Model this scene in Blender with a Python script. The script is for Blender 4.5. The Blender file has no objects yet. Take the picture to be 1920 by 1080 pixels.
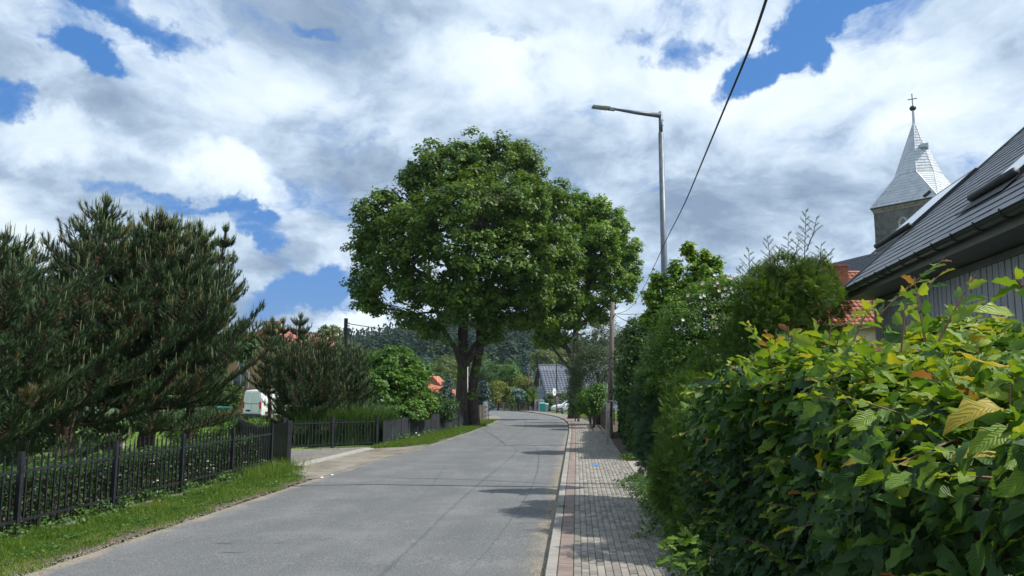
import bpy, math, random
import numpy as np
from mathutils import Vector, Matrix
random.seed(7)
RNG = np.random.default_rng(11)
scene = bpy.context.scene
COL = scene.collection

# ------------------------------------------------------------------ camera
F = 1370.0
PITCH = math.atan(165.0 / F)
CAMZ = 2.4
cam_d = bpy.data.cameras.new('camera')
cam_d.sensor_width = 36.0
cam_d.lens = 36.0 * F / 1920.0
cam_d.clip_start = 0.05
cam_d.clip_end = 5000
cam = bpy.data.objects.new('camera', cam_d)
COL.objects.link(cam)
cam.location = (0, 0, CAMZ)
cam.rotation_euler = (math.pi / 2 + PITCH, 0, 0)
scene.camera = cam

# ------------------------------------------------------------------ exposure
scene.view_settings.view_transform = 'Standard'
scene.view_settings.look = 'None'
scene.view_settings.gamma = 1
scene.view_settings.exposure = 0.6
scene.view_settings.use_curve_mapping = False
scene.cycles.max_bounces = 7
scene.cycles.diffuse_bounces = 3
scene.cycles.glossy_bounces = 2
scene.cycles.transmission_bounces = 4
scene.cycles.transparent_max_bounces = 6
scene.cycles.volume_bounces = 0
try:
    scene.cycles.use_denoising = True
except Exception:
    pass

# ------------------------------------------------------------------ sun
SUN_EL = math.radians(51)
SUN_AZ = math.radians(96)          # clockwise from +Y, towards +X
to_sun = Vector((math.sin(SUN_AZ) * math.cos(SUN_EL), math.cos(SUN_AZ) * math.cos(SUN_EL), math.sin(SUN_EL)))
sun_d = bpy.data.lights.new('sun', 'SUN')
sun_d.energy = 3.6
sun_d.angle = math.radians(0.6)
sun_d.color = (1.0, 0.955, 0.88)
sun = bpy.data.objects.new('sun', sun_d)
COL.objects.link(sun)
sun.rotation_euler = to_sun.to_track_quat('Z', 'Y').to_euler()


# ------------------------------------------------------------------ node helper
class NT:
    def __init__(s, tree):
        s.t = tree

    def n(s, typ, **kw):
        nd = s.t.nodes.new(typ)
        for k, v in kw.items():
            setattr(nd, k, v)
        return nd

    def l(s, a, b):
        s.t.links.new(a, b)

    def setin(s, nd, i, v):
        if v is None:
            return
        if hasattr(v, 'is_output') or isinstance(v, bpy.types.NodeSocket):
            s.l(v, nd.inputs[i])
        else:
            nd.inputs[i].default_value = v

    def math(s, op, a, b=None, c=None, clamp=False):
        nd = s.n('ShaderNodeMath', operation=op)
        nd.use_clamp = clamp
        s.setin(nd, 0, a); s.setin(nd, 1, b); s.setin(nd, 2, c)
        return nd.outputs[0]

    def vmath(s, op, a, b=None, scale=None):
        nd = s.n('ShaderNodeVectorMath', operation=op)
        s.setin(nd, 0, a); s.setin(nd, 1, b)
        if scale is not None:
            s.setin(nd, 3, scale)
        return nd.outputs[1] if op in ('LENGTH', 'DOT_PRODUCT', 'DISTANCE') else nd.outputs[0]

    def noise(s, vec=None, scale=5.0, detail=4.0, rough=0.55, lac=2.0, dist=0.0):
        nd = s.n('ShaderNodeTexNoise')
        s.setin(nd, 'Vector', vec)
        nd.inputs['Scale'].default_value = scale
        nd.inputs['Detail'].default_value = detail
        nd.inputs['Roughness'].default_value = rough
        nd.inputs['Lacunarity'].default_value = lac
        nd.inputs['Distortion'].default_value = dist
        return nd.outputs[0]

    def ramp(s, fac, stops, interp='LINEAR'):
        nd = s.n('ShaderNodeValToRGB')
        cr = nd.color_ramp
        cr.interpolation = interp
        while len(cr.elements) < len(stops):
            cr.elements.new(0.5)
        while len(cr.elements) > len(stops):
            cr.elements.remove(cr.elements[-1])
        for e, (p, c) in zip(cr.elements, stops):
            e.position = p
            e.color = (c, c, c, 1) if isinstance(c, (int, float)) else (c[0], c[1], c[2], 1)
        s.setin(nd, 0, fac)
        return nd.outputs[0]

    def mix(s, f, a, b, typ='MIX'):
        nd = s.n('ShaderNodeMix', data_type='RGBA', blend_type=typ)
        s.setin(nd, 0, f)
        for i, v in ((6, a), (7, b)):
            if isinstance(v, tuple) and len(v) == 3:
                v = (*v, 1)
            s.setin(nd, i, v)
        return nd.outputs[2]

    def maprange(s, v, a, b, c=0.0, d=1.0, typ='SMOOTHSTEP'):
        nd = s.n('ShaderNodeMapRange', interpolation_type=typ)
        s.setin(nd, 0, v)
        nd.inputs[1].default_value = a; nd.inputs[2].default_value = b
        nd.inputs[3].default_value = c; nd.inputs[4].default_value = d
        return nd.outputs[0]


# ------------------------------------------------------------------ world: Nishita sky + clouds
def px_azel(u, v):
    x = (u - 960) / F; y = (540 - v) / F
    d = Vector((x, math.cos(PITCH) - y * math.sin(PITCH), math.sin(PITCH) + y * math.cos(PITCH))).normalized()
    return math.atan2(d.x, d.y), math.asin(d.z)


world = bpy.data.worlds.new('World')
scene.world = world
world.use_nodes = True
wt = world.node_tree
wt.nodes.clear()
W = NT(wt)
wout = W.n('ShaderNodeOutputWorld')
sky = W.n('ShaderNodeTexSky')
sky.sky_type = 'NISHITA'
sky.sun_disc = False
sky.sun_elevation = SUN_EL
sky.sun_rotation = SUN_AZ
sky.air_density = 1.0
sky.dust_density = 0.6
sky.ozone_density = 2.0
skycol = W.mix(0.6, sky.outputs[0], (0.9, 3.9, 10.8))
bg_sky = W.n('ShaderNodeBackground')
W.l(skycol, bg_sky.inputs[0])
bg_sky.inputs[1].default_value = 0.052
tc = W.n('ShaderNodeTexCoord')
dvec = tc.outputs['Generated']
sep = W.n('ShaderNodeSeparateXYZ'); W.l(dvec, sep.inputs[0])
az = W.math('ARCTAN2', sep.outputs[0], sep.outputs[1])
el = W.math('ARCSINE', sep.outputs[2])
wz = W.n('ShaderNodeTexNoise'); W.l(dvec, wz.inputs['Vector'])
wz.inputs['Scale'].default_value = 6.5; wz.inputs['Detail'].default_value = 9; wz.inputs['Roughness'].default_value = 0.62
swz = W.n('ShaderNodeSeparateColor'); W.l(wz.outputs[1], swz.inputs[0])
azw = W.math('ADD', az, W.math('MULTIPLY', W.math('SUBTRACT', swz.outputs[0], 0.5), 0.24))
elw = W.math('ADD', el, W.math('MULTIPLY', W.math('SUBTRACT', swz.outputs[1], 0.5), 0.15))
zz = W.math('ADD', W.math('MAXIMUM', sep.outputs[2], 0.0), 0.34)
cmb = W.n('ShaderNodeCombineXYZ')
W.l(W.math('DIVIDE', sep.outputs[0], zz), cmb.inputs[0])
W.l(W.math('DIVIDE', sep.outputs[1], zz), cmb.inputs[1])
cmb.inputs[2].default_value = 1.7
pv = cmb.outputs[0]
warp = W.n('ShaderNodeTexNoise'); W.l(pv, warp.inputs['Vector'])
warp.inputs['Scale'].default_value = 1.9; warp.inputs['Detail'].default_value = 6
wv = W.vmath('SCALE', W.vmath('SUBTRACT', warp.outputs[1], (0.5, 0.5, 0.5)), None, 0.42)
pw = W.vmath('ADD', pv, wv)
n_big = W.noise(pw, 1.3, 3, 0.5)
n_mid = W.noise(pw, 3.4, 9, 0.6)
n_fin = W.noise(pw, 11.0, 6, 0.65)
cov = W.math('ADD', W.math('MULTIPLY', n_big, 0.45), W.math('MULTIPLY', n_mid, 0.75))
cov = W.math('ADD', cov, W.math('MULTIPLY', n_fin, 0.30))     # mean about .75
cov = W.math('MULTIPLY_ADD', cov, 2.1, -0.76)


def azel_blob(u, v, ru, rv, rot=0.0):
    a0, e0 = px_azel(u, v)
    a1, _ = px_azel(u + ru, v)
    _, e1 = px_azel(u, v - rv)
    ra = abs(a1 - a0); re = abs(e1 - e0)
    da = W.math('SUBTRACT', azw, a0); de = W.math('SUBTRACT', elw, e0)
    if rot:
        c, s_ = math.cos(rot), math.sin(rot)
        da2 = W.math('ADD', W.math('MULTIPLY', da, c), W.math('MULTIPLY', de, s_))
        de2 = W.math('SUBTRACT', W.math('MULTIPLY', de, c), W.math('MULTIPLY', da, s_))
        da, de = da2, de2
    q = W.math('ADD', W.math('POWER', W.math('ABSOLUTE', W.math('DIVIDE', da, ra)), 2.0),
               W.math('POWER', W.math('ABSOLUTE', W.math('DIVIDE', de, re)), 2.0))
    return W.maprange(q, 0.0, 1.0, 1.0, 0.0)


holes = [(170, 88, 95, 52, 0.0, .32), (10, 190, 75, 55, 0, .34), (250, 15, 170, 40, -.3, .22),
         (455, 408, 130, 32, -.18, .36), (255, 378, 160, 22, -.1, .24), (585, 530, 170, 58, .1, .42),
         (1485, 95, 85, 75, .3, .40), (1600, 0, 170, 42, .1, .30), (1530, 50, 60, 30, .4, .20), (1390, 160, 130, 48, .35, .36), (1270, 110, 70, 45, 0, .20),
         (1190, 72, 60, 22, 0, .16), (930, 60, 60, 18, 0, .12), (590, 65, 60, 14, 0, .12), (700, 560, 120, 45, 0, .2)]
tot = None
for (u, v, ru, rv, rt, amp) in holes:
    b = W.math('MULTIPLY', azel_blob(u, v, ru * 1.05, rv * 1.0, rt), amp * 1.7)
    tot = b if tot is None else W.math('ADD', tot, b)
# low cumulus bank just over the horizon
bank = W.math('MULTIPLY', azel_blob(720, 650, 330, 75), 0.55)
cov2 = W.math('ADD', W.math('SUBTRACT', cov, tot), bank)
mask = W.maprange(cov2, 0.25, 0.76, 0.0, 1.0)
# cloud shading: thick bases grey, thin and edge parts bright
shade = W.noise(W.vmath('ADD', pw, (3.1, 1.7, 0.4)), 1.9, 8, 0.55)
shade2 = W.noise(W.vmath('ADD', pw, (9.1, 4.7, 2.4)), 6.0, 7, 0.6)
sh = W.math('ADD', W.math('MULTIPLY', shade, 0.84), W.math('MULTIPLY', shade2, 0.46))
sh = W.math('SUBTRACT', sh, 0.07)
brights = [(90, 265, 190, 60, .0, .16), (430, 335, 150, 55, -.25, .20), (1010, 130, 260, 90, .0, .10), (700, 620, 140, 40, 0, .22),
           (1750, 150, 220, 120, .6, .07), (600, 200, 330, 120, 0, .05), (1350, 260, 240, 60, .3, .07)]
darks = [(60, 60, 200, 110, 0, .10), (330, 240, 240, 70, 0, .09), (900, 10, 300, 70, 0, .10), (1500, 380, 420, 150, 0, .13), (620, 330, 200, 110, -.3, .10),
         (1080, 280, 190, 90, 0, .12), (540, 440, 160, 60, -.2, .08), (1860, 60, 140, 70, 0, .08), (1250, 470, 250, 90, 0, .06), (1330, 430, 200, 60, .1, .05)]
for (u, v, ru, rv, rt, amp) in brights:
    sh = W.math('ADD', sh, W.math('MULTIPLY', azel_blob(u, v, ru, rv, rt), amp))
for (u, v, ru, rv, rt, amp) in darks:
    sh = W.math('SUBTRACT', sh, W.math('MULTIPLY', azel_blob(u, v, ru, rv, rt), amp * .7))
ccol = W.ramp(sh, [(0.38, (0.19, 0.26, 0.365)), (0.48, (0.285, 0.37, 0.485)), (0.56, (0.41, 0.505, 0.62)), (0.65, (0.55, 0.64, 0.735)), (0.78, (0.68, 0.75, 0.80))])
bg_cl = W.n('ShaderNodeBackground')
W.l(ccol, bg_cl.inputs[0])
bg_cl.inputs[1].default_value = 0.95
mixs = W.n('ShaderNodeMixShader')
W.l(mask, mixs.inputs[0]); W.l(bg_sky.outputs[0], mixs.inputs[1]); W.l(bg_cl.outputs[0], mixs.inputs[2])
W.l(mixs.outputs[0], wout.inputs[0])

# ------------------------------------------------------------------ projection helpers (used once, to place things in metres)
CP, SP = math.cos(PITCH), math.sin(PITCH)


def g(Y):
    if Y <= 50: return -0.016 * Y
    if Y <= 130: return -0.8 - 0.032 * (Y - 50)
    return -3.36


def gn(Y):
    Y = np.asarray(Y, float)
    return np.where(Y <= 50, -0.016 * Y, np.where(Y <= 130, -0.8 - 0.032 * (Y - 50), -3.36))


def P(u, v, Y):
    x = (u - 960) / F; y = (540 - v) / F
    dx, dy, dz = x, CP - y * SP, SP + y * CP
    t = Y / dy
    return Vector((dx * t, Y, CAMZ + dz * t))


def G(u, v, dz=0.0):
    lo, hi = 1.0, 400.0
    for _ in range(60):
        m = (lo + hi) / 2
        if P(u, v, m).z > g(m) + dz: lo = m
        else: hi = m
    p = P(u, v, lo)
    p.z = g(lo) + dz
    return p


def XatY(u, v, Y):
    return P(u, v, Y).x


# ------------------------------------------------------------------ object helpers
ORG = {}


def thing(name, label, cat, loc, group=None):
    o = bpy.data.objects.new(name, None)
    o.empty_display_size = 0.3
    COL.objects.link(o)
    o.location = loc
    o['label'] = label; o['category'] = cat
    if group: o['group'] = group
    ORG[o.name] = Vector(loc)
    return o


def org(parent):
    return ORG.get(parent.name, Vector((0, 0, 0))) if parent else Vector((0, 0, 0))


def link(name, me, parent=None, loc=None, kind=None):
    o = bpy.data.objects.new(name, me)
    COL.objects.link(o)
    if parent is not None:
        o.parent = parent
        ORG[o.name] = org(parent) if loc is None else Vector((0, 0, 0))
    if loc is not None: o.location = loc
    if kind: o['kind'] = kind
    return o


def tag(o, label, cat, group=None):
    o['label'] = label; o['category'] = cat
    if group: o['group'] = group
    return o


class MB:
    def __init__(s):
        s.v = []; s.f = []

    def add(s, vs, fs):
        b = len(s.v)
        s.v.extend([tuple(p) for p in vs])
        s.f.extend([tuple(b + i for i in f) for f in fs])
        return s

    def hexa(s, c):   # 8 corners: bottom 4 ccw, top 4
        return s.add(c, [(3, 2, 1, 0), (4, 5, 6, 7), (0, 1, 5, 4), (1, 2, 6, 5), (2, 3, 7, 6), (3, 0, 4, 7)])

    def box(s, x0, x1, y0, y1, z0, z1):
        return s.hexa([(x0, y0, z0), (x1, y0, z0), (x1, y1, z0), (x0, y1, z0), (x0, y0, z1), (x1, y0, z1), (x1, y1, z1), (x0, y1, z1)])

    def obox(s, o, ax, ay, az_, x0, x1, y0, y1, z0, z1):   # oriented box
        o = Vector(o)
        pt = lambda x, y, z: o + ax * x + ay * y + az_ * z
        return s.hexa([pt(x0, y0, z0), pt(x1, y0, z0), pt(x1, y1, z0), pt(x0, y1, z0), pt(x0, y0, z1), pt(x1, y0, z1), pt(x1, y1, z1), pt(x0, y1, z1)])

    def tube(s, pts, rad, sides=6, cap=True, jitter=0.0):
        pts = [Vector(p) for p in pts]
        if not hasattr(rad, '__len__'): rad = [rad] * len(pts)
        b = len(s.v)
        up = Vector((0.13, 0.31, 0.94))
        for i, p in enumerate(pts):
            d = (pts[min(i + 1, len(pts) - 1)] - pts[max(i - 1, 0)]).normalized()
            a = d.cross(up)
            if a.length < 1e-3: a = d.cross(Vector((1, 0, 0)))
            a.normalize(); c = d.cross(a)
            for k in range(sides):
                t = 2 * math.pi * k / sides
                r = rad[i] * (1 + (random.uniform(-jitter, jitter) if jitter else 0))
                s.v.append(tuple(p + a * (r * math.cos(t)) + c * (r * math.sin(t))))
        for i in range(len(pts) - 1):
            for k in range(sides):
                k2 = (k + 1) % sides
                s.f.append((b + i * sides + k, b + i * sides + k2, b + (i + 1) * sides + k2, b + (i + 1) * sides + k))
        if cap:
            s.f.append(tuple(b + k for k in reversed(range(sides))))
            s.f.append(tuple(b + (len(pts) - 1) * sides + k for k in range(sides)))
        return s

    def prism(s, poly, ax, ay, o, n, depth):  # 2D polygon in plane (ax, ay) at o, extruded along n
        o = Vector(o)
        k = len(poly)
        a = [o + ax * x + ay * y for x, y in poly]
        b = [p + n * depth for p in a]
        return s.add(a + b, [tuple(reversed(range(k))), tuple(range(k, 2 * k))] + [(i, (i + 1) % k, k + (i + 1) % k, k + i) for i in range(k)])

    def ball(s, c, r, seg=10, rings=6, sz=1.0):
        c = Vector(c); b = len(s.v)
        s.v.append(tuple(c + Vector((0, 0, -r * sz))))
        for i in range(1, rings):
            a = math.pi * i / rings
            for k in range(seg):
                t = 2 * math.pi * k / seg
                s.v.append(tuple(c + Vector((r * math.sin(a) * math.cos(t), r * math.sin(a) * math.sin(t), -r * sz * math.cos(a)))))
        s.v.append(tuple(c + Vector((0, 0, r * sz))))
        for k in range(seg): s.f.append((b, b + 1 + (k + 1) % seg, b + 1 + k))
        for i in range(rings - 2):
            for k in range(seg):
                k2 = (k + 1) % seg
                s.f.append((b + 1 + i * seg + k, b + 1 + i * seg + k2, b + 1 + (i + 1) * seg + k2, b + 1 + (i + 1) * seg + k))
        top = len(s.v) - 1; l = b + 1 + (rings - 2) * seg
        for k in range(seg): s.f.append((l + k, l + (k + 1) % seg, top))
        return s

    def mesh(s, name, mat, o=Vector((0, 0, 0)), smooth=False):
        me = bpy.data.meshes.new(name)
        me.from_pydata([(x - o.x, y - o.y, z - o.z) for x, y, z in s.v], [], s.f)
        if mat: me.materials.append(mat)
        if smooth: me.polygons.foreach_set('use_smooth', [True] * len(me.polygons))
        me.update()
        return me

    def build(s, name, mat, parent=None, kind=None, smooth=False):
        return link(name, s.mesh(name, mat, org(parent), smooth), parent, None, kind)


def sheet(name, left, right, mat, parent=None, kind='structure', dz=0.0, nx=1, smooth=True):
    """strip between two polylines (same count), nx divisions across"""
    m = MB()
    for a, b in zip(left, right):
        for k in range(nx + 1):
            p = Vector(a).lerp(Vector(b), k / nx)
            m.v.append((p.x, p.y, p.z + dz))
    for i in range(len(left) - 1):
        for k in range(nx):
            q = i * (nx + 1) + k
            m.f.append((q, q + 1, q + nx + 2, q + nx + 1))
    return m.build(name, mat, parent, kind, smooth)


def npmesh(name, co, tris, mat, attrs=None, smooth=False):
    me = bpy.data.meshes.new(name)
    n = len(co); t = len(tris); k = tris.shape[1]
    me.vertices.add(n)
    me.vertices.foreach_set('co', np.ascontiguousarray(co, dtype=np.float32).ravel())
    me.loops.add(t * k)
    me.loops.foreach_set('vertex_index', np.ascontiguousarray(tris, dtype=np.int32).ravel())
    me.polygons.add(t)
    me.polygons.foreach_set('loop_start', np.arange(0, t * k, k, dtype=np.int32))
    if smooth: me.polygons.foreach_set('use_smooth', np.ones(t, bool))
    for an, av in (attrs or {}).items():
        a = me.attributes.new(an, 'FLOAT', 'POINT')
        a.data.foreach_set('value', np.ascontiguousarray(av, dtype=np.float32))
    me.update(calc_edges=True)
    if mat: me.materials.append(mat)
    return me


def unit(a):
    return a / np.maximum(np.linalg.norm(a, axis=1, keepdims=True), 1e-9)


KITE = (np.array([(0, 0, 0), (.34, .45, .05), (0, 1, -.05), (-.34, .45, .05)], float), np.array([(0, 1, 2), (0, 2, 3)]))
SLIM = (np.array([(0, 0, 0), (.15, .4, .03), (0, 1, -.10), (-.15, .4, .03)], float), np.array([(0, 1, 2), (0, 2, 3)]))
BROAD = (np.array([(0, 0, 0), (.42, .2, .04), (.36, .65, .03), (0, 1, -.06), (-.36, .65, .03), (-.42, .2, .04)], float),
         np.array([(0, 1, 2), (0, 2, 3), (0, 3, 4), (0, 4, 5)]))
BLADE = (np.array([(-.5, 0, 0), (.5, 0, 0), (0, 1, 0)], float), np.array([(0, 1, 2)]))


def scatter(name, pos, axis, nor, size, mat, tmpl=KITE, rnd=None, parent=None, kind=None, width=None, extra=None, smooth=False):
    """many small faces as one mesh; pos, axis, nor are N x 3 world"""
    T, tri = tmpl
    n = len(pos)
    axis = unit(axis)
    side = unit(np.cross(axis, nor))
    nn = np.cross(side, axis)
    size = np.broadcast_to(np.asarray(size, float), (n,))
    w = size if width is None else np.broadcast_to(np.asarray(width, float), (n,))
    co = (pos[:, None, :] + (T[None, :, 0, None] * w[:, None, None]) * side[:, None, :]
          + (T[None, :, 1, None] * size[:, None, None]) * axis[:, None, :]
          + (T[None, :, 2, None] * size[:, None, None]) * nn[:, None, :])
    o = np.array(org(parent)) if parent else np.zeros(3)
    co = co.reshape(-1, 3) - o
    tris = (tri[None] + (np.arange(n) * len(T))[:, None, None]).reshape(-1, tri.shape[1])
    if rnd is None: rnd = RNG.random(n)
    at = {'rnd': np.repeat(rnd, len(T))}
    if extra: at['lu'] = np.tile(extra[0], n); at['lv'] = np.tile(extra[1], n)
    me = npmesh(name, co, tris, mat, at, smooth)
    return link(name, me, parent, None, kind)


def rdir(n):
    return unit(RNG.normal(size=(n, 3)))


def wob(p, f=1.0, s=0.0):
    """cheap smooth noise, about -1..1"""
    x, y, z = p[:, 0] * f + s, p[:, 1] * f + 1.7 * s, p[:, 2] * f - s
    return (np.sin(x * 1.3 + 2.1 * np.sin(y * .9 + s)) + np.sin(y * 1.7 + 1.3 * np.sin(z * 1.1)) + np.sin(z * 1.5 + 1.9 * np.sin(x * .7))) / 3


# ------------------------------------------------------------------ materials
def new_mat(name):
    m = bpy.data.materials.new(name)
    m.use_nodes = True
    N = NT(m.node_tree)
    b = m.node_tree.nodes['Principled BSDF']
    return m, N, b


def coords(N, world_=True):
    if world_:
        return N.n('ShaderNodeNewGeometry').outputs['Position']
    return N.n('ShaderNodeTexCoord').outputs['Object']


def simple(name, c1, c2, scale=4.0, rough=0.8, bump=0.0, metal=0.0, detail=5, spec=None, bscale=None, stops=(0.35, 0.65), world_=True, stretch=None):
    m, N, b = new_mat(name)
    v = coords(N, world_)
    if stretch:
        v = N.vmath('MULTIPLY', v, stretch)
    f = N.noise(v, scale, detail, 0.6)
    N.l(N.ramp(f, [(stops[0], c1), (stops[1], c2)]), b.inputs['Base Color'])
    b.inputs['Roughness'].default_value = rough
    b.inputs['Metallic'].default_value = metal
    if spec is not None: b.inputs['Specular IOR Level'].default_value = spec
    if bump:
        bp = N.n('ShaderNodeBump'); bp.inputs['Strength'].default_value = bump; bp.inputs['Distance'].default_value = 0.02
        N.l(N.noise(v, bscale or scale * 3, 5, 0.6), bp.inputs['Height'])
        N.l(bp.outputs[0], b.inputs['Normal'])
    return m


def leaf_mat(name, stops, trans=0.3, rough=0.5, spec=0.35, tcol=1.25, veins=False):
    m, N, b = new_mat(name)
    at = N.n('ShaderNodeAttribute', attribute_name='rnd')
    oi = N.n('ShaderNodeObjectInfo')
    fac = at.outputs['Fac']
    col = N.ramp(fac, stops)
    pos = coords(N)
    col = N.mix(N.maprange(N.noise(pos, 1.3, 3), .35, .65, 0.0, .35), col, N.mix(1.0, col, (0.72, 0.80, 0.6), 'MULTIPLY'))
    if veins:
        lu = N.n('ShaderNodeAttribute', attribute_name='lu').outputs['Fac']
        lv = N.n('ShaderNodeAttribute', attribute_name='lv').outputs['Fac']
        au = N.math('ABSOLUTE', lu)
        ph = N.math('SUBTRACT', N.math('MULTIPLY', lv, 62.0), N.math('MULTIPLY', au, 17.0))
        w = N.math('MULTIPLY_ADD', N.math('SINE', ph), 0.5, 0.5)
        line = N.math('POWER', w, 5.0)
        rib = N.maprange(au, 0.0, 0.07, 1.0, 0.0)
        vv = N.math('MAXIMUM', line, rib)
        col = N.mix(N.math('MULTIPLY', vv, 0.14), col, N.mix(1.0, col, (1.6, 1.5, 1.6), 'MULTIPLY'))
        bp = N.n('ShaderNodeBump'); bp.inputs['Strength'].default_value = 0.45; bp.inputs['Distance'].default_value = 0.003
        N.l(w, bp.inputs['Height']); N.l(bp.outputs[0], b.inputs['Normal'])
    N.l(col, b.inputs['Base Color'])
    b.inputs['Roughness'].default_value = rough
    b.inputs['Specular IOR Level'].default_value = spec
    tr = N.n('ShaderNodeBsdfTranslucent')
    N.l(N.mix(1.0, col, (tcol * 1.25, tcol * 1.15, tcol * 0.45), 'MULTIPLY'), tr.inputs[0])
    mx = N.n('ShaderNodeMixShader'); mx.inputs[0].default_value = trans
    N.l(b.outputs[0], mx.inputs[1]); N.l(tr.outputs[0], mx.inputs[2])
    out = m.node_tree.nodes['Material Output']
    N.l(mx.outputs[0], out.inputs[0])
    return m


M = {}
M['oak'] = leaf_mat('broad_leaf', [(0, (.048, .105, .015)), (.5, (.092, .170, .022)), (.85, (.14, .225, .028)), (1, (.19, .26, .04))], .36)
M['oak2'] = leaf_mat('lime_leaf', [(0, (.055, .13, .014)), (.6, (.11, .215, .02)), (1, (.18, .28, .03))], .42)
M['pine'] = leaf_mat('pine_needle', [(0, (.025, .060, .027)), (.55, (.048, .096, .036)), (.86, (.082, .130, .046)), (.93, (.13, .12, .055)), (1, (.20, .115, .055))], .2, .5)
M['candle'] = leaf_mat('pine_candle', [(0, (.15, .20, .09)), (1, (.27, .30, .15))], .12, .7)
M['hornbeam'] = leaf_mat('hornbeam_leaf', [(0, (.014, .042, .014)), (.3, (.026, .072, .018)), (.50, (.060, .140, .022)), (.72, (.16, .265, .03)), (.9, (.30, .36, .034)), (.95, (.36, .29, .035)), (1, (.24, .11, .045))],  # dark stops also carry the face's shade, yellow stops the sun on top
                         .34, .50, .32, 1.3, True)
M['hedge2'] = leaf_mat('hedge_leaf', [(0, (.025, .07, .016)), (.6, (.055, .125, .024)), (1, (.13, .21, .035))], .3)
M['privet'] = leaf_mat('privet_leaf', [(0, (.018, .055, .016)), (.7, (.045, .105, .024)), (1, (.10, .19, .035))], .28)
M['thuja'] = leaf_mat('thuja_leaf', [(0, (.040, .090, .016)), (.6, (.085, .165, .024)), (1, (.18, .265, .040))], .34, .6)
M['yew'] = leaf_mat('conifer_leaf', [(0, (.020, .062, .030)), (.7, (.045, .105, .045)), (1, (.085, .16, .055))], .15, .6)
M['rose'] = leaf_mat('rose_leaf', [(0, (.055, .12, .020)), (.6, (.10, .20, .032)), (1, (.18, .29, .055))], .38)
M['maple'] = leaf_mat('maple_leaf', [(0, (.07, .155, .02)), (.5, (.14, .26, .03)), (1, (.27, .37, .05))], .38)
M['willow'] = leaf_mat('willow_leaf', [(0, (.055, .09, .045)), (.6, (.12, .16, .09)), (1, (.24, .28, .18))], .25)
M['bright'] = leaf_mat('bright_leaf', [(0, (.045, .115, .016)), (.5, (.085, .185, .024)), (1, (.14, .25, .035))], .36)
M['yellowish'] = leaf_mat('yellow_green_leaf', [(0, (.10, .13, .02)), (.6, (.19, .22, .035)), (1, (.28, .28, .06))], .34)
M['olive'] = leaf_mat('olive_leaf', [(0, (.075, .115, .03)), (.6, (.135, .18, .05)), (1, (.20, .24, .08))], .3)
M['forest'] = leaf_mat('far_forest', [(0, (.012, .038, .020)), (.7, (.022, .060, .028)), (1, (.036, .082, .032))], .1, .7)
M['midgreen'] = leaf_mat('mid_green_leaf', [(0, (.030, .075, .022)), (.6, (.055, .12, .028)), (1, (.09, .165, .04))], .28)
M['spruce'] = leaf_mat('blue_spruce', [(0, (.02, .05, .05)), (1, (.055, .11, .11))], .1)
M['paleblue'] = leaf_mat('pale_blue_spruce', [(0, (.09, .17, .17)), (1, (.22, .34, .34))], .1)
M['grass'] = leaf_mat('grass_blade', [(0, (.06, .125, .014)), (.6, (.11, .21, .022)), (.88, (.18, .27, .035)), (1, (.34, .30, .13))], .35, .5)
M['lawngrass'] = leaf_mat('lawn_blade', [(0, (.09, .16, .02)), (1, (.17, .26, .035))], .3, .6)
M['reed'] = leaf_mat('reed_blade', [(0, (.035, .090, .025)), (.7, (.065, .145, .04)), (1, (.15, .22, .08))], .3, .4)
M['weed'] = leaf_mat('weed_leaf', [(0, (.035, .09, .02)), (1, (.10, .19, .035))], .3)
M['white_flower'] = simple('white_petals', (.62, .62, .55), (.75, .75, .68), 20, .7)
M['pink_flower'] = simple('pink_petals', (.66, .42, .42), (.78, .60, .58), 20, .7)
M['peach_flower'] = simple('peach_petals', (.62, .38, .30), (.72, .52, .44), 20, .7)
M['pinkbush'] = leaf_mat('rhododendron_bloom', [(0, (.45, .15, .22)), (1, (.66, .32, .40))], .2)
M['bark'] = simple('bark', (.030, .022, .016), (.085, .066, .050), 5, .95, 0.9, bscale=9, stretch=(2.2, 2.2, .45))
M['pinebark'] = simple('pine_bark', (.035, .022, .016), (.10, .062, .042), 6, .95, 0.9, bscale=11)
M['twig'] = simple('twig', (.045, .030, .020), (.11, .07, .045), 12, .8)
M['redtwig'] = simple('red_twig', (.13, .06, .035), (.20, .10, .06), 12, .7)
M['black_metal'] = simple('black_fence_paint', (.010, .011, .014), (.022, .024, .030), 6, .42, 0.15, spec=.5)
M['galv'] = simple('galvanised_steel', (.10, .12, .145), (.17, .195, .225), 7, .5, .1, metal=.35)
M['darkmesh'] = simple('dark_mesh_screen', (.008, .011, .016), (.020, .024, .030), 1.3, .75)
M['concrete'] = simple('concrete', (.26, .25, .22), (.40, .385, .345), 9, .9, .35)
M['stone_white'] = simple('pale_stone', (.38, .34, .32), (.58, .54, .51), 5, .9, .4)
M['wood_grey'] = simple('weathered_picket_wood', (.060, .042, .030), (.14, .105, .075), 5, .85, .3, stretch=(4, 4, .6))
M['polewood'] = simple('pole_wood', (.10, .080, .065), (.20, .165, .14), 4, .85, .4, stretch=(6, 6, .5))
M['barnboard'] = simple('barn_board_grey', (.27, .28, .29), (.38, .39, .40), 3, .7, .35, stretch=(14, 14, .7))
M['barntrim'] = simple('barn_trim_paint', (.10, .108, .095), (.14, .15, .13), 3, .55, .12, stretch=(1, 1, 3))
M['batten'] = simple('dark_gap_board', (.020, .022, .024), (.036, .038, .040), 3, .7)
M['gutter'] = simple('gutter_metal', (.016, .019, .023), (.026, .030, .035), 5, .32, spec=.6)
M['slate'] = simple('slate_tile', (.040, .046, .056), (.078, .088, .105), 3.0, .42, .25, spec=.55)
M['slate_dark'] = simple('church_slate', (.030, .036, .046), (.055, .065, .08), 2.0, .55, .25)
M['zinc'] = simple('spire_zinc', (.42, .45, .48), (.56, .59, .62), 1.6, .5, .06, metal=.3)
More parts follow.
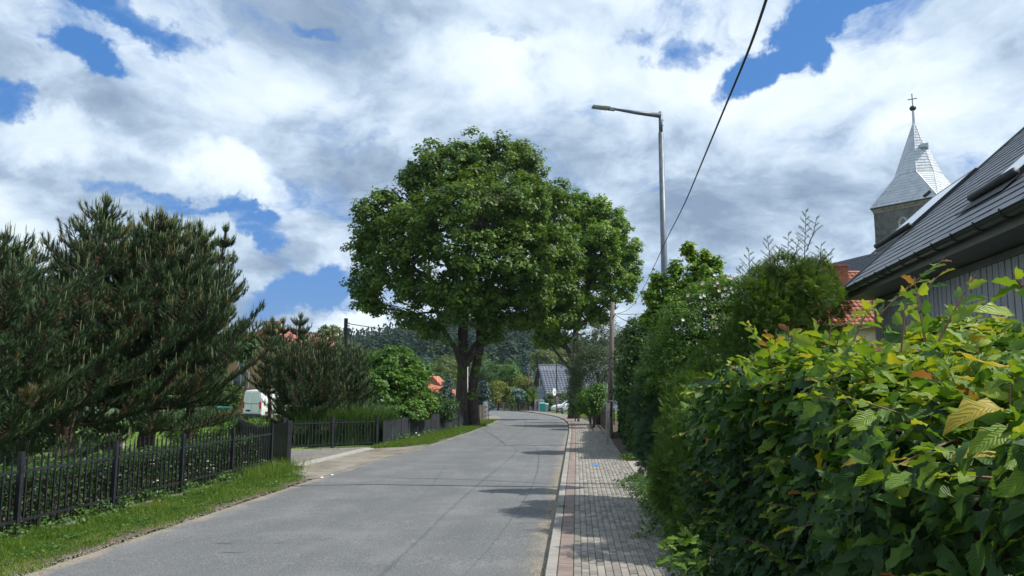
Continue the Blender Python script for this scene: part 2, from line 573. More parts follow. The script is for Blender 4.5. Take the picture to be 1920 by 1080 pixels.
M['render'] = simple('old_grey_render', (.085, .084, .076), (.165, .160, .142), 1.1, .95, .4, bscale=5)
M['sandstone'] = simple('sandstone', (.16, .14, .105), (.30, .265, .20), 2.2, .9, .4)
M['quoin'] = simple('dark_quoin_stone', (.07, .066, .058), (.15, .14, .12), 2.2, .9, .4)
M['redtile'] = simple('red_clay_tile', (.30, .085, .045), (.48, .17, .09), 4, .75, .2)
M['brick'] = simple('red_brick', (.22, .07, .045), (.34, .12, .075), 6, .85, .3)
M['pinktile'] = simple('faded_red_tile', (.38, .12, .11), (.50, .19, .17), 3, .75, .2)
M['orangewall'] = simple('orange_render', (.42, .24, .13), (.50, .30, .17), 2, .9)
M['cream'] = simple('cream_render', (.52, .43, .28), (.60, .51, .35), 2, .9)
M['greywall'] = simple('bluegrey_render', (.21, .24, .30), (.27, .30, .36), 2, .9)
M['whitewall'] = simple('white_render', (.58, .58, .56), (.70, .70, .68), 2, .9)
M['tileblue'] = simple('glazed_grey_tile', (.095, .11, .15), (.16, .185, .24), 3, .5, spec=.28)
M['white_paint'] = simple('white_car_paint', (.66, .68, .70), (.74, .76, .78), 2, .28, spec=.6)
M['white_trim'] = simple('white_window_frame', (.62, .63, .64), (.74, .75, .76), 4, .5)
M['dark_plastic'] = simple('dark_plastic', (.02, .021, .023), (.035, .036, .04), 5, .55)
M['rubber'] = simple('tyre_rubber', (.012, .012, .013), (.022, .022, .023), 9, .85)
M['rim'] = simple('wheel_rim', (.30, .31, .32), (.42, .43, .45), 5, .35, metal=.6)
M['redlamp'] = simple('red_lamp_lens', (.42, .015, .015), (.5, .03, .02), 5, .25)
M['teal'] = simple('teal_plastic', (.03, .28, .30), (.05, .38, .38), 5, .5)
M['greyplastic'] = simple('grey_bin', (.30, .36, .36), (.38, .44, .44), 5, .5)
M['rust'] = simple('rusty_post', (.14, .065, .035), (.24, .12, .06), 8, .8, .2)
M['blue'] = simple('blue_litter', (.03, .22, .75), (.05, .30, .85), 20, .5)
M['copper'] = simple('dark_ball_metal', (.012, .018, .017), (.025, .033, .03), 5, .4)
M['cable'] = simple('cable_rubber', (.010, .010, .012), (.02, .02, .022), 5, .5)
M['insul'] = simple('ceramic_insulator', (.45, .42, .36), (.6, .56, .5), 5, .3)
M['soil'] = simple('soil', (.045, .034, .022), (.12, .095, .062), 6, .95, .6)
M['rock'] = simple('garden_rock', (.13, .11, .10), (.36, .32, .29), 6, .9, .6)
M['led'] = simple('lamp_lens', (.30, .28, .22), (.40, .37, .30), 8, .4)
M['yellow'] = simple('yellow_plate', (.5, .38, .05), (.6, .45, .08), 8, .5)
m, N, b = new_mat('window_glass')
b.inputs['Base Color'].default_value = (.03, .04, .05, 1); b.inputs['Roughness'].default_value = .08; b.inputs['Specular IOR Level'].default_value = .9
M['glass'] = m
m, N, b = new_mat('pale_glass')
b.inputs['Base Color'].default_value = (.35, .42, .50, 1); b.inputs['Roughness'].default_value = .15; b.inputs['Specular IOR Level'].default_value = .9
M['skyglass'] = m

# ground
m, N, b = new_mat('ground_grass')
v = coords(N)
c = N.ramp(N.noise(v, 0.35, 6, .6), [(.3, (.035, .07, .018)), (.55, (.06, .115, .022)), (.75, (.10, .14, .035))])
c = N.mix(N.maprange(N.noise(v, 14, 4), .3, .7, 0, .5), c, (.035, .055, .016))
N.l(c, b.inputs['Base Color']); b.inputs['Roughness'].default_value = .95
bp = N.n('ShaderNodeBump'); bp.inputs['Strength'].default_value = .8; N.l(N.noise(v, 20, 4), bp.inputs['Height']); N.l(bp.outputs[0], b.inputs['Normal'])
M['ground'] = m
m, N, b = new_mat('mown_lawn')
v = coords(N)
c = N.ramp(N.noise(N.vmath('MULTIPLY', v, (.25, 1.6, 1)), 1.0, 4, .6), [(.35, (.085, .155, .018)), (.6, (.135, .22, .026))])
c = N.mix(N.maprange(N.noise(v, 30, 3), .35, .7, 0, .45), c, (.06, .11, .014))
N.l(c, b.inputs['Base Color']); b.inputs['Roughness'].default_value = .95
M['lawn'] = m
# asphalt, with sand washed along the edges (edge distance in attribute 'edge': 0 centre .. 1 right edge, -1 left edge)
m, N, b = new_mat('asphalt')
v = coords(N)
base = N.ramp(N.noise(v, 0.45, 5, .6), [(.3, (.112, .118, .121)), (.7, (.144, .149, .150))])
spk = N.noise(v, 44, 4, .8)
base = N.mix(N.maprange(spk, .53, .66, 0, .8), base, (.34, .345, .34))
base = N.mix(N.maprange(spk, .49, .34, 0, .80), base, (.045, .048, .052))
big = N.noise(v, .9, 6, .7)
base = N.mix(N.maprange(big, .48, .62, 0, .5), base, N.mix(1.0, base, (1.28, 1.26, 1.22), 'MULTIPLY'))
spk2 = N.n('ShaderNodeTexVoronoi'); spk2.inputs['Scale'].default_value = 20; N.l(v, spk2.inputs['Vector'])
base = N.mix(N.maprange(spk2.outputs['Distance'], .10, .02, 0, .35), base, (.42, .42, .40))
# long streaks along the driving direction (dir ~ (.09, 1))
rot = N.n('ShaderNodeMapping'); rot.inputs['Rotation'].default_value = (0, 0, math.radians(5.2)); N.l(v, rot.inputs[0])
st = N.noise(N.vmath('MULTIPLY', rot.outputs[0], (1.6, .10, 1)), 1.0, 5, .6)
base = N.mix(N.maprange(st, .42, .62, 0, .35), base, N.mix(1.0, base, (.80, .81, .83), 'MULTIPLY'))
ed = N.n('ShaderNodeAttribute', attribute_name='edge').outputs['Fac']
en = N.math('MULTIPLY', N.math('SUBTRACT', N.noise(v, 1.6, 6, .65), .5), .9)
sandm = N.maprange(N.math('ADD', N.math('ABSOLUTE', ed), N.math('MULTIPLY', en, .32)), .90, 1.0, 0, .85)
sand = N.ramp(N.noise(v, 60, 3), [(.35, (.20, .165, .12)), (.65, (.36, .31, .24))])
base = N.mix(sandm, base, sand)
N.l(base, b.inputs['Base Color']); b.inputs['Roughness'].default_value = .88; b.inputs['Specular IOR Level'].default_value = .35
bp = N.n('ShaderNodeBump'); bp.inputs['Strength'].default_value = .55; bp.inputs['Distance'].default_value = .01; N.l(spk, bp.inputs['Height']); N.l(bp.outputs[0], b.inputs['Normal'])
M['asphalt'] = m
M['tar'] = simple('tar_crack', (.075, .078, .080), (.115, .12, .122), 7, .8)
m, N, b = new_mat('gravel')
v = coords(N)
vo = N.n('ShaderNodeTexVoronoi'); vo.inputs['Scale'].default_value = 26; N.l(v, vo.inputs['Vector'])
c = N.mix(N.maprange(N.noise(v, .8, 4), .4, .6, 0, 1), N.ramp(vo.outputs['Color'], [(.1, (.075, .075, .072)), (.9, (.24, .235, .22))]), N.ramp(vo.outputs['Color'], [(.1, (.10, .09, .07)), (.9, (.30, .27, .22))]))
N.l(c, b.inputs['Base Color']); b.inputs['Roughness'].default_value = .95
bp = N.n('ShaderNodeBump'); bp.inputs['Strength'].default_value = .9; bp.inputs['Distance'].default_value = .02; N.l(vo.outputs['Distance'], bp.inputs['Height']); N.l(bp.outputs[0], b.inputs['Normal'])
M['gravel'] = m
m, N, b = new_mat('dirt')
v = coords(N)
c = N.ramp(N.noise(v, 1.2, 7, .65), [(.3, (.085, .075, .055)), (.5, (.19, .165, .125)), (.7, (.26, .25, .225))])
c = N.mix(N.maprange(N.noise(v, 45, 3), .5, .7, 0, .6), c, (.33, .31, .27))
N.l(c, b.inputs['Base Color']); b.inputs['Roughness'].default_value = .95
bp = N.n('ShaderNodeBump'); bp.inputs['Strength'].default_value = .7; bp.inputs['Distance'].default_value = .02; N.l(N.noise(v, 30, 4), bp.inputs['Height']); N.l(bp.outputs[0], b.inputs['Normal'])
M['dirt'] = m


def paver_mat(name, stops):
    m, N, b = new_mat(name)
    v = coords(N)
    at = N.n('ShaderNodeAttribute', attribute_name='rnd').outputs['Fac']
    oi = N.n('ShaderNodeObjectInfo').outputs['Random']
    r = N.math('FRACT', N.math('ADD', at, oi))
    c = N.ramp(r, stops)
    c = N.mix(N.maprange(N.noise(v, 2.2, 6, .7), .42, .66, 0, .55), c, N.mix(1.0, c, (.66, .64, .58), 'MULTIPLY'))
    c = N.mix(N.maprange(N.noise(v, 120, 2), .55, .75, 0, .4), c, (.42, .40, .37))
    N.l(c, b.inputs['Base Color']); b.inputs['Roughness'].default_value = .9
    bp = N.n('ShaderNodeBump'); bp.inputs['Strength'].default_value = .35; bp.inputs['Distance'].default_value = .004; N.l(N.noise(v, 90, 3), bp.inputs['Height']); N.l(bp.outputs[0], b.inputs['Normal'])
    return m


M['paver'] = paver_mat('grey_paver', [(0, (.175, .16, .14)), (.35, (.225, .208, .182)), (.7, (.26, .24, .212)), (1, (.31, .285, .255))])
M['redpaver'] = paver_mat('red_paver', [(0, (.185, .145, .125)), (.5, (.225, .175, .15)), (1, (.26, .205, .18))])
M['kerb'] = paver_mat('kerb_concrete', [(0, (.235, .222, .20)), (1, (.30, .285, .26))])

# ------------------------------------------------------------------ terrain
HX = [-900, -400, -150, -103, -75, -52, -25, -3, 15, 33, 80, 400, 900]
HZ = [6, 8, 11, 14, 15.5, 24, 26, 25.5, 20, 12, 9, 8, 6]


def terrain(X, Y):
    X = np.asarray(X, float); Y = np.asarray(Y, float)
    t = np.clip((Y - 200) / 280, 0, 1); t = t * t * (3 - 2 * t)
    return gn(Y) + t * (3.36 + np.interp(X, HX, HZ))


ys = np.array(sorted(set(list(np.arange(-30, 60, 2.0)) + list(np.arange(60, 200, 5.0)) + [50, 130] + list(np.arange(200, 520, 16.0)) + [560, 640, 800, 1100, 1600])))
xs = np.array(sorted(set(list(np.arange(-40, 41, 4.0)) + list(np.arange(-160, 161, 14.0)) + [-1200, -900, -600, -400, -280, -220, 220, 280, 400, 600, 900, 1200])))
XX, YY = np.meshgrid(xs, ys)
ZZ = terrain(XX, YY) - 0.03
co = np.stack([XX, YY, ZZ], -1).reshape(-1, 3)
nxs = len(xs)
q = np.array([(j * nxs + i, j * nxs + i + 1, (j + 1) * nxs + i + 1, (j + 1) * nxs + i) for j in range(len(ys) - 1) for i in range(nxs - 1)])
me = npmesh('ground', co, q, M['ground'], smooth=True)
link('ground', me, kind='structure')


def poly_resample(pts, step):
    pts = [Vector(p) for p in pts]
    d = [0.0]
    for a, b in zip(pts, pts[1:]): d.append(d[-1] + (b - a).length)
    n = max(2, int(d[-1] / step))
    out = []
    for k in range(n + 1):
        t = d[-1] * k / n
        i = max(0, min(len(pts) - 2, int(np.searchsorted(d, t)) - 1))
        f = (t - d[i]) / max(1e-9, d[i + 1] - d[i])
        out.append(pts[i].lerp(pts[i + 1], f))
    return out


def smooth_poly(pts, it=2):
    pts = [Vector(p) for p in pts]
    for _ in range(it):
        q_ = [pts[0]]
        for a, b in zip(pts, pts[1:]):
            q_ += [a.lerp(b, .25), a.lerp(b, .75)]
        q_.append(pts[-1]); pts = q_
    return pts


RK = [(-0.75, -4), (0.02, 5), (0.43, 9.78), (0.72, 13), (1.25, 19.13), (1.66, 23.75), (2.45, 32.9), (3.25, 42), (3.87, 51), (4.2, 60), (4.2, 69.5), (3.65, 79), (2.9, 89), (1.4, 99), (-1.0, 110), (-4.6, 121), (-12, 130), (-26, 136), (-50, 140)]
LK = [(-7.5, -4), (-6.75, 5), (-6.32, 9.8), (-5.75, 15), (-5.23, 20.1), (-4.6, 25), (-3.89, 28.7), (-2.9, 36), (-2.2, 42), (-1.3, 51), (-1.05, 60), (-1.25, 69.5), (-2.2, 79), (-4.0, 86), (-7, 93), (-11, 99), (-17, 105), (-30, 111), (-50, 115)]
RKs = smooth_poly([Vector((x, y, 0)) for x, y in RK], 2)
LKs = smooth_poly([Vector((x, y, 0)) for x, y in LK], 2)
assert len(RKs) == len(LKs)


def densify(a, b, step=0.8):
    A, B = [], []
    for i in range(len(a) - 1):
        n = max(1, int(max((a[i + 1] - a[i]).length, (b[i + 1] - b[i]).length) / step))
        for k in range(n):
            A.append(a[i].lerp(a[i + 1], k / n)); B.append(b[i].lerp(b[i + 1], k / n))
    A.append(a[-1]); B.append(b[-1])
    return A, B


Ld, Rd = densify(LKs, RKs)
NXR = 24
cs, es = [], []
for a, b in zip(Ld, Rd):
    for k in range(NXR + 1):
        t = k / NXR
        p = a.lerp(b, t)
        cs.append((p.x, p.y, g(p.y))); es.append(2 * t - 1)
q = np.array([(i * (NXR + 1) + k, i * (NXR + 1) + k + 1, (i + 1) * (NXR + 1) + k + 1, (i + 1) * (NXR + 1) + k) for i in range(len(Ld) - 1) for k in range(NXR)])
road = link('road', npmesh('road', np.array(cs), q, M['asphalt'], {'edge': np.array(es)}, True), kind='structure')


def kx(Y, tab=RK):     # kerb x at depth Y (single valued up to 110 m)
    return float(np.interp(Y, [p[1] for p in tab], [p[0] for p in tab]))


def crack(pix, w0, w1, name='tar_seam'):
    pts = smooth_poly([G(u, v) for u, v in pix], 2)
    pts = poly_resample(pts, .12)
    mm = MB()
    for i, p in enumerate(pts):
        d = (pts[min(i + 1, len(pts) - 1)] - pts[max(i - 1, 0)]).normalized()
        s_ = Vector((-d.y, d.x, 0)).normalized()
        t = i / (len(pts) - 1)
        w = (w0 + (w1 - w0) * t) * random.uniform(.55, 1.25) * min(1, 8 * t + .2, 8 * (1 - t) + .2)
        j = random.uniform(-.012, .012)
        for sg in (-1, 1):
            x = p + s_ * (sg * w / 2 + j)
            mm.v.append((x.x, x.y, g(x.y) + .004))
    for i in range(len(pts) - 1):
        mm.f.append((2 * i, 2 * i + 1, 2 * i + 3, 2 * i + 2))
    mm.build(name, M['tar'], road)


crack([(733, 896), (800, 897), (880, 899), (960, 903), (1048, 908)], .06, .10)
crack([(1000, 831.5), (1030, 833), (1064, 834.5)], .07, .10)
crack([(1003, 833), (1011, 855), (1008, 885), (992, 925), (965, 965), (925, 1020), (870, 1079)], .05, .028)
crack([(905, 850), (940, 830), (975, 812), (988, 800), (983, 787)], .04, .06)
crack([(835, 872), (800, 925), (770, 945)], .03, .02)
for (u, v, w) in ((420, 1019, 42), (433, 1036, 48), (525, 1018, 20), (590, 970, 18)):
    crack([(u - w / 2, v + 1.5), (u - w / 6, v - 1), (u + w / 6, v + 1), (u + w / 2, v - .5)], .05, .03, 'tar_patch')

# ------------------------------------------------------------------ pavement: kerb stones, red row, grey pavers
kerbline = poly_resample([Vector((x.x, x.y, 0)) for x in RKs if x.y > 1.2 and x.y < 108], .1)
S = [0.0]
for a, b in zip(kerbline, kerbline[1:]): S.append(S[-1] + (b - a).length)
S = np.array(S)
KX = np.array([p.x for p in kerbline]); KY = np.array([p.y for p in kerbline])


def st(s, t, z=0.0):
    x = np.interp(s, S, KX); y = np.interp(s, S, KY)
    x2 = np.interp(s + .3, S, KX); y2 = np.interp(s + .3, S, KY)
    x1 = np.interp(s - .3, S, KX); y1 = np.interp(s - .3, S, KY)
    dx, dy = x2 - x1, y2 - y1
    L = math.hypot(dx, dy) or 1
    return Vector((x + dy / L * t, y - dx / L * t, g(y) + z))


def rot_at(s):
    a = st(s - .1, 0); b = st(s + .1, 0)
    return math.atan2(b.y - a.y, b.x - a.x) - math.pi / 2


KH = 0.10
ss = [s for s in np.arange(0, S[-1], .8)]
wide = lambda s: 2.05 if s < 75 else 1.6
pave = sheet('pavement', [st(s, .13, KH - .012) for s in ss], [st(s, wide(s) + .1, KH - .012) for s in ss], M['soil'])
sheet('kerb_bed', [st(s, -.012, .002) for s in ss], [st(s, .16, .002) for s in ss], M['soil'], pave)


def paver_mesh(name, lx, ly, h, mat, rv, bev=.006):
    mm = MB()
    x0, x1, y0, y1 = -lx / 2, lx / 2, -ly / 2, ly / 2
    mm.v = [(x0, y0, -h), (x1, y0, -h), (x1, y1, -h), (x0, y1, -h), (x0, y0, -bev), (x1, y0, -bev), (x1, y1, -bev), (x0, y1, -bev),
            (x0 + bev, y0 + bev, 0), (x1 - bev, y0 + bev, 0), (x1 - bev, y1 - bev, 0), (x0 + bev, y1 - bev, 0)]
    mm.f = [(0, 1, 5, 4), (1, 2, 6, 5), (2, 3, 7, 6), (3, 0, 4, 7), (4, 5, 9, 8), (5, 6, 10, 9), (6, 7, 11, 10), (7, 4, 8, 11), (8, 9, 10, 11)]
    me = mm.mesh(name, mat)
    a = me.attributes.new('rnd', 'FLOAT', 'POINT'); a.data.foreach_set('value', [rv] * len(me.vertices))
    return me


def bricks(kind_name, w, l, mat, t_list, s0, n_obj, s_end, offset_rows=True, jz=.004, gap=.006, parent=pave, hh=.05):
    protos = [paver_mesh(kind_name, w - gap, l - gap, hh, mat, RNG.random()) for _ in range(3)]
    T = np.array([v.co[:] for v in protos[0].vertices]); Fq = np.array([tuple(p.vertices) for p in protos[0].polygons])
    cnt = 0; V = []; R_ = []
    s = s0; row = 0
    for s in np.arange(s0, s_end, l):
        for j, t in enumerate(t_list):
            sv = s + (l / 2 if (offset_rows and j % 2) else 0)
            z = KH + random.uniform(-jz, jz)
            p = st(sv, t, z); r = rot_at(sv) + random.uniform(-.006, .006)
            slope = math.atan2(g(p.y + .5) - g(p.y - .5), 1.0)
            if cnt < n_obj:
                o = link(kind_name, protos[cnt % 3], parent, p)
                o.rotation_euler = (slope + random.uniform(-.008, .008), random.uniform(-.01, .01), r)
                cnt += 1
            else:
                c, n_ = math.cos(r), math.sin(r)
                X_ = T[:, 0] * c - T[:, 1] * n_ + p.x
                Y_ = T[:, 0] * n_ + T[:, 1] * c + p.y
                V.append(np.stack([X_, Y_, T[:, 2] + p.z + slope * (Y_ - p.y)], 1)); R_.append(RNG.random())
    if V:
        V = np.array(V); n = len(V)
        q_ = (Fq[None] + (np.arange(n) * len(T))[:, None, None]).reshape(-1, 4)
        me = npmesh(kind_name + '_rows', V.reshape(-1, 3), q_, mat, {'rnd': np.repeat(R_, len(T))})
        link(kind_name + '_rows', me, parent, kind='stuff')


s_near = float(np.interp(9.0, KY, S))
bricks('kerb_stone', .145, .995, M['kerb'], [.075], 0.5, 90, 90, False, .003, .008, hh=.16)
bricks('red_paver', .20, .10, M['redpaver'], [.255], s_near, 150, 100, False, .002)
tg = [.41 + .10 * k for k in range(16)]
bricks('paver', .10, .20, M['paver'], tg, s_near, 296, 72, True, .0055)
bricks('paver', .10, .20, M['paver'], tg[:11], 72, 0, 100, True, .003)
# gully dirt line beside the kerb is the soil bed; widen driveway mouth between the hedges
m_ = MB()
for (ya, yb, wa) in ((19.6, 23.7, 5.2),):
    a0, a1 = kx(ya) + 2.0, kx(yb) + 2.0
    m_.add([(a0, ya, g(ya) + KH - .004), (a0 + 4, ya, g(ya) + KH - .004), (a1 + 4, yb, g(yb) + KH - .004), (a1, yb, g(yb) + KH - .004)], [(0, 1, 2, 3)])
me = m_.mesh('driveway', M['paver'])
link('driveway', me, kind='structure')

# soil strip right of the pavement
sheet('soil_strip', [Vector((kx(y) + 2.0, y, g(y) + .085)) for y in np.arange(0, 60, 1.0)], [Vector((kx(y) + 6.0, y, g(y) + .07)) for y in np.arange(0, 60, 1.0)], M['soil'])
# lawn on the left, drive mouth, dirt
lawn_l = [Vector((-40, y, g(y) - .012)) for y in np.arange(4, 60, 2.0)]
lawn_r = [Vector((-9.4 + .06 * (y - 12), y, g(y) - .012)) for y in np.arange(4, 60, 2.0)]
sheet('lawn', lawn_l, lawn_r, M['lawn'], nx=4)


def flat_poly(name, pix, mat, dz, kind='structure', parent=None):
    pts = [G(u, v) for u, v in pix] if not isinstance(pix[0], Vector) else pix
    mm = MB(); c = sum(pts, Vector()) / len(pts)
    mm.v = [(c.x, c.y, g(c.y) + dz)] + [(p.x, p.y, g(p.y) + dz) for p in pts]
    n = len(pts)
    mm.f = [(0, 1 + k, 1 + (k + 1) % n) for k in range(n)]
    bm_o = mm.build(name, mat, parent, kind)
    return bm_o


flat_poly('gravel_drive', [(500, 846), (540, 843), (620, 842), (690, 841), (660, 850), (556, 873), (520, 880), (490, 862)], M['gravel'], .006)
flat_poly('dirt_apron', [(548, 880), (600, 862), (690, 842), (760, 838), (800, 835), (771, 846), (690, 868), (596, 897), (560, 900), (545, 893)], M['dirt'], .010)
# concrete edging across the drive mouth: separate slabs
ed = thing('kerb_edging', 'low pale concrete edging strip laid across the mouth of the gravel drive', 'edging', G(620, 856))
a, b_ = G(552, 876), G(692, 842)
n = 7; d = (b_ - a); dn = d.normalized(); sd = Vector((-dn.y, dn.x, 0)).normalized()
for k in range(n):
    mm = MB(); L0, L1 = d.length * k / n + .01, d.length * (k + 1) / n - .01
    mm.obox(a, dn, sd, Vector((0, 0, 1)), L0, L1, -.20, .20, -.1, .045)
    mm.build('slab', M['concrete'], ed)
ed2 = thing('drive_border', 'thin concrete border along the foot of the iron fence behind the gravel', 'edging', G(600, 846))
a, b_ = G(500, 848), G(696, 841.5); d = b_ - a; dn = d.normalized(); sd = Vector((-dn.y, dn.x, 0)).normalized()
for k in range(6):
    MB().obox(a, dn, sd, Vector((0, 0, 1)), d.length * k / 6 + .01, d.length * (k + 1) / 6 - .01, -.06, .06, -.1, .06).build('slab', M['concrete'], ed2)
flat_poly('side_drive', [(915, 797), (926, 793), (938, 787), (936, 781), (922, 779), (905, 782), (903, 792)], M['dirt'], .012)

# small loose stones and sand at the dirt edge
def pebbles(name, n, pos_fn, smin, smax, mat, label_=None):
    T = np.array([(-.5, -.5, 0), (.5, -.4, 0), (.4, .5, 0), (-.5, .4, 0), (0, 0, .6)]); tri = np.array([(0, 1, 4), (1, 2, 4), (2, 3, 4), (3, 0, 4)])
    p = pos_fn(n); s_ = RNG.uniform(smin, smax, n) ; an = RNG.uniform(0, 6.28, n)
    c, s2 = np.cos(an), np.sin(an)
    V = np.stack([p[:, 0:1] + (T[None, :, 0] * c[:, None] - T[None, :, 1] * s2[:, None]) * s_[:, None],
                  p[:, 1:2] + (T[None, :, 0] * s2[:, None] + T[None, :, 1] * c[:, None]) * s_[:, None],
                  p[:, 2:3] + T[None, :, 2] * s_[:, None]], -1)
    tris = (tri[None] + (np.arange(n) * 5)[:, None, None]).reshape(-1, 3)
    o = link(name, npmesh(name, V.reshape(-1, 3), tris, mat), kind='stuff')
    if label_: tag(o, label_, 'gravel')
    return o


def peb_pos(n):
    y = 9 + (RNG.random(n) ** 1.6) * 30
    x = np.interp(y, [p[1] for p in LK], [p[0] for p in LK]) + RNG.normal(0, .13, n) - .12
    return np.stack([x, y, gn(y) + .002], 1)


pebbles('loose_grit', 5000, peb_pos, .008, .028, M['dirt'], 'loose grit scattered between the grass verge and the asphalt')


def peb_pos2(n):
    y = 8 + (RNG.random(n) ** 1.5) * 22
    x = np.interp(y, [p[1] for p in RK], [p[0] for p in RK]) - np.abs(RNG.normal(0, .22, n)) - .02
    return np.stack([x, y, gn(y) + .002], 1)


pebbles('washed_sand', 5000, peb_pos2, .006, .018, M['dirt'], 'sand and grit washed along the foot of the right kerb')

# ------------------------------------------------------------------ grass verges
def blades(name, label, pos, hmin, hmax, wid, mat, lean=.45, cat='grass', rnd=None, tm=BLADE):
    n = len(pos)
    ax = np.stack([RNG.normal(0, lean, n), RNG.normal(0, lean, n), np.ones(n)], 1)
    nr = rdir(n); nr[:, 2] *= .2
    h = RNG.uniform(hmin, hmax, n)
    o = scatter(name, pos, ax, nr, h, mat, tm, rnd, None, 'stuff', width=wid if np.ndim(wid) else np.full(n, wid))
    return tag(o, label, cat)


def verge_pos(n, y0, y1, xin, xout, power=1.5):
    y = y0 + (RNG.random(n) ** power) * (y1 - y0)
    a = xin(y); b = xout(y)
    t = RNG.random(n)
    t = np.clip(t, 0, 1)
    x = a + (b - a) * t
    return np.stack([x, y, gn(y) + np.zeros(n)], 1), t


fenceX = lambda y: -8.95 + .09 * y
lkx = lambda y: np.interp(y, [p[1] for p in LK], [p[0] for p in LK])
vs = MB()
vl = [Vector((float(fenceX(y)) - .12, y, g(y) + .012)) for y in np.arange(1, 24, 1.0)]
vr = [Vector((float(lkx(y)) - .10, y, g(y) + .006)) for y in np.arange(1, 24, 1.0)]
sheet('verge_soil', vl, vr, M['soil'], nx=3)
pos, t = verge_pos(95000, 6.5, 22.5, lambda y: fenceX(y) - .1, lambda y: lkx(y) - .16 - .12 * np.sin(y * 1.7) - .08 * np.sin(y * 4.1 + 1), 1.35)
# taper around the rounded end by the drive
keep = ~((pos[:, 1] > 20.2) & (pos[:, 0] > -5.6 - (pos[:, 1] - 20.2) * .75))
thin = RNG.random(len(pos)) < (1.0 - .55 * np.clip((t - .72) / .28, 0, 1))
pos = pos[keep & thin]; t = t[keep & thin]
hgt = 1 - .55 * t
n = len(pos)
ax = np.stack([RNG.normal(0, .42, n), RNG.normal(0, .42, n), np.ones(n)], 1)
dry = np.clip(wob(pos, 1.5, 4.0) * 1.4 - .25, 0, 1)
rr = np.clip(RNG.random(n) * .78 + .35 * (t > .72) * RNG.random(n) + .15 * wob(pos, 2.0) + dry * .45 * RNG.random(n), 0, 1)
tag(scatter('grass_verge', pos, ax, rdir(n), RNG.uniform(.05, .20, n) * hgt * (1 + .5 * wob(pos, 3.1) + .25 * wob(pos, 9.0)).clip(.25), M['grass'], BLADE, rr, None, 'stuff', width=RNG.uniform(.007, .013, n)),
    'strip of green grass between the near iron fence and the road', 'grass')
cl_n = 260
y = 7 + RNG.random(cl_n) ** 1.2 * 14; tt_ = RNG.random(cl_n)
x = fenceX(y) + (lkx(y) - .3 - fenceX(y)) * tt_
cc_ = np.stack([x, y, gn(y) + .05], 1)
i_ = np.repeat(np.arange(cl_n), 16); m_ = len(i_)
pos2 = cc_[i_] + RNG.normal(0, .07, (m_, 3)) * np.array([1, 1, .4])
nr2 = unit(RNG.normal(0, .4, (m_, 3)) + np.array([0, 0, 1.])); ax2 = rdir(m_); ax2 -= nr2 * (ax2 * nr2).sum(1, keepdims=True)
tag(scatter('verge_weeds', pos2, ax2, nr2, RNG.uniform(.02, .06, m_), M['weed'], BROAD, None, None, 'stuff'), 'clover and plantain leaves scattered in the left grass verge', 'weeds')
# far verge
fence2 = [Vector(p) for p in (G(718, 833), G(869, 800))]
f2x = lambda y: np.interp(y, [31.9, 46.3, 56, 60], [-5.54, -3.03, -2.0, -1.9])
pos, t = verge_pos(42000, 29.5, 57, lambda y: f2x(y) - .1, lambda y: lkx(y) - .15 - .1 * np.sin(y * 1.3), 1.3)
keep = pos[:, 1] > 29.5 + (pos[:, 0] + 5.6) * 1.3
pos = pos[keep]
vl = [Vector((float(f2x(y)) - .1, y, g(y) + .012)) for y in np.arange(31, 58, 1.0)]
vr = [Vector((float(lkx(y)) - .12, y, g(y) + .006)) for y in np.arange(31, 58, 1.0)]
sheet('verge_soil', vl, vr, M['ground'], nx=2)
blades('grass_verge', 'strip of mown grass between the dark screened fence and the bend of the road', pos, .07, .18, .02, M['grass'])
# tall grass tuft at the fence corner and weeds along the fence foot
pos = np.stack([RNG.normal(-6.75, .32, 2600), RNG.normal(20.7, .9, 2600), np.zeros(2600)], 1); pos[:, 2] = gn(pos[:, 1])
blades('grass_clump', 'taller grass clump at the corner post of the near iron fence', pos, .2, .48, .012, M['grass'], .3)
# lawn blades behind the fence where sunlit
pos, t = verge_pos(50000, 14, 46, lambda y: -20 + 0 * y, lambda y: -9.6 + .05 * (y - 12), 1.2)
blades('lawn_grass', 'mown bright lawn behind the iron fence under the pines', pos, .04, .10, .02, M['lawngrass'], .5)
# small lawn by the white car
pos, t = verge_pos(9000, 58, 84, lambda y: 6.0 + 0 * y, lambda y: 12.0 + 0 * y, 1)
pos[:, 2] += .02
blades('roadside_grass', 'short grass patch in front of the white parked car', pos, .05, .12, .05, M['lawngrass'], .5)
sheet('side_lawn', [Vector((kx(y) + 1.72, y, g(y) + .03)) for y in np.arange(52, 92, 2.0)], [Vector((kx(y) + 12, y, g(y) + .03)) for y in np.arange(52, 92, 2.0)], M['lawn'])

# ------------------------------------------------------------------ barn at the right
ZU = Vector((0, 0, 1))


def frame(e):
    e = Vector((e[0], e[1], 0)).normalized()
    return e, Vector((e.y, -e.x, 0))     # along, right-hand side


E0 = P(1577, 545, 13.7)                    # far eave corner
eav = E0.z
be = Vector((-.209, -.978, 0)).normalized()  # towards the viewer
bn = Vector((.978, -.209, 0))              # inwards (right)
bpit = math.radians(41.5)
bup = (bn * math.cos(bpit) + ZU * math.sin(bpit)).normalized()
bno = be.cross(bup).normalized()
if bno.z < 0: bno = -bno
BL = 12.3; BS = 6.6
wall0 = E0 + bn * .55
gz = g(10)
barn = thing('barn', 'grey board clad barn with dark slate roof and two roof windows', 'barn', (wall0.x, wall0.y, gz))
# roof deck
MB().obox(E0 + be * .02, be, bup, bno, 0, BL, .04, BS, -.16, -.03).build('roof', M['batten'], barn)
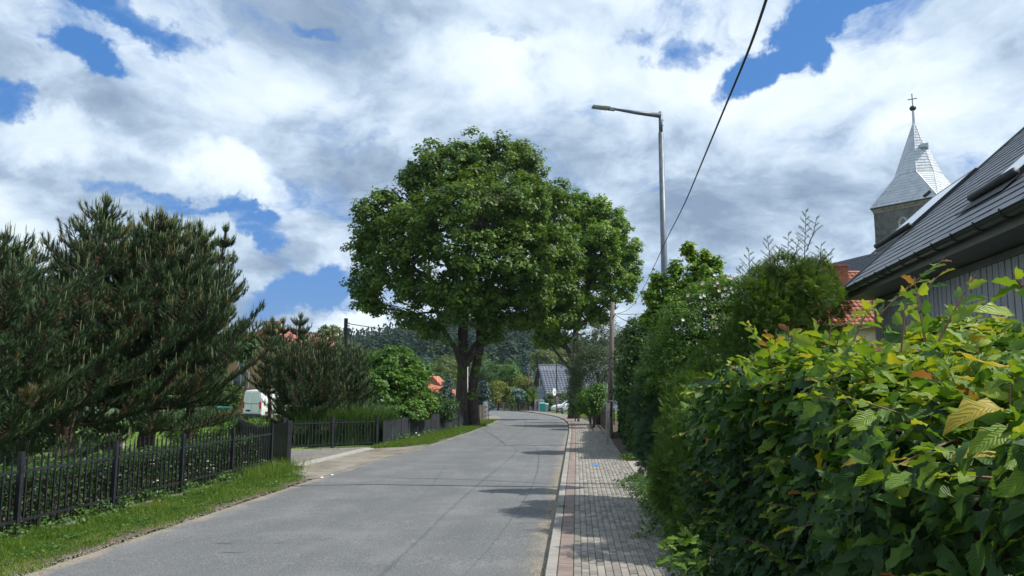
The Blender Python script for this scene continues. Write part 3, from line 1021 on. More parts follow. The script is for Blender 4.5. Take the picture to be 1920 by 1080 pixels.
# slates
slate_me = []
for k in range(3):
    mm = MB(); w = .298; h = .25
    mm.add([(0, 0, .0), (w, 0, .0), (w, h + .06, -.006), (0, h + .06, -.006), (0, 0, .020), (w, 0, .020), (w, h + .06, .006), (0, h + .06, .006)],
           [(3, 2, 1, 0), (4, 5, 6, 7), (0, 1, 5, 4), (1, 2, 6, 5), (2, 3, 7, 6), (3, 0, 4, 7)])
    slate_me.append(mm.mesh('slate', M['slate']))
Rm = Matrix((be, bup, bno)).transposed()
if Rm.determinant() < 0:
    pass
Rq = Rm.to_4x4()
SV = []; slots = []
for r in range(int(BS / .22)):
    for c in range(int(BL / .30)):
        x = c * .30 + (.15 if r % 2 else 0); y = r * .22
        p = E0 + be * x + bup * (y + .0) + bno * (-.012 + random.uniform(0, .004))
        slots.append((p, (p - Vector((0, 0, CAMZ))).length))
vis = [i for i, (p, d) in enumerate(slots) if p.y > 6.0 and abs(p.x / p.y) < .73]
vis.sort(key=lambda i: slots[i][1])
near = set(vis[:290])
T8 = [Vector(v.co) for v in slate_me[0].vertices]; F8 = [tuple(p.vertices) for p in slate_me[0].polygons]
mm = MB()
for i, (p, d) in enumerate(slots):
    tl = random.uniform(-.006, .006)
    if i in near:
        o = link('slate', slate_me[i % 3], barn, None)
        o.matrix_local = Matrix.Translation(p - org(barn)) @ Rq @ Matrix.Rotation(tl, 4, 'X')
    else:
        mm.add([p + be * v.x + bup * v.y + bno * (v.z + tl * v.y) for v in T8], F8)
mm.build('slate_rows', M['slate'], barn, 'stuff')
# verge trim on the far rake
MB().obox(E0 - be * .03, be, bup, bno, -.03, .03, -.02, BS, -.2, .035).build('verge_board', M['barntrim'], barn)
# fascia, soffit
MB().obox(E0 + be * .02, be, bn, ZU, 0, BL, .05, .09, -.19, -.03).build('fascia', M['barntrim'], barn)
so = MB()
a = E0 + bn * .09 - ZU * .18; 
so.add([a, a + be * BL, a + be * BL + bn * .50 - ZU * .02, a + bn * .50 - ZU * .02,
        a + ZU * .03, a + be * BL + ZU * .03, a + be * BL + bn * .50 + ZU * .01, a + bn * .50 + ZU * .01], [(0, 1, 2, 3), (7, 6, 5, 4), (0, 4, 5, 1), (3, 2, 6, 7), (0, 3, 7, 4), (1, 5, 6, 2)])
so.build('soffit', M['barntrim'], barn)
MB().obox(E0 + be * .1, be, bn, ZU, 0, BL - .2, .50, .525, -.30, -.215).build('wall_plate', M['barntrim'], barn)
MB().obox(wall0 + be * .0, be, bn, ZU, .1, BL - .1, .0, .20, gz - eav - .3, -.19).build('wall', M['batten'], barn)
MB().obox(wall0, be, bn, ZU, .1, .3, .2, 8.0, gz - eav - .3, -.2).build('gable_wall', M['batten'], barn)
# gable triangle (far side)
gb = MB(); a = wall0 + be * .15; w = BS * math.cos(bpit) * 2 - .9; h = math.tan(bpit)
gb.prism([(0, -.3), (w, -.3), (w / 2, w / 2 * h - .2)], bn, ZU, a, be, .12)
gb.build('gable', M['batten'], barn)
# opposite roof slope so the barn has a back
ridge = E0 + bup * BS
bdn = (bn * math.cos(bpit) - ZU * math.sin(bpit)).normalized()
MB().obox(ridge + be * .02, be, bdn, be.cross(bdn) * (1 if be.cross(bdn).z > 0 else -1), 0, BL, 0, BS, -.16, -.01).build('roof', M['slate'], barn)
MB().tube([ridge - ZU * .02, ridge + be * BL - ZU * .02], .09, 8).build('ridge_cap', M['gutter'], barn)
# boards
bw = .165
nb = int((BL - .3) / bw)
bmesh_ = []
for k in range(3):
    mm = MB(); hh = eav - gz - .235
    mm.box(0, bw - .030, -.022, 0, 0, hh)
    bmesh_.append(mm.mesh('board', M['barnboard']))
ang = math.atan2(be.y, be.x)
for k in range(nb):
    p = wall0 + be * (.12 + k * bw) + bn * (-.001 - random.uniform(0, .004)); p.z = gz
    o = link('board', bmesh_[k % 3], barn, p - org(barn))
    # local +y must point outwards (-bn)
    o.rotation_euler = (0, 0, ang)
# gutter with hooks
gm = MB(); prof = [(-.065 * math.cos(t), -.065 * math.sin(t)) for t in np.linspace(0, math.pi, 9)] + [(.060 * math.cos(t), -.060 * math.sin(t)) for t in np.linspace(0, math.pi, 9)]
gm.prism([(x, z) for x, z in prof], bn, ZU, E0 + bn * -.03 - ZU * .045 - be * .05, be, BL)
gm.tube([E0 + bn * -.10 - ZU * .04 - be * .05, E0 + bn * -.10 - ZU * .04 + be * BL], .011, 6)
gm.build('gutter', M['gutter'], barn, smooth=False)
x = .25
while x < BL:
    pts = [E0 + be * x + bn * (-.03 - .072 * math.cos(t)) - ZU * (.045 + .072 * math.sin(t)) for t in np.linspace(0, math.pi, 9)]
    pts = [E0 + be * x + bn * -.11 - ZU * .02] + pts + [E0 + be * x + bn * .06 - ZU * .06]
    MB().tube(pts, .010, 5).build('gutter_hook', M['gutter'], barn)
    x += .62
    if abs(x - 3.35) < .3: x += .0
# union clip pair of the gutter
for xx_ in (3.0, 3.10):
    pts = [E0 + be * xx_ + bn * (-.03 - .074 * math.cos(t)) - ZU * (.045 + .074 * math.sin(t)) for t in np.linspace(0, math.pi, 9)]
    MB().tube(pts, .012, 5).build('gutter_joint', M['gutter'], barn)


def roof_window(x0, x1, y0, y1, lab):
    """x along eave from the far corner, y up the slope"""
    fr = MB()
    for (a0, a1, b0, b1) in ((x0, x0 + .07, y0, y1), (x1 - .07, x1, y0, y1), (x0 + .07, x1 - .07, y1 - .07, y1), (x0 + .07, x1 - .07, y0, y0 + .07)):
        fr.obox(E0, be, bup, bno, a0, a1, b0, b1, -.02, .065)
    f = fr.build('roof_window', M['gutter'], barn)
    if lab: f['label'] = lab
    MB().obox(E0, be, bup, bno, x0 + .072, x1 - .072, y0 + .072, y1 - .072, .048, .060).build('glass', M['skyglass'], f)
    a = E0 + be * (x0 - .05) + bup * (y0 - .02) + bno * .075
    b_ = E0 + be * (x1 + .05) + bup * (y0 - .02) + bno * .075
    MB().tube([a, b_], .055, 10).build('shutter_roller', M['dark_plastic'], f, smooth=True)
    MB().obox(E0, be, bup, bno, x0 - .12, x1 + .12, y0 - .30, y0 - .03, .022, .030).build('apron', M['batten'], f)


def slope_at(u, v):
    """intersect pixel ray with roof plane -> (x along eave, y up slope)"""
    o = Vector((0, 0, CAMZ)); d = P(u, v, 10) - o
    t = (E0 - o).dot(bno) / d.dot(bno)
    q_ = o + d * t - E0
    return q_.dot(be), q_.dot(bup)


q1 = slope_at(1661, 455); q2 = slope_at(1699, 438); q3 = slope_at(1775, 362)
q4 = slope_at(1842, 368); q5 = slope_at(1903, 338)
xs1 = sorted((q1[0], q2[0])); yv = (q1[1] + q2[1]) / 2
roof_window(xs1[0], xs1[0] + max(.50, xs1[1] - xs1[0]), yv, q3[1] + .25, 'far roof window with roller shutter box at its foot')
xs2 = sorted((q4[0], q5[0])); yv2 = (q4[1] + q5[1]) / 2
roof_window(xs2[0], xs2[0] + max(.50, xs2[1] - xs2[0]), yv2, yv2 + 2.0, 'near roof window with roller shutter box at its foot')
print('roofwin', q1, q2, q3, q4, q5)
vb = slope_at(1735, 372)
vp = MB(); vp.obox(E0, be, bup, bno, vb[0], vb[0] + .25, vb[1], vb[1] + .12, .02, .10); vp.build('roof_vent', M['gutter'], barn)

# ------------------------------------------------------------------ church
YC = 90.0
cc = P(1713, 225, YC); cx, cy = cc.x, cc.y
zc_eave = P(1720, 388, YC).z
va = math.atan2(cx, cy)
lat = Vector((math.cos(va), -math.sin(va), 0)); dep = Vector((math.sin(va), math.cos(va), 0))
RR = 5.8
cang = [math.radians(a) for a in (200, 290, 20, 110)]     # left, front, right, back corners


def crn(k, r, z):
    a = cang[k]
    return Vector((cx, cy, z)) + lat * (r * math.cos(a)) + dep * (r * math.sin(a))


gz = g(90)
church = thing('church', 'old church with grey rendered stone tower, silver faceted spire, ball and cross', 'church', (cx, cy, gz))
tw = MB(); rt = RR * .93
tw.hexa([crn(k, rt, gz - 1) for k in range(4)] + [crn(k, rt, zc_eave - .35) for k in range(4)])
tw.build('tower', M['render'], church)
# quoins and corner stones
for k in (0, 1):
    for j in range(26):
        z0 = zc_eave - .75 - j * .62
        c0 = crn(k, rt, z0)
        nx_ = (crn((k + 1) % 4, rt, z0) - c0).normalized(); pr = (crn((k - 1) % 4, rt, z0) - c0).normalized()
        l1, l2 = (1.25, .65) if j % 2 else (.65, 1.25)
        l1 *= random.uniform(.85, 1.1); l2 *= random.uniform(.85, 1.1)
        o_ = -(nx_ + pr) * random.uniform(.02, .05)
        q_ = MB(); z1 = z0 + .60
        b_ = [c0 + o_, c0 + o_ + nx_ * l1, c0 + nx_ * l1 + pr * .3, c0 + pr * l2 + o_]
        q_.hexa([c0 + o_, c0 + o_ + nx_ * l1, c0 + o_ + nx_ * l1 + pr * l2, c0 + o_ + pr * l2] + [p + ZU * .60 for p in [c0 + o_, c0 + o_ + nx_ * l1, c0 + o_ + nx_ * l1 + pr * l2, c0 + o_ + pr * l2]])
        q_.build('quoin', M['quoin'] if k == 0 else M['sandstone'], church)
# cornice courses
for (z0, z1, r) in ((-.70, -.38, rt * 1.02), (-.38, -.12, rt * 1.05)):
    MB().hexa([crn(k, r, zc_eave + z0) for k in range(4)] + [crn(k, r * 1.012, zc_eave + z1) for k in range(4)]).build('cornice', M['sandstone'], church)
# belfry windows on the two visible faces
for fk, ft in ((0, .47), (1, .45)):
    c0 = crn(fk, rt, 0); c1 = crn(fk + 1, rt, 0); e = (c1 - c0).normalized(); outn = Vector((e.y, -e.x, 0))
    if outn.dot(Vector((cx, cy, 0)) - c0) > 0: outn = -outn
    base = c0.lerp(c1, ft); base.z = zc_eave - 4.7
    arch = [(-.5, 0), (.5, 0), (.5, 2.0)] + [(.5 * math.cos(t), 2.0 + .95 * math.sin(t) ** .9) for t in np.linspace(.15, math.pi - .15, 9)] + [(-.5, 2.0)]
    surround = [(x * 1.45, y * 1.07 - .1) for x, y in arch]
    MB().prism(surround, e, ZU, base, outn, .07).build('window_surround', M['sandstone'], church)
    wn = MB().prism(arch, e, ZU, base + outn * .075, outn, .02).build('belfry_window', M['glass'], church)
    fm = MB()
    fm.obox(base + outn * .10, e, ZU, outn, -.5, -.42, 0, 2.0, 0, .05); fm.obox(base + outn * .10, e, ZU, outn, .42, .5, 0, 2.0, 0, .05)
    fm.obox(base + outn * .10, e, ZU, outn, -.04, .04, .06, 2.0, 0, .05); fm.obox(base + outn * .10, e, ZU, outn, -.42, .42, 0, .07, 0, .06); fm.obox(base + outn * .10, e, ZU, outn, -.42, .42, 1.94, 2.02, 0, .06)
    fm.tube([base + outn * .12 + e * (.46 * math.cos(t)) + ZU * (2.0 + .88 * math.sin(t)) for t in np.linspace(0, math.pi, 11)], .045, 4)
    fm.build('frame', M['white_trim'], wn)
    lv_ = MB()
    for z in np.arange(.15, 1.9, .24): lv_.obox(base + outn * .098, e, ZU, outn, -.42, .42, z, z + .10, 0, .03)
    lv_.build('louvre', M['white_trim'], wn)
# spire: square eave flaring to an octagon, then a pyramid; shingle sheets as raised courses
oct_a = []
zb = P(1712, 330, YC).z; za = P(1712, 227, YC).z


def octv(j, r, z):
    # octagon corners: two per square corner
    k = j // 2; a = cang[k % 4] + (-.39 if j % 2 == 0 else .39)
    return Vector((cx, cy, z)) + lat * (r * math.cos(a)) + dep * (r * math.sin(a))


RO = 2.6
faces = []
for k in range(4):
    c = crn(k, RR, zc_eave)
    faces.append([c, octv(2 * k + 1, RO, zb), octv(2 * k, RO, zb)])            # corner triangle
    c2 = crn((k + 1) % 4, RR, zc_eave)
    faces.append([c, c2, octv((2 * k + 2) % 8, RO, zb), octv(2 * k + 1, RO, zb)])  # side trapezium
apex = Vector((cx, cy, za))
for j in range(8):
    faces.append([octv(j, RO, zb), octv((j + 1) % 8, RO, zb), apex])
ctr = Vector((cx, cy, zc_eave + 3))
sp = MB()
for f in faces:
    n_ = (f[1] - f[0]).cross(f[2] - f[0])
    if n_.dot(f[0] - ctr) < 0: f.reverse()
    sp.add(f, [tuple(range(len(f)))])
spire = sp.build('spire', M['zinc'], church)
# shingles: clip horizontal bands of each facet
sh_objs = 0
SHM = []
for f in faces:
    n_ = (f[1] - f[0]).cross(f[2] - f[0]).normalized()
    if n_.z < 0: n_ = -n_
    hx = Vector((-n_.y, n_.x, 0)).normalized()
    upv = n_.cross(hx)
    if upv.z < 0: upv = -upv
    o_ = f[0]
    pts2 = [((p - o_).dot(hx), (p - o_).dot(upv)) for p in f]

    def span(y):
        xs_ = []
        for (x0, y0), (x1, y1) in zip(pts2, pts2[1:] + pts2[:1]):
            if (y0 - y) * (y1 - y) <= 0 and abs(y1 - y0) > 1e-6:
                xs_.append(x0 + (x1 - x0) * (y - y0) / (y1 - y0))
        return (min(xs_), max(xs_)) if len(xs_) >= 2 else None
    ymin = min(y for x, y in pts2); ymax = max(y for x, y in pts2)
    row = 0; y = ymin + .01
    visible = n_.dot(Vector((cx, cy, 0)).normalized()) < .25
    while y < ymax - .1:
        y2 = min(y + .42, ymax - .02)
        s0, s1 = span(y + .003), span(y2)
        if s0 and s1 and s0[1] - s0[0] > .12:
            xw = .80; x = math.floor(s0[0] / xw) * xw - (xw / 2 if row % 2 else 0)
            while x < s0[1]:
                xa0, xb0 = max(x, s0[0]) + .012, min(x + xw, s0[1]) - .012
                xa1, xb1 = max(x, s1[0]) + .012, min(x + xw, s1[1]) - .012
                if xb0 - xa0 > .05:
                    if xb1 < xa1: xa1 = xb1 = min(max((xa1 + xb1) / 2, s1[0]), s1[1])
                    w = lambda X, Y_, Z: o_ + hx * X + upv * Y_ + n_ * Z
                    vv = [w(xa0, y, .004), w(xb0, y, .004), w(xb1, y2, .004), w(xa1, y2, .004), w(xa0, y, .045), w(xb0, y, .045), w(xb1, y2, .014), w(xa1, y2, .014)]
                    SHM.append((visible, vv, y))
                x += xw
        y += .42; row += 1
cnt = 0; rest = MB()
FF = [(3, 2, 1, 0), (4, 5, 6, 7), (0, 1, 5, 4), (1, 2, 6, 5), (2, 3, 7, 6), (3, 0, 4, 7)]
for vis_, vv, y in SHM:
    if vis_ and cnt < 290:
        MB().add(vv, FF).build('zinc_sheet', M['zinc'], church); cnt += 1
    else:
        rest.add(vv, FF)
rest.build('zinc_sheets', M['zinc'], church, 'stuff')
# hips
hp = MB()
for k in range(4):
    for j in (2 * k, 2 * k + 1): hp.tube([crn(k, RR, zc_eave) + ZU * .03, octv(j, RO, zb) + ZU * .03], .05, 5)
for j in range(8): hp.tube([octv(j, RO, zb) + ZU * .02, apex + ZU * .05], [.055, .04], 5)
hp.build('hip_seam', M['zinc'], church)
MB().hexa([crn(k, RR * 1.01, zc_eave - .14) for k in range(4)] + [crn(k, RR * 1.01, zc_eave - .01) for k in range(4)]).build('eave_board', M['batten'], church)
# small dormer hatch
hx_ = P(1733, 272, YC - 1.5)
dm = MB(); dm.obox(hx_, lat, dep, ZU, -.45, .45, -.3, 1.2, -.3, .18); dm.build('hatch', M['zinc'], church)
# finial
z1 = P(1712, 203, YC).z; z2 = P(1712, 177, YC).z
fn = MB(); fn.tube([Vector((cx, cy, za - .4)), Vector((cx, cy, z1))], [.17, .13], 8); fn.build('finial_rod', M['zinc'], church)
MB().ball((cx, cy, z1), .40, 14, 10, .85).build('ball', M['copper'], church, smooth=True)
cr = MB(); cr.tube([Vector((cx, cy, z1)), Vector((cx, cy, z2))], .055, 6)
zc_ = z1 + (z2 - z1) * .66
cr.tube([Vector((cx, cy, zc_)) - lat * .45, Vector((cx, cy, zc_)) + lat * .45], .055, 6)
for dxx, zz_ in ((-.45, zc_), (.45, zc_), (0, z2)): cr.ball(Vector((cx, cy, zz_)) + lat * dxx, .09, 6, 4)
cr.build('cross', M['copper'], church)
# nave roof, left of and behind the tower
nv0 = P(1548, 500, 84); nv1 = P(1652, 474, 80)
nd = Vector((nv1.x - nv0.x, nv1.y - nv0.y, 0)).normalized()
rz = nv1.z
r0 = P(1548, 500, 86); r1 = P(1700, 462, 86)
zr = 0.5 * (P(1648, 474, 88).z + P(1560, 495, 88).z)
ra = P(1540, 501, 96); rb = P(1660, 471, 84)
ra.z = rb.z
dirn = (rb - ra); dirn.z = 0; dirn.normalize(); nr_ = Vector((dirn.y, -dirn.x, 0))
if nr_.y > 0: nr_ = -nr_
dn_ = (nr_ * math.cos(.85) - ZU * math.sin(.85))
nf = nr_ * math.cos(.72) + ZU * math.sin(.72)
L_ = (rb - ra).length + 4
rn = MB(); rn.obox(ra, dirn, dn_, dirn.cross(dn_), 0, L_, 0, 8.5, -.12, .12); rn.build('nave_roof', M['slate_dark'], church)
dn2 = (-nr_ * math.cos(.85) - ZU * math.sin(.85))
MB().obox(ra, dirn, dn2, dirn.cross(dn2), 0, L_, .1, 8.5, -.12, .12).build('nave_roof', M['slate_dark'], church)
cs_ = MB()
for k in range(1, 20):
    y = k * .42
    nn_ = dirn.cross(dn_); s_ = 1 if nn_.z > 0 else -1
    cs_.obox(ra, dirn, dn_, nn_ * s_, 0, L_, y, y + .06, .12, .16)
cs_.build('slate_courses', M['slate'], church, 'stuff')
MB().obox(ra + nr_ * 5.0 - ZU * 6.2, dirn, nr_ * -1, ZU, .5, L_, 0, 10, -8, 0).build('nave_wall', M['render'], church)

# ------------------------------------------------------------------ red tiled house between the bushes and the barn
hy = 40.0
ha = P(1425, 512, hy + 1); hb = P(1640, 520, hy - 3)
rdg = P(1560, 511, hy); rz = P(1560, 512, hy).z
rhouse = thing('house', 'house with orange red tiled roof, brick chimney and small roof window behind the bushes', 'house', (rdg.x, hy, g(hy)))
rl = XatY(1424, 512, hy); rr_ = XatY(1650, 512, hy)
pr = math.radians(40); upd = Vector((0, math.cos(pr), math.sin(pr))); noo = Vector((0, -math.sin(pr), math.cos(pr)))
rb0 = Vector((rl, hy, rz)); SLP = 5.0
MB().obox(rb0, Vector((1, 0, 0)), -upd, noo, 0, rr_ - rl, 0, SLP, -.15, -.02).build('roof', M['redtile'], rhouse)
upd2 = Vector((0, -math.cos(pr), math.sin(pr))); noo2 = Vector((0, math.sin(pr), math.cos(pr)))
MB().obox(rb0, Vector((1, 0, 0)), -upd2, noo2, 0, rr_ - rl, .02, SLP, -.15, -.02).build('roof', M['redtile'], rhouse)
# pantiles: rounded pieces
def pantile(name, w, h, mat):
    mm = MB(); n = 5
    top = [(w * k / n, .045 * math.sin(math.pi * k / n) ** .8 if k not in (0, n) else 0) for k in range(n + 1)]
    for (x, z) in top: mm.v += [(x, 0, z + .03), (x, h * 1.12, z + .0)]
    for k in range(n): mm.f.append((2 * k, 2 * k + 2, 2 * k + 3, 2 * k + 1))
    b0 = len(mm.v)
    for (x, z) in top: mm.v.append((x, 0, z))
    for k in range(n): mm.f.append((b0 + k, b0 + k + 1, 2 * k + 2, 2 * k))
    return mm


def tile_roof(origin, ax, up_, no_, W_, H_, tw, th, mat, parent, nobj, order=None, name='roof_tile'):
    proto = pantile(name, tw, th, mat)
    me_ = proto.mesh(name, mat, smooth=True)
    Tm = [Vector(v) for v in proto.v]
    R4 = Matrix((ax, up_, no_)).transposed().to_4x4()
    pos_ = [(c * tw, r * th) for r in range(int(H_ / th)) for c in range(int(W_ / tw))]
    if order: pos_.sort(key=order)
    rest_ = MB()
    for i, (x, y) in enumerate(pos_):
        p = origin + ax * x + up_ * y + no_ * random.uniform(0, .012)
        if i < nobj:
            o = link(name, me_, parent); o.matrix_local = Matrix.Translation(p - org(parent)) @ R4
        else:
            rest_.add([p + ax * v.x + up_ * v.y + no_ * v.z for v in Tm], proto.f)
    if rest_.v: rest_.build(name + '_rows', mat, parent, 'stuff')


low = rb0 - upd * SLP
xc0 = XatY(1545, 530, hy - 1) - rl
tile_roof(low, Vector((1, 0, 0)), upd, noo, rr_ - rl, SLP - .02, .26, .33, M['redtile'], rhouse, 200, order=lambda q_: (q_[0] < xc0) * 100 + abs(q_[0] - xc0 - 1) + (SLP - q_[1]))
MB().tube([rb0 + ZU * .02, rb0 + Vector((rr_ - rl, 0, .02))], .11, 8).build('ridge_tiles', M['redtile'], rhouse)
MB().box(rl + .4, rr_ - .4, hy - 3.3, hy + 3.3, g(hy) - .3, rz - 3.1).build('wall', M['cream'], rhouse)
for xx_ in (rl + .4, rr_ - .5):
    gx = MB(); gx.prism([(-3.3, -3.1), (3.3, -3.1), (0, -.25)], Vector((0, 1, 0)), ZU, Vector((xx_, hy, rz)), Vector((1, 0, 0)), .1)
    gx.build('gable', M['cream'], rhouse)
c0 = XatY(1549, 503, hy - .9); c1 = XatY(1584, 503, hy - .9); zt = P(1560, 497, hy - .9).z
ch = MB(); ch.box(c0, c1, hy - 1.3, hy - .6, zt - 1.6, zt - .12); chm = ch.build('chimney', M['brick'], rhouse)
for r in range(14):
    for c in range(5):
        w_ = (c1 - c0) / 4; xo = c0 + c * w_ - (w_ / 2 if r % 2 else 0)
        a0, a1 = max(xo, c0) + .006, min(xo + w_, c1) - .006
        if a1 - a0 > .03:
            MB().box(a0, a1, hy - 1.315, hy - 1.299, zt - .22 - r * .085, zt - .22 - r * .085 + .07).build('brick', M['brick'], chm)
MB().box(c0 - .05, c1 + .05, hy - 1.36, hy - .54, zt - .12, zt - .02).build('chimney_cap', M['brick'], chm)
w0 = P(1556, 523, hy - 1.2); 
wfr = MB(); pw0 = (w0 - low).dot(upd); xw0 = XatY(1556, 523, hy - 1.2) - rl; xw1 = XatY(1576, 523, hy - 1.2) - rl
wm = MB().obox(low, Vector((1, 0, 0)), upd, noo, xw0, xw1, pw0 - .45, pw0 + .40, .0, .13).build('roof_window', M['gutter'], rhouse)
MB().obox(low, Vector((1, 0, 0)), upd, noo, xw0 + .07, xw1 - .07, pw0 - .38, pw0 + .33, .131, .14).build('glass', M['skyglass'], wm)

# ------------------------------------------------------------------ grey house at the bend
def gz_(p): return g(p.y)


A_f = P(1023.5, 739, 112)             # front eave corner (gable end)
hr = Vector((1, .12, 0)).normalized(); hg = Vector((-.12, 1, 0)).normalized()
# gable width such that the back corner falls at px 997
WG = 9.6
A_b = A_f + hg * WG; A_b = P(997, 739, 120)
hgv = Vector((A_b.x - A_f.x, A_b.y - A_f.y, 0)); WG = hgv.length; hg = hgv.normalized(); hr = Vector((hg.y, -hg.x, 0))
ez = A_f.z
apz = P(1009, 685.5, 116).z
LH = 12.5
gr = g(112)
gh = thing('house', 'blue grey gabled house with steep glazed dark tile roof where the road bends', 'house', (A_f.x, A_f.y, gr))
mid = Vector((A_f.x, A_f.y, 0)) + hg * (WG / 2)
B0 = Vector((A_f.x, A_f.y, 0)) + hr * .5 + hg * .4
MB().obox(B0 + ZU * gr, hr, hg, ZU, 0, LH - 1, 0, WG - .8, -.5, ez - gr + .15).build('wall', M['greywall'], gh)
MB().prism([(.45, 0), (WG - .45, 0), (WG / 2, (apz - ez) * .93)], hg, ZU, Vector((A_f.x, A_f.y, ez)) + hr * .5, hr, .3).build('gable', M['greywall'], gh)
RL = math.hypot(WG / 2, apz - ez)
upf = (hg * (WG / 2) + ZU * (apz - ez)).normalized(); nof = hr.cross(upf); nof = nof if nof.z > 0 else -nof
o_ = Vector((A_f.x, A_f.y, ez))
MB().obox(o_, hr, upf, nof, 0, LH, 0, RL, -.22, -.02).build('roof', M['batten'], gh)
upk = (-hg * (WG / 2) + ZU * (apz - ez)).normalized(); nok = hr.cross(upk); nok = nok if nok.z > 0 else -nok
MB().obox(o_ + hg * WG, hr, upk, nok, 0, LH, 0, RL - .02, -.22, .02).build('roof', M['tileblue'], gh)
tile_roof(o_, hr, upf, nof, LH, RL, .50, .42, M['tileblue'], gh, 298)
MB().tube([o_ + upf * RL + ZU * .05, o_ + upf * RL + hr * LH + ZU * .05], .13, 8).build('ridge_cap', M['tileblue'], gh)
MB().obox(o_, hr, upf, nof, -.10, 0, -.1, RL, -.25, .1).build('barge_board', M['batten'], gh)
MB().obox(o_ + hg * WG, hr, upk, nok, -.10, 0, -.1, RL, -.25, .1).build('barge_board', M['batten'], gh)
MB().tube([o_ - nof * .1 - hg * .1, o_ - nof * .1 - hg * .1 + hr * LH], .08, 8).build('gutter', M['batten'], gh)
for (t, z, w, h) in ((.30, .9, .9, 1.3), (.52, .95, .9, 1.3), (.70, .9, .9, 1.3)):
    b0 = Vector((A_f.x, A_f.y, ez + z)) + hr * .5 + hg * (WG * t)
    wn = MB().obox(b0, hg, ZU, -hr, -w / 2, w / 2, 0, h, 0, .05).build('window', M['white_trim'], gh)
    MB().obox(b0, hg, ZU, -hr, -w / 2 + .1, w / 2 - .1, .1, h - .1, .051, .07).build('pane', M['glass'], wn)
b0 = Vector((A_f.x, A_f.y, gr)) + hr * .5 + hg * (WG * .30)
ar = [(-.8, 0), (.8, 0), (.8, 1.5)] + [(.8 * math.cos(t), 1.5 + .55 * math.sin(t)) for t in np.linspace(.2, 2.94, 7)] + [(-.8, 1.5)]
MB().prism(ar, hg, ZU, b0, -hr, .06).build('arched_door', M['dark_plastic'], gh)
for k, t in enumerate((2.2, 5.2, 8.6)):
    b0 = Vector((A_f.x, A_f.y, gr + .9)) + hr * t + hg * .4
    wn = MB().obox(b0, hr, ZU, -hg, 0, 1.1, 0, 1.2, 0, .05).build('window', M['white_trim'], gh)
    MB().obox(b0, hr, ZU, -hg, .1, 1.0, .1, 1.1, .051, .07).build('pane', M['glass'], wn)
pk = MB().obox(Vector((A_f.x, A_f.y, gr)) + hr * 2.0 + hg * .3, hr, ZU, -hg, 0, 2.4, 0, 2.1, .05, 1.2)
pk.build('porch', M['whitewall'], gh)

# ------------------------------------------------------------------ orange house behind the pines
oh = thing('house', 'orange rendered house with faded red roof and chimney mostly hidden by the pines', 'house', (-21, 66, g(66)))
gy = 66.0
zl = P(480, 690, gy).z
x0, x1 = XatY(425, 700, gy), XatY(600, 700, gy)
zE = P(500, 668, gy).z; zR = P(520, 612, gy).z
MB().box(x0, x1, gy, gy + 8, g(gy) - .5, zE).build('wall', M['orangewall'], oh)
# front-facing gable with eaves sloping
xm = XatY(508, 620, gy)
MB().prism([(x0 - xm, zE - zR), (XatY(560, 668, gy) - xm, zE - zR), (0, -.2)], Vector((1, 0, 0)), ZU, Vector((xm, gy - .02, zR)), Vector((0, 1, 0)), .3).build('gable', M['orangewall'], oh)
for sx, xe in ((-1, x0 - .6), (1, XatY(566, 672, gy))):
    a = Vector((xm, gy - .6, zR)); b_ = Vector((xe, gy - .6, zE - .35)); d_ = (b_ - a); L1 = d_.length; d_.normalize()
    n_ = Vector((-d_.z, 0, d_.x)); n_ = n_ if n_.z > 0 else -n_
    MB().obox(a, d_, Vector((0, 1, 0)), n_, 0, L1, 0, 9, 0, .2).build('roof', M['pinktile'], oh)
    MB().obox(a, d_, Vector((0, 1, 0)), n_, 0, L1, -.04, -.001, -.22, .2).build('barge_board', M['rust'], oh)
# right wing roof
a = Vector((XatY(548, 650, gy + 3), gy - .5, P(560, 672, gy).z)); wz = XatY(622, 650, gy) - a.x
upw = Vector((0, math.cos(.75), math.sin(.75)))
now = Vector((0, -math.sin(.75), math.cos(.75)))
MB().obox(a, Vector((1, 0, 0)), upw, now, 0, wz, 0, 3.2, 0, .2).build('wing_roof', M['pinktile'], oh)
MB().box(a.x, a.x + wz - .4, gy + .2, gy + 7, g(gy) - .5, a.z).build('wing_wall', M['orangewall'], oh)
chx = XatY(513, 610, gy + 1)
zct = P(513, 606, gy + 1).z
chm = MB().box(chx - .45, chx + .45, gy + .8, gy + 1.7, zct - 2.2, zct).build('chimney', M['brick'], oh)
MB().box(chx - .58, chx + .58, gy + .67, gy + 1.83, zct, zct + .18).build('chimney_cap', M['brick'], chm)
for (u, v, w, h) in ((452, 712, 1.5, 1.4), (456, 686, .9, 1.3), (540, 700, 1.2, 1.3)):
    p = P(u, v, gy)
    wn = MB().box(p.x - w / 2, p.x + w / 2, gy - .05, gy - .003, p.z - h / 2, p.z + h / 2).build('window', M['white_trim'], oh)
    MB().box(p.x - w / 2 + .1, p.x - .04, gy - .07, gy - .051, p.z - h / 2 + .1, p.z + h / 2 - .1).build('pane', M['glass'], wn)
    MB().box(p.x + .04, p.x + w / 2 - .1, gy - .07, gy - .051, p.z - h / 2 + .1, p.z + h / 2 - .1).build('pane', M['glass'], wn)
# dormer faces in faded red
for (u, v, s_) in ((556, 650, 1.1), (608, 652, .8)):
    p = P(u, v, gy - .4)
    MB().prism([(-s_, -.7), (s_, -.7), (s_ * .15, .9)], Vector((1, 0, 0)), ZU, p, Vector((0, 1, 0)), 1.6).build('dormer', M['pinktile'], oh)

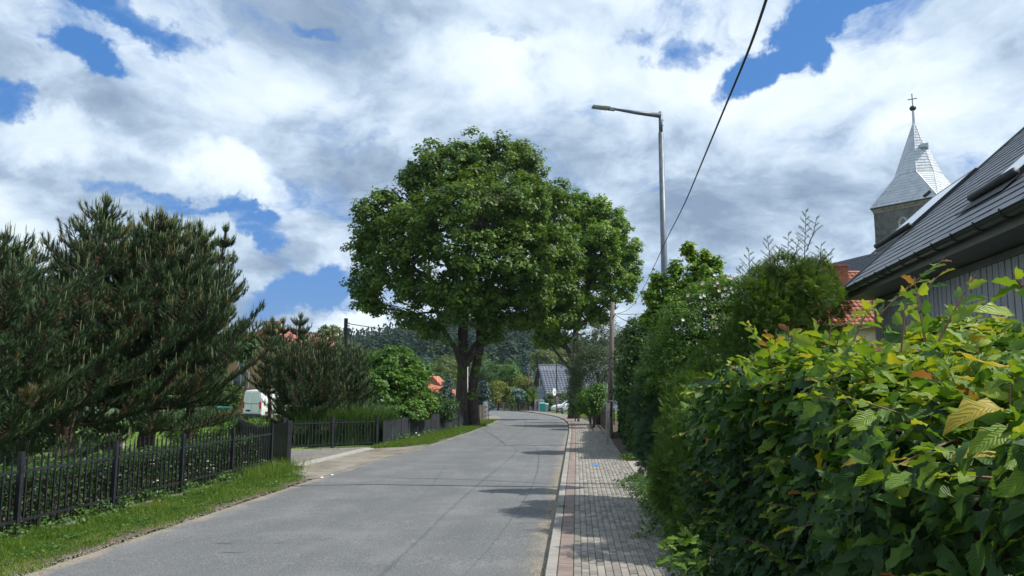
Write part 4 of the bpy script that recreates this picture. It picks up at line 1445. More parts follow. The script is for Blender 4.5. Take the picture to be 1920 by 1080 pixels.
# ------------------------------------------------------------------ cream house with red roof (between bush and big tree)
cy_ = 78.0
p0 = P(795, 742, cy_); pk_ = P(808, 707, cy_)
chs = thing('house', 'small cream gabled house with red roof edge left of the big tree trunk', 'house', (pk_.x, cy_, g(cy_)))
gw = 3.4
xe = XatY(830, 730, cy_) - pk_.x
ze = P(829, 730, cy_).z - pk_.z
MB().prism([(-xe * 1.6, ze * 1.6), (xe, ze), (xe, -4.6), (-xe * 1.6, -4.6)][::-1] + [] , Vector((1, 0, 0)), ZU, Vector((pk_.x, cy_, pk_.z - .05)), Vector((0, 1, 0)), 7).build('wall', M['cream'], chs)
MB().prism([(-xe * 1.6, ze * 1.6), (xe, ze), (0, 0)], Vector((1, 0, 0)), ZU, Vector((pk_.x, cy_ + .01, pk_.z - .05)), Vector((0, 1, 0)), 7).build('gable', M['cream'], chs)
for (xx_, zz_) in ((xe * 1.18, ze * 1.18), (-xe * 1.8, ze * 1.8)):
    d_ = Vector((xx_, 0, zz_)); L1 = d_.length; d_.normalize(); n_ = Vector((-d_.z, 0, d_.x)); n_ = n_ if n_.z > 0 else -n_
    MB().obox(Vector((pk_.x, cy_ - .4, pk_.z)), d_, Vector((0, 1, 0)), n_, 0, L1, 0, 8, -.03, .16).build('roof', M['redtile'], chs)
    tl = MB()
    for k in range(int(L1 / .3)): tl.obox(Vector((pk_.x, cy_ - .42, pk_.z)), d_, Vector((0, 1, 0)), n_, k * .3, k * .3 + .26, 0, .3, .16, .22)
    tl.build('verge_tiles', M['redtile'], chs, 'stuff')
pl = P(810, 731, cy_ - 2)
MB().obox(P(800, 733, cy_ - 2.4), Vector((1, -.1, -.22)).normalized(), Vector((0, 1, .35)).normalized(), Vector((.2, -.33, .9)).normalized(), 0, 3.2, 0, 2.0, -.1, .06).build('lean_to_roof', M['redtile'], chs)
MB().box(p0.x + .2, p0.x + 3.2, cy_ - 2.2, cy_ - .01, g(cy_), P(800, 742, cy_).z).build('lean_to_wall', M['slate'], chs)
dp = P(819, 722, cy_ - .1)
MB().tube([dp + Vector((0, -.08, .9)), dp + Vector((.25, -.08, -.8))], .06, 6).build('downpipe', M['white_trim'], chs)

# ------------------------------------------------------------------ street lamp (right)
ly = 18.0
lb = P(1247, 560, ly); lx = lb.x
ltop = P(1238.5, 210, ly)
ltp = Vector((lx, ly, ltop.z)); lbase = Vector((lx, ly, g(ly)))
lamp = thing('street_lamp', 'tall galvanised street lamp with single arm rising from the bushes on the right', 'street lamp', lbase)
H_ = ltop.z - g(ly)
MB().tube([lbase, lbase + ZU * (H_ * .5), lbase + ZU * (H_ - .55)], [.098, .083, .066], 12).build('pole', M['galv'], lamp, smooth=True)
MB().tube([lbase + ZU * (H_ - .56), lbase + ZU * H_], .050, 12).build('arm_socket', M['galv'], lamp, smooth=True)
for zz_ in (.22, .36): MB().tube([lbase + ZU * (H_ - zz_), lbase + ZU * (H_ - zz_) + Vector((.075, 0, 0))], .010, 5).build('bolt', M['galv'], lamp)
a0 = ltp + ZU * -.06; 
a1 = P(1151, 204.5, ly - .25)
MB().tube([a0 - Vector((0.0, 0, .03)), a0.lerp(a1, .5) - ZU * .03, a1], [.070, .05, .030], 10).build('arm', M['galv'], lamp, smooth=True)
hd0 = P(1145, 204.5, ly - .26); hd1 = P(1111, 200.5, ly - .36)
d_ = (hd1 - hd0).normalized(); sd = d_.cross(ZU).normalized(); up_ = sd.cross(d_)
L1 = (hd1 - hd0).length
MB().obox(hd0, d_, sd, up_, -.11, .06, -.035, .035, -.035, .035).build('joint', M['galv'], lamp)
hdm = MB().obox(hd0, d_, sd, up_, .04, L1, -.08, .08, -.012, .032)
hdm.obox(hd0, d_, sd, up_, .02, L1 * .4, -.05, .05, .032, .05)
hh = hdm.build('lamp_head', M['galv'], lamp)
MB().obox(hd0, d_, sd, up_, .07, L1 - .02, -.068, .068, -.026, -.013).build('lens', M['led'], hh)

# second, thin curved lamp at the bend
l2y = 82.0; l2x = XatY(1043.5, 700, l2y)
l2 = thing('street_lamp', 'thin rusty street lamp with short curved arm beside the white car', 'street lamp', (l2x, l2y, g(l2y)))
zt = P(1043, 680, l2y).z
pts = [Vector((l2x, l2y, g(l2y))), Vector((l2x, l2y, g(l2y) + 2)), Vector((l2x, l2y, zt))]
MB().tube(pts[:2], .085, 8).build('post_foot', M['rust'], l2, smooth=True)
arc = [Vector((l2x, l2y, zt))] + [P(u, v, l2y) for u, v in ((1041.5, 675), (1037, 671.5), (1030, 669), (1026, 668))]
MB().tube([pts[1]] + arc, [.07, .055, .05, .045, .04, .04], 8).build('pole', M['batten'], l2, smooth=True)
MB().tube([P(1029.5, 668.7, l2y), P(1023.5, 667, l2y)], [.11, .07], 8).build('lamp_head', M['galv'], l2, smooth=True)
sgx = XatY(1041, 735, l2y - .3)
sgo = thing('road_sign', 'round white sign seen edge on, fixed to the rusty lamp post', 'sign', (sgx, l2y - .3, P(1041, 735, l2y - .3).z))
sv = Vector((.75, -.66, 0)).normalized()
c = Vector(sgo.location)
mm = MB(); pl_ = [(.34 * math.cos(t), .34 * 1.25 * math.sin(t)) for t in np.linspace(0, 2 * math.pi, 20)[:-1]]
mm.prism(pl_, Vector((sv.y, -sv.x, 0)) * -1, ZU, c + Vector((-.1, 0, 0)), sv, .03); mm.build('disc', M['white_trim'], sgo)
MB().box(c.x - .06, c.x + .10, c.y - .02, c.y + .06, c.z - .03, c.z + .03).build('clamp', M['galv'], sgo)

# ------------------------------------------------------------------ utility poles and wires
uy = 31.0
ux = XatY(1147, 640, uy); up = thing('utility_pole', 'grey wooden utility pole standing on a pale concrete stub beside the pavement', 'utility pole', (ux - .16, uy, g(uy)))
zt = P(1149, 567, uy).z
wd = MB().tube([Vector((XatY(1143, 745, uy), uy, P(1143, 745, uy).z - .8)), Vector((XatY(1146, 660, uy), uy, P(1146, 660, uy).z)), Vector((XatY(1148.5, 567, uy), uy, zt))], [.115, .105, .085], 10, jitter=.04)
wd.build('pole', M['polewood'], up, smooth=True)
sb = Vector((XatY(1137, 832, uy), uy - .16, g(uy)))
MB().obox(sb, Vector((1, 0, 0)), Vector((0, 1, 0)), Vector((.05, 0, 1)).normalized(), -.07, .07, -.10, .10, -.3, 1.78).build('concrete_stub', M['concrete'], up)
for vv in (752, 773): 
    p = P(1141, vv, uy - .06)
    MB().tube([p + Vector((.17 * math.cos(t), .14 * math.sin(t), 0)) for t in np.linspace(0, 2 * math.pi, 13)], .018, 5).build('wire_clamp', M['galv'], up)
isl = []
for (u, v) in ((1142, 592), (1154, 588)):
    p = P(u, v, uy - .1); isl.append(p)
    q_ = MB(); q_.tube([Vector((XatY(1148, v, uy), uy, p.z - .03)), p - ZU * .03], .010, 5); q_.ball(p, .035, 8, 5, 1.3); q_.build('insulator', M['insul'], up)


def cable(label, a, b, sag, r, n=24, name='overhead_wire', group=None):
    pts = [a.lerp(b, t) - ZU * (sag * 4 * t * (1 - t)) for t in np.linspace(0, 1, n)]
    o = MB().tube(pts, r, 5).build(name, M['cable'])
    return tag(o, label, 'wire', group)


# thick cable: over the camera to the utility pole, passing in front of the lamp
cpts = [P(u, v, Y) for (u, v, Y) in ((1460, -80, 3.1), (1437, 0, 3.6), (1406, 90, 4.4), (1366, 185, 5.6), (1318, 300, 8.0), (1283, 385, 11), (1250, 447, 15), (1222, 510, 20.5), (1195, 562, 26), (1177, 583, 29), (1151, 590, 31))]
for _ in range(2):
    cpts = smooth_poly(cpts, 1)
rad = [.0135] * len(cpts)
tag(MB().tube(cpts, .0085, 6).build('overhead_cable', M['cable'], smooth=True), 'thick black cable dropping from overhead to the wooden utility pole', 'cable')
lamp_k = MB().ball(P(1226, 504, 20), .05, 8, 6); tag(lamp_k.build('cable_clamp', M['insul']), 'small pale clamp on the thick cable beside the street lamp', 'clamp')
cable('thin wire running right from the wooden utility pole behind the bushes', P(1151, 588, uy), P(1260, 575, 34), .15, .014)
cable('thin wire sloping down right from the wooden utility pole', P(1153, 590, uy), P(1225, 617, 27), .1, .014)
cable('thin wire running left from the wooden utility pole behind the small oak', P(1142, 592, uy), P(1040, 605, 48), .2, .016)
# left pole
py = 50.0; px_ = XatY(648, 640, py)
lp = thing('utility_pole', 'dark short utility pole top rising above the shrubs left of the big tree', 'utility pole', (px_, py, g(py)))
zt = P(648, 597, py).z
MB().tube([Vector((px_, py, g(py))), Vector((px_, py, zt))], [.15, .12], 8).build('pole', M['bark'], lp, smooth=True)
MB().box(px_ - .11, px_ + .11, py - .14, py - .10, zt - 1.1, zt).build('cap', M['batten'], lp)
for (du, v) in ((6, 606), (6, 611), (-4, 622)):
    q_ = MB(); p = P(648 + du, v, py - .15); q_.tube([Vector((px_, py, p.z)), p], .02, 4); q_.ball(p, .06, 6, 4); q_.build('insulator', M['insul'], lp)
cable('double wire from the dark utility pole to the right behind the big tree', P(654, 607, py), P(900, 622, 60), .3, .028)
cable('wire from the dark utility pole to the left above the orange house', P(644, 616, py), P(520, 622, 64), .3, .02)

# ------------------------------------------------------------------ iron fence near left
def picket_mesh(h, r, knob=True, mat='black_metal'):
    mm = MB(); mm.box(-r, r, -r, r, 0, h - .03)
    if knob:
        mm.box(-r * .5, r * .5, -r * .5, r * .5, h - .03, h)
        mm.ball((0, 0, h + .018), r * 1.25, 6, 4)
    return mm.mesh('picket', M[mat], smooth=False)


def fence_run(parent, A, B, npan, h, sp, arch, rpost, pk_r, rail_z, post_h, knob=True, first=True, last=True, mat='black_metal', rail_t=.02):
    d = B - A; L = d.length; dn = Vector((d.x, d.y, 0)).normalized(); sd = Vector((-dn.y, dn.x, 0)); ang_ = math.atan2(dn.y, dn.x)
    pm = picket_mesh(1.0, pk_r, knob, mat)
    for i in range(npan + 1):
        if (i == 0 and not first) or (i == npan and not last): continue
        p = A.lerp(B, i / npan); p.z = g(p.y)
        q_ = MB(); q_.obox(p, dn, sd, ZU, -rpost, rpost, -rpost, rpost, -.1, post_h); q_.obox(p, dn, sd, ZU, -rpost * 1.15, rpost * 1.15, -rpost * 1.15, rpost * 1.15, post_h, post_h + .012)
        q_.build('post', M[mat], parent)
    for i in range(npan):
        a = A.lerp(B, i / npan); b_ = A.lerp(B, (i + 1) / npan); a.z = g(a.y); b_.z = g(b_.y)
        for rz_ in rail_z:
            q_ = MB(); u_ = (b_ - a); ll = u_.length; u_ = u_.normalized()
            q_.obox(a + ZU * rz_, u_, sd, u_.cross(sd) * -1 if u_.cross(sd).z < 0 else u_.cross(sd), rpost, ll - rpost, -rail_t / 2, rail_t / 2, -.022, .022)
            q_.build('rail', M[mat], parent)
        n = int(round((b_ - a).length / sp))
        for k in range(1, n):
            t = k / n; p = a.lerp(b_, t); p.z = g(p.y)
            o = link('picket', pm, parent, p + sd * (rail_t / 2 + pk_r + .001) - org(parent) + ZU * .07)
            hh_ = h + arch * (math.sin(math.pi * min(1, t * 1.0)) ** 1.5) + (.02 if k in (1, n - 1) else 0)
            o.scale = (1, 1, hh_ - .07); o.rotation_euler = (random.uniform(-.006, .006), random.uniform(-.006, .006), ang_)


A = Vector((-8.05, 9.6, 0)); B = Vector((-6.98, 21.6, 0))
A = Vector((-8.95 + .09 * 9.55, 9.55, 0)); B = Vector((-8.95 + .09 * 21.65, 21.65, 0))
nf_ = thing('iron_fence', 'black iron picket fence with knobbed tops along the near left verge', 'fence', (A.x, A.y, g(A.y)))
fence_run(nf_, A, B, 5, 1.27, .165, .10, .036, .0125, (1.07, .30), 1.37)
A2 = Vector((-8.95 + .09 * 4.7, 4.7, 0))
fence_run(nf_, A2, A, 2, 1.27, .165, .10, .036, .0125, (1.07, .30), 1.37, last=False)
# concrete plinth stones under the fence
for k in range(12):
    a = A.lerp(B, k / 12); b_ = A.lerp(B, (k + 1) / 12); a.z = g(a.y); b_.z = g(b_.y); d_ = (b_ - a); ll = d_.length; d_.normalize(); sd = Vector((-d_.y, d_.x, 0)).normalized()
    MB().obox(a, d_, sd, ZU, .01, ll - .01, -.06, .06, -.1, .065).build('plinth', M['concrete'], nf_)
# dark fence corner going back to the wooden drive gate
C0 = Vector((B.x, B.y, 0)); C1 = P(536, 850, 28.5); C1.z = 0
# driveway iron fence
A3 = Vector((-8.75, 28.6, 0)); B3 = Vector((-5.62, 30.9, 0))
df = thing('iron_fence', 'black iron picket fence across the gravel drive in front of the tall reeds', 'fence', (A3.x, A3.y, g(A3.y)))
fence_run(df, A3, B3, 2, 1.18, .135, 0, .05, .013, (1.02, .16), 1.25, knob=False)
# wavy dark wooden gate behind the near fence corner
gt = thing('drive_gate', 'dark slatted drive gate with wavy top behind the near fence corner', 'gate', (P(500, 850, 25).x, 25, g(25)))
ga = Vector((XatY(540, 800, 23.2), 23.2, 0)); gb_ = Vector((XatY(430, 800, 27.5), 27.5, 0))
d_ = gb_ - ga; L1 = d_.length; dn = d_.normalized(); sd = Vector((-dn.y, dn.x, 0))
ns = int(L1 / .105)
for k in range(ns):
    t = k / (ns - 1); p = ga.lerp(gb_, t); p.z = g(p.y) + .05
    h_ = 1.16 + .11 * math.cos(t * 2 * math.pi * 1.15) 
    MB().obox(p, dn, sd, ZU, 0, .085, -.012, .012, 0, h_).build('slat', M['black_metal'], gt)
for z in (.35, 1.05):
    a = ga.copy(); b_ = gb_.copy(); a.z = g(a.y) + z; b_.z = g(b_.y) + z; u_ = (b_ - a).normalized()
    MB().obox(a, u_, sd, ZU, 0, (b_ - a).length, -.04, -.013, -.03, .03).build('rail', M['black_metal'], gt)
p = ga.copy(); p.z = g(p.y)
MB().obox(p, dn, sd, ZU, -.16, -.02, -.06, .06, 0, 1.38).build('gate_post', M['black_metal'], gt)
p2 = P(487, 800, 25.3); MB().box(p2.x - .05, p2.x + .05, p2.y - .16, p2.y - .12, p2.z - .07, p2.z + .07).build('lock_box', M['galv'], gt)

# ------------------------------------------------------------------ dark screened fence
A4 = Vector((-5.50, 31.6, 0)); B4 = Vector((-2.75, 47.0, 0))
mf = thing('screen_fence', 'long low fence of dark mesh screening between slim posts leading to the big tree', 'fence', (A4.x, A4.y, g(A4.y)))
npn = 13
for k in range(npn):
    a = A4.lerp(B4, k / npn); b_ = A4.lerp(B4, (k + 1) / npn); a.z = g(a.y); b_.z = g(b_.y)
    d_ = (b_ - a); ll = d_.length; d_.normalize(); sd = Vector((-d_.y, d_.x, 0)).normalized()
    tl = random.uniform(-.02, .02)
    MB().obox(a, d_, (sd + ZU * tl).normalized(), ZU, .028, ll - .028, -.006, .006, .04, 1.0 + random.uniform(-.015, .015)).build('screen_panel', M['darkmesh'], mf)
    MB().obox(a, d_, sd, ZU, -.022, .022, -.022, .022, 0, 1.06).build('post', M['galv'] if k % 2 else M['black_metal'], mf)
a = A4.copy(); b_ = B4.copy(); a.z = g(a.y) + 1.02; b_.z = g(b_.y) + 1.02; u_ = (b_ - a).normalized()
MB().obox(a, u_, Vector((-u_.y, u_.x, 0)), ZU, 0, (b_ - a).length, .024, .04, -.015, .015).build('top_rail', M['black_metal'], mf)
# continuing grey fence with board posts past the tree, then stone wall end
A5 = Vector((-2.7, 47.4, 0)); B5 = Vector((-2.15, 56, 0))
wf = thing('paling_fence', 'short weathered paling fence running on past the big tree trunk', 'fence', (A5.x, A5.y, g(A5.y)))
n = 38
for k in range(n):
    p = A5.lerp(B5, k / n); p.z = g(p.y); d_ = (B5 - A5).normalized(); sd = Vector((-d_.y, d_.x, 0))
    if k % 9 == 0: MB().obox(p, d_, sd, ZU, -.06, .06, -.06, .06, 0, 1.22).build('post', M['concrete'], wf)
    else: MB().obox(p, d_, sd, ZU, -.07, .07, -.012, .012, .06, 1.10 + random.uniform(-.03, .03)).build('paling', M['wood_grey'], wf)
for z in (.3, .9): MB().obox(Vector((A5.x, A5.y, g(A5.y) + z)), (B5 - A5).normalized(), Vector((-(B5 - A5).normalized().y, (B5 - A5).normalized().x, 0)), Vector((0, 0, 1)), 0, (B5 - A5).length, .013, .05, -.04, .04).build('rail', M['wood_grey'], wf)
sw = thing('stone_pillar', 'pale stone wall end with thin post at the entrance past the big tree', 'wall', (-2.2, 58, g(58)))
x0 = XatY(906, 780, 58); x1 = XatY(914, 780, 58)
for r in range(9):
    for c in range(4):
        a0 = x0 + (x1 - x0) * 0; y0_ = 57.3 + c * .75 - (.37 if r % 2 else 0)
        MB().box(x0 + random.uniform(-.02, .02), x1 + random.uniform(-.02, .02), y0_ + .01, y0_ + .73, g(58) + r * .155, g(58) + r * .155 + .145).build('stone', M['stone_white'], sw)
MB().tube([Vector((x1 + .1, 57, g(57))), Vector((x1 + .1, 57, g(57) + 1.5))], .03, 6).build('post', M['galv'], sw)

# ------------------------------------------------------------------ far picket fence with stone pillars along the bend
fp = [(3.95, 100.5), (2.6, 106), (0.0, 114), (-4.8, 125), (-12.5, 133), (-27, 139)]
fl = poly_resample([Vector((x, y, 0)) for x, y in fp], 2.35)
pf = thing('pillar_fence', 'long timber picket fence between square stone pillars on the outside of the bend', 'fence', (fp[0][0], fp[0][1], g(100)))
pkm = MB().box(-.085, .085, -.015, .015, 0, 1.25).mesh('picket', M['wood_grey'])
npk = 0
for i, (a, b_) in enumerate(zip(fl, fl[1:])):
    d_ = (b_ - a).normalized(); sd = Vector((-d_.y, d_.x, 0)); a = a.copy(); a.z = g(a.y)
    ww = .28 if i else .55
    MB().obox(a, d_, sd, ZU, -ww, ww, -.25, .25, -.1, 1.50).build('pillar', M['stone_white'] if i < 3 else M['sandstone'], pf)
    MB().obox(a, d_, sd, ZU, -ww - .06, ww + .06, -.31, .31, 1.50, 1.60).build('pillar_cap', M['concrete'], pf)
    MB().obox(a, d_, sd, ZU, ww, (b_ - a).xy.length - .3, -.15, .15, -.1, .22).build('base_wall', M['concrete'], pf)
    n = 9
    for k in range(n):
        t = ww + .12 + (2.35 - ww - .45) * k / (n - 1)
        p = a + d_ * t; p.z = g(p.y) + .14
        o = link('picket', pkm, pf, p - org(pf)); o.rotation_euler = (0, 0, math.atan2(d_.y, d_.x))
    for z in (.5, 1.2): MB().obox(a + ZU * z, d_, sd, ZU, ww, 2.1, .02, .06, -.04, .04).build('rail', M['wood_grey'], pf)

# ------------------------------------------------------------------ right wooden fence
wr = thing('paling_fence', 'brown weathered paling fence beside the pavement on the right before the bend', 'fence', (6.3, 62, g(62)))
segs = [((6.75, 66), (6.1, 47.5)), ((5.6, 46.9), (4.55, 34)), ]
for (a, b_) in segs:
    a = Vector((*a, 0)); b_ = Vector((*b_, 0)); d_ = (b_ - a); L1 = d_.length; d_.normalize(); sd = Vector((-d_.y, d_.x, 0))
    n = int(L1 / .19)
    for k in range(n):
        p = a + d_ * (k * .19); p.z = g(p.y)
        if k % 12 == 0: MB().obox(p + sd * .08, d_, sd, ZU, -.07, .07, -.07, .07, 0, 1.28).build('post', M['wood_grey'], wr)
        MB().obox(p, d_, sd, ZU, -.07, .07, -.012, .012, .08, 1.18 + random.uniform(-.04, .04)).build('paling', M['wood_grey'], wr)
    for z in (.35, .95):
        aa = a.copy(); aa.z = g(a.y) + z; bb = b_.copy(); bb.z = g(b_.y) + z; u_ = (bb - aa).normalized()
        MB().obox(aa, u_, sd, ZU, 0, L1, .014, .055, -.045, .045).build('rail', M['wood_grey'], wr)
MB().obox(Vector((6.1, 47.5, g(47.5))), Vector((-1, -.2, 0)).normalized(), Vector((.2, -1, 0)).normalized(), ZU, 0, .0 + .001, -.01, .01, 0, .01)
pl2 = thing('paling_gate', 'small weathered paling gate beside the conifer left of the utility pole', 'gate', (5.9, 47, g(47)))
for k in range(7):
    p = Vector((5.62 + k * .14, 46.9, g(46.9)))
    MB().box(p.x - .05, p.x + .05, p.y - .012, p.y + .012, p.z + .08, p.z + 1.1 + random.uniform(-.03, .03)).build('paling', M['wood_grey'], pl2)
for z in (.35, .9): MB().box(5.6, 6.55, 46.92, 46.96, g(47) + z, g(47) + z + .08).build('rail', M['wood_grey'], pl2)

# ------------------------------------------------------------------ vehicles
def wheel(parent, c, ax, r=.33, w=.22):
    t = MB(); prof = [(-w / 2, r * .82), (-w / 2 + .03, r), (w / 2 - .03, r), (w / 2, r * .82)]
    n = 20; side_ = ZU.cross(ax).normalized()
    for i in range(n):
        a = 2 * math.pi * i / n; rd = side_ * math.cos(a) + ZU * math.sin(a)
        for (x, rr_) in prof: t.v.append(tuple(c + ax * x + rd * rr_))
        t.v.append(tuple(c + ax * (w / 2) + rd * r * .66)); t.v.append(tuple(c + ax * (-w / 2) + rd * r * .66))
    for i in range(n):
        j = (i + 1) % n; b0, b1 = i * 6, j * 6
        for (p_, q_) in ((0, 1), (1, 2), (2, 3), (3, 4), (5, 0)): t.f.append((b0 + p_, b1 + p_, b1 + q_, b0 + q_))
    o = t.build('wheel', M['rubber'], parent, smooth=False)
    rm = MB(); rm.tube([c - ax * (w * .42), c + ax * (w * .42)], r * .66, 20)
    for i in range(5):
        a = 2 * math.pi * i / 5; rd = side_ * math.cos(a) + ZU * math.sin(a); td = ax.cross(rd)
        rm.obox(c, rd, td, ax, .04, r * .6, -.035, .035, w * .42, w * .47)
    rm.build('rim', M['rim'], o)


def car_body(parent, O, fx, lx_, secs, name, mat):
    """secs: list of (x, half_width_low, half_width_top, z_low, z_belt, z_top, half_top)"""
    mm = MB()
    for (x, hw, zl, zb_, zt_, ht) in secs:
        ring = [(-hw * .96, zl), (-hw, (zl + zb_) * .5), (-hw * .985, zb_), (-ht, zt_ - .03), (-ht * .85, zt_), (ht * .85, zt_), (ht, zt_ - .03), (hw * .985, zb_), (hw, (zl + zb_) * .5), (hw * .96, zl)]
        for (y, z) in ring: mm.v.append(tuple(O + fx * x + lx_ * y + ZU * z))
    n = 10
    for i in range(len(secs) - 1):
        for k in range(n):
            k2 = (k + 1) % n
            mm.f.append((i * n + k, i * n + k2, (i + 1) * n + k2, (i + 1) * n + k))
    mm.f.append(tuple(range(n))); mm.f.append(tuple((len(secs) - 1) * n + k for k in reversed(range(n))))
    o = mm.build(name, mat, parent, smooth=False)
    bm_ = o.modifiers.new('bevel', 'BEVEL'); bm_.width = .04; bm_.segments = 2; bm_.limit_method = 'ANGLE'; bm_.angle_limit = .35
    return o


def on_side(O, fx, lx_, x, hw, z): return O + fx * x + lx_ * hw + ZU * z


def side_panel(parent, name, mat, O, fx, lx_, poly, hwz, off=.012, sides=(1,)):
    """poly of (x,z); hwz(z, x) gives half width"""
    for s_ in sides:
        mm = MB(); k = len(poly)
        a = [O + fx * x + lx_ * (s_ * (hwz(x, z) + off)) + ZU * z for x, z in poly]
        b_ = [O + fx * x + lx_ * (s_ * (hwz(x, z) - .05)) + ZU * z for x, z in poly]
        mm.add(a + b_, [tuple(range(k)), tuple(reversed(range(k, 2 * k)))] + [(i, (i + 1) % k, k + (i + 1) % k, k + i) for i in range(k)])
        mm.build(name, mat, parent)


# white hatchback, side on, front to the left
cyy = 97.0
fx = Vector((-.985, -.17, 0)).normalized(); lx_ = Vector((-fx.y, fx.x, 0))   # lx_ towards the viewer?
if lx_.y > 0: lx_ = -lx_
fl_ = P(1035.5, 770, cyy - 1.5)
carO = Vector((fl_.x, cyy - .4, g(cyy) + .02)) - fx * 4.2
car = thing('parked_car', 'white hatchback parked side on behind the small oak trunk at the bend', 'car', carO)
SC = 4.25
secs = [(0.0, .74, .32, .80, .95, .66), (.12, .82, .25, .92, 1.34, .62), (.55, .87, .22, .95, 1.47, .66), (1.5, .88, .20, .97, 1.52, .68), (2.35, .88, .20, .96, 1.47, .66),
        (3.15, .87, .20, .95, .99, .72), (3.8, .83, .22, .82, .88, .70), (4.12, .74, .28, .62, .70, .62), (4.2, .62, .34, .55, .58, .55)]
body = car_body(car, carO, fx, lx_, secs, 'body', M['white_paint'])


def hwc(x, z):
    i = max(0, min(len(secs) - 2, int(np.searchsorted([s_[0] for s_ in secs], x)) - 1))
    s0, s1 = secs[i], secs[i + 1]; t = (x - s0[0]) / (s1[0] - s0[0]); I = lambda k: s0[k] + (s1[k] - s0[k]) * t
    hw, zl, zb_, zt_, ht = I(1), I(2), I(3), I(4), I(5)
    if z < zb_: return hw * .985
    return hw * .985 + (ht - hw * .985) * min(1, (z - zb_) / max(.02, zt_ - .03 - zb_))


side_panel(car, 'side_window', M['glass'], carO, fx, lx_, [(.42, 1.0), (1.35, 1.0), (1.35, 1.41), (.75, 1.38)], hwc, sides=(1, -1))
side_panel(car, 'side_window', M['glass'], carO, fx, lx_, [(1.42, 1.0), (2.95, 1.0), (2.35, 1.40), (1.42, 1.41)], hwc, sides=(1, -1))
wsx = MB(); 
wsx.add([carO + fx * 3.10 + lx_ * -.60 + ZU * 1.03, carO + fx * 3.10 + lx_ * .60 + ZU * 1.03, carO + fx * 2.42 + lx_ * .56 + ZU * 1.455, carO + fx * 2.42 + lx_ * -.56 + ZU * 1.455], [(0, 1, 2, 3)])
wsx.build('windscreen', M['glass'], car)
for s_ in (-1, 1):
    MB().obox(carO + fx * 3.95 + lx_ * (.66 * s_) + ZU * .62, fx, lx_, ZU, -.18, .17, -.12, .12, -.07, .09).build('headlight', M['skyglass'], car)
    MB().obox(carO + fx * 2.75 + lx_ * (.95 * s_) + ZU * 1.0, fx, lx_, ZU, -.06, .06, -.09, .09, -.06, .07).build('mirror', M['white_paint'], car)
    MB().obox(carO + fx * .08 + lx_ * (.70 * s_) + ZU * .9, fx, lx_, ZU, -.09, .05, -.1, .1, -.12, .12).build('tail_light', M['redlamp'], car)
    for x in (.72, 3.35): wheel(car, carO + fx * x + lx_ * (.80 * s_) + ZU * .31, lx_ * s_, .31, .2)
MB().obox(carO, fx, lx_, ZU, .4, 3.7, -.80, .80, .16, .26).build('sill', M['dark_plastic'], car)
side_panel(car, 'door', M['white_paint'], carO, fx, lx_, [(1.40, .36), (2.60, .36), (2.75, .92), (1.40, .93)], hwc, .016, (1,))

# white van, seen from the rear left, behind pines
vy = 56.0
vO = Vector((XatY(472, 780, vy), vy, g(vy)))
fx = Vector((.45, .89, 0)).normalized(); lv = Vector((fx.y, -fx.x, 0))    # right side of van
van = thing('parked_van', 'white panel van with closed rear doors parked beyond the lawn behind the pines', 'van', vO)
secs = [(0.0, .92, .48, 1.35, 2.20, .78), (.06, .97, .45, 1.38, 2.30, .82), (.9, .99, .42, 1.4, 2.36, .84), (3.6, .99, .42, 1.4, 2.36, .84), (4.1, .98, .42, 1.38, 2.26, .82), (4.7, .96, .42, 1.30, 1.5, .8), (5.4, .90, .42, 1.0, 1.12, .75), (5.55, .80, .5, .85, .9, .7)]
vO2 = vO
car_body(van, vO2, fx, lv, secs, 'body', M['white_paint'])
for s_ in (-1, 1):
    MB().obox(vO2 - fx * .03, lv, fx, ZU, *( (.015, .76) if s_ > 0 else (-.76, -.015)), -.02, .05, .60, 2.12).build('rear_door', M['white_paint'], van)
    MB().obox(vO2 - fx * .045, lv, fx, ZU, *((.80, .94) if s_ > 0 else (-.94, -.80)), -.02, .06, .95, 1.45).build('tail_light', M['redlamp'], van)
    for x in (1.0, 4.5): wheel(van, vO2 + fx * x + lv * (.86 * s_) + ZU * .35, lv * s_, .35, .24)
    MB().obox(vO2 + fx * 4.45 + lv * (1.08 * s_) + ZU * 1.5, fx, lv, ZU, -.06, .08, -.10, .10, -.16, .16).build('mirror', M['dark_plastic'], van)
MB().obox(vO2 - fx * .05, lv, fx, ZU, -.97, .97, -.10, .08, .34, .55).build('bumper', M['dark_plastic'], van)
MB().obox(vO2 - fx * .055, lv, fx, ZU, -.58, -.12, -.012, .0, .72, .86).build('number_plate', M['dark_plastic'], van)
MB().obox(vO2 - fx * .06, lv, fx, ZU, -.76, .76, -.006, .006, 1.30, 1.335).build('door_trim', M['galv'], van)
for s_ in (1, -1): MB().obox(vO2 + lv * (.992 * s_), fx, ZU, lv * s_, .4, 5.1, .56, .72, -.01, .03).build('side_moulding', M['dark_plastic'], van)

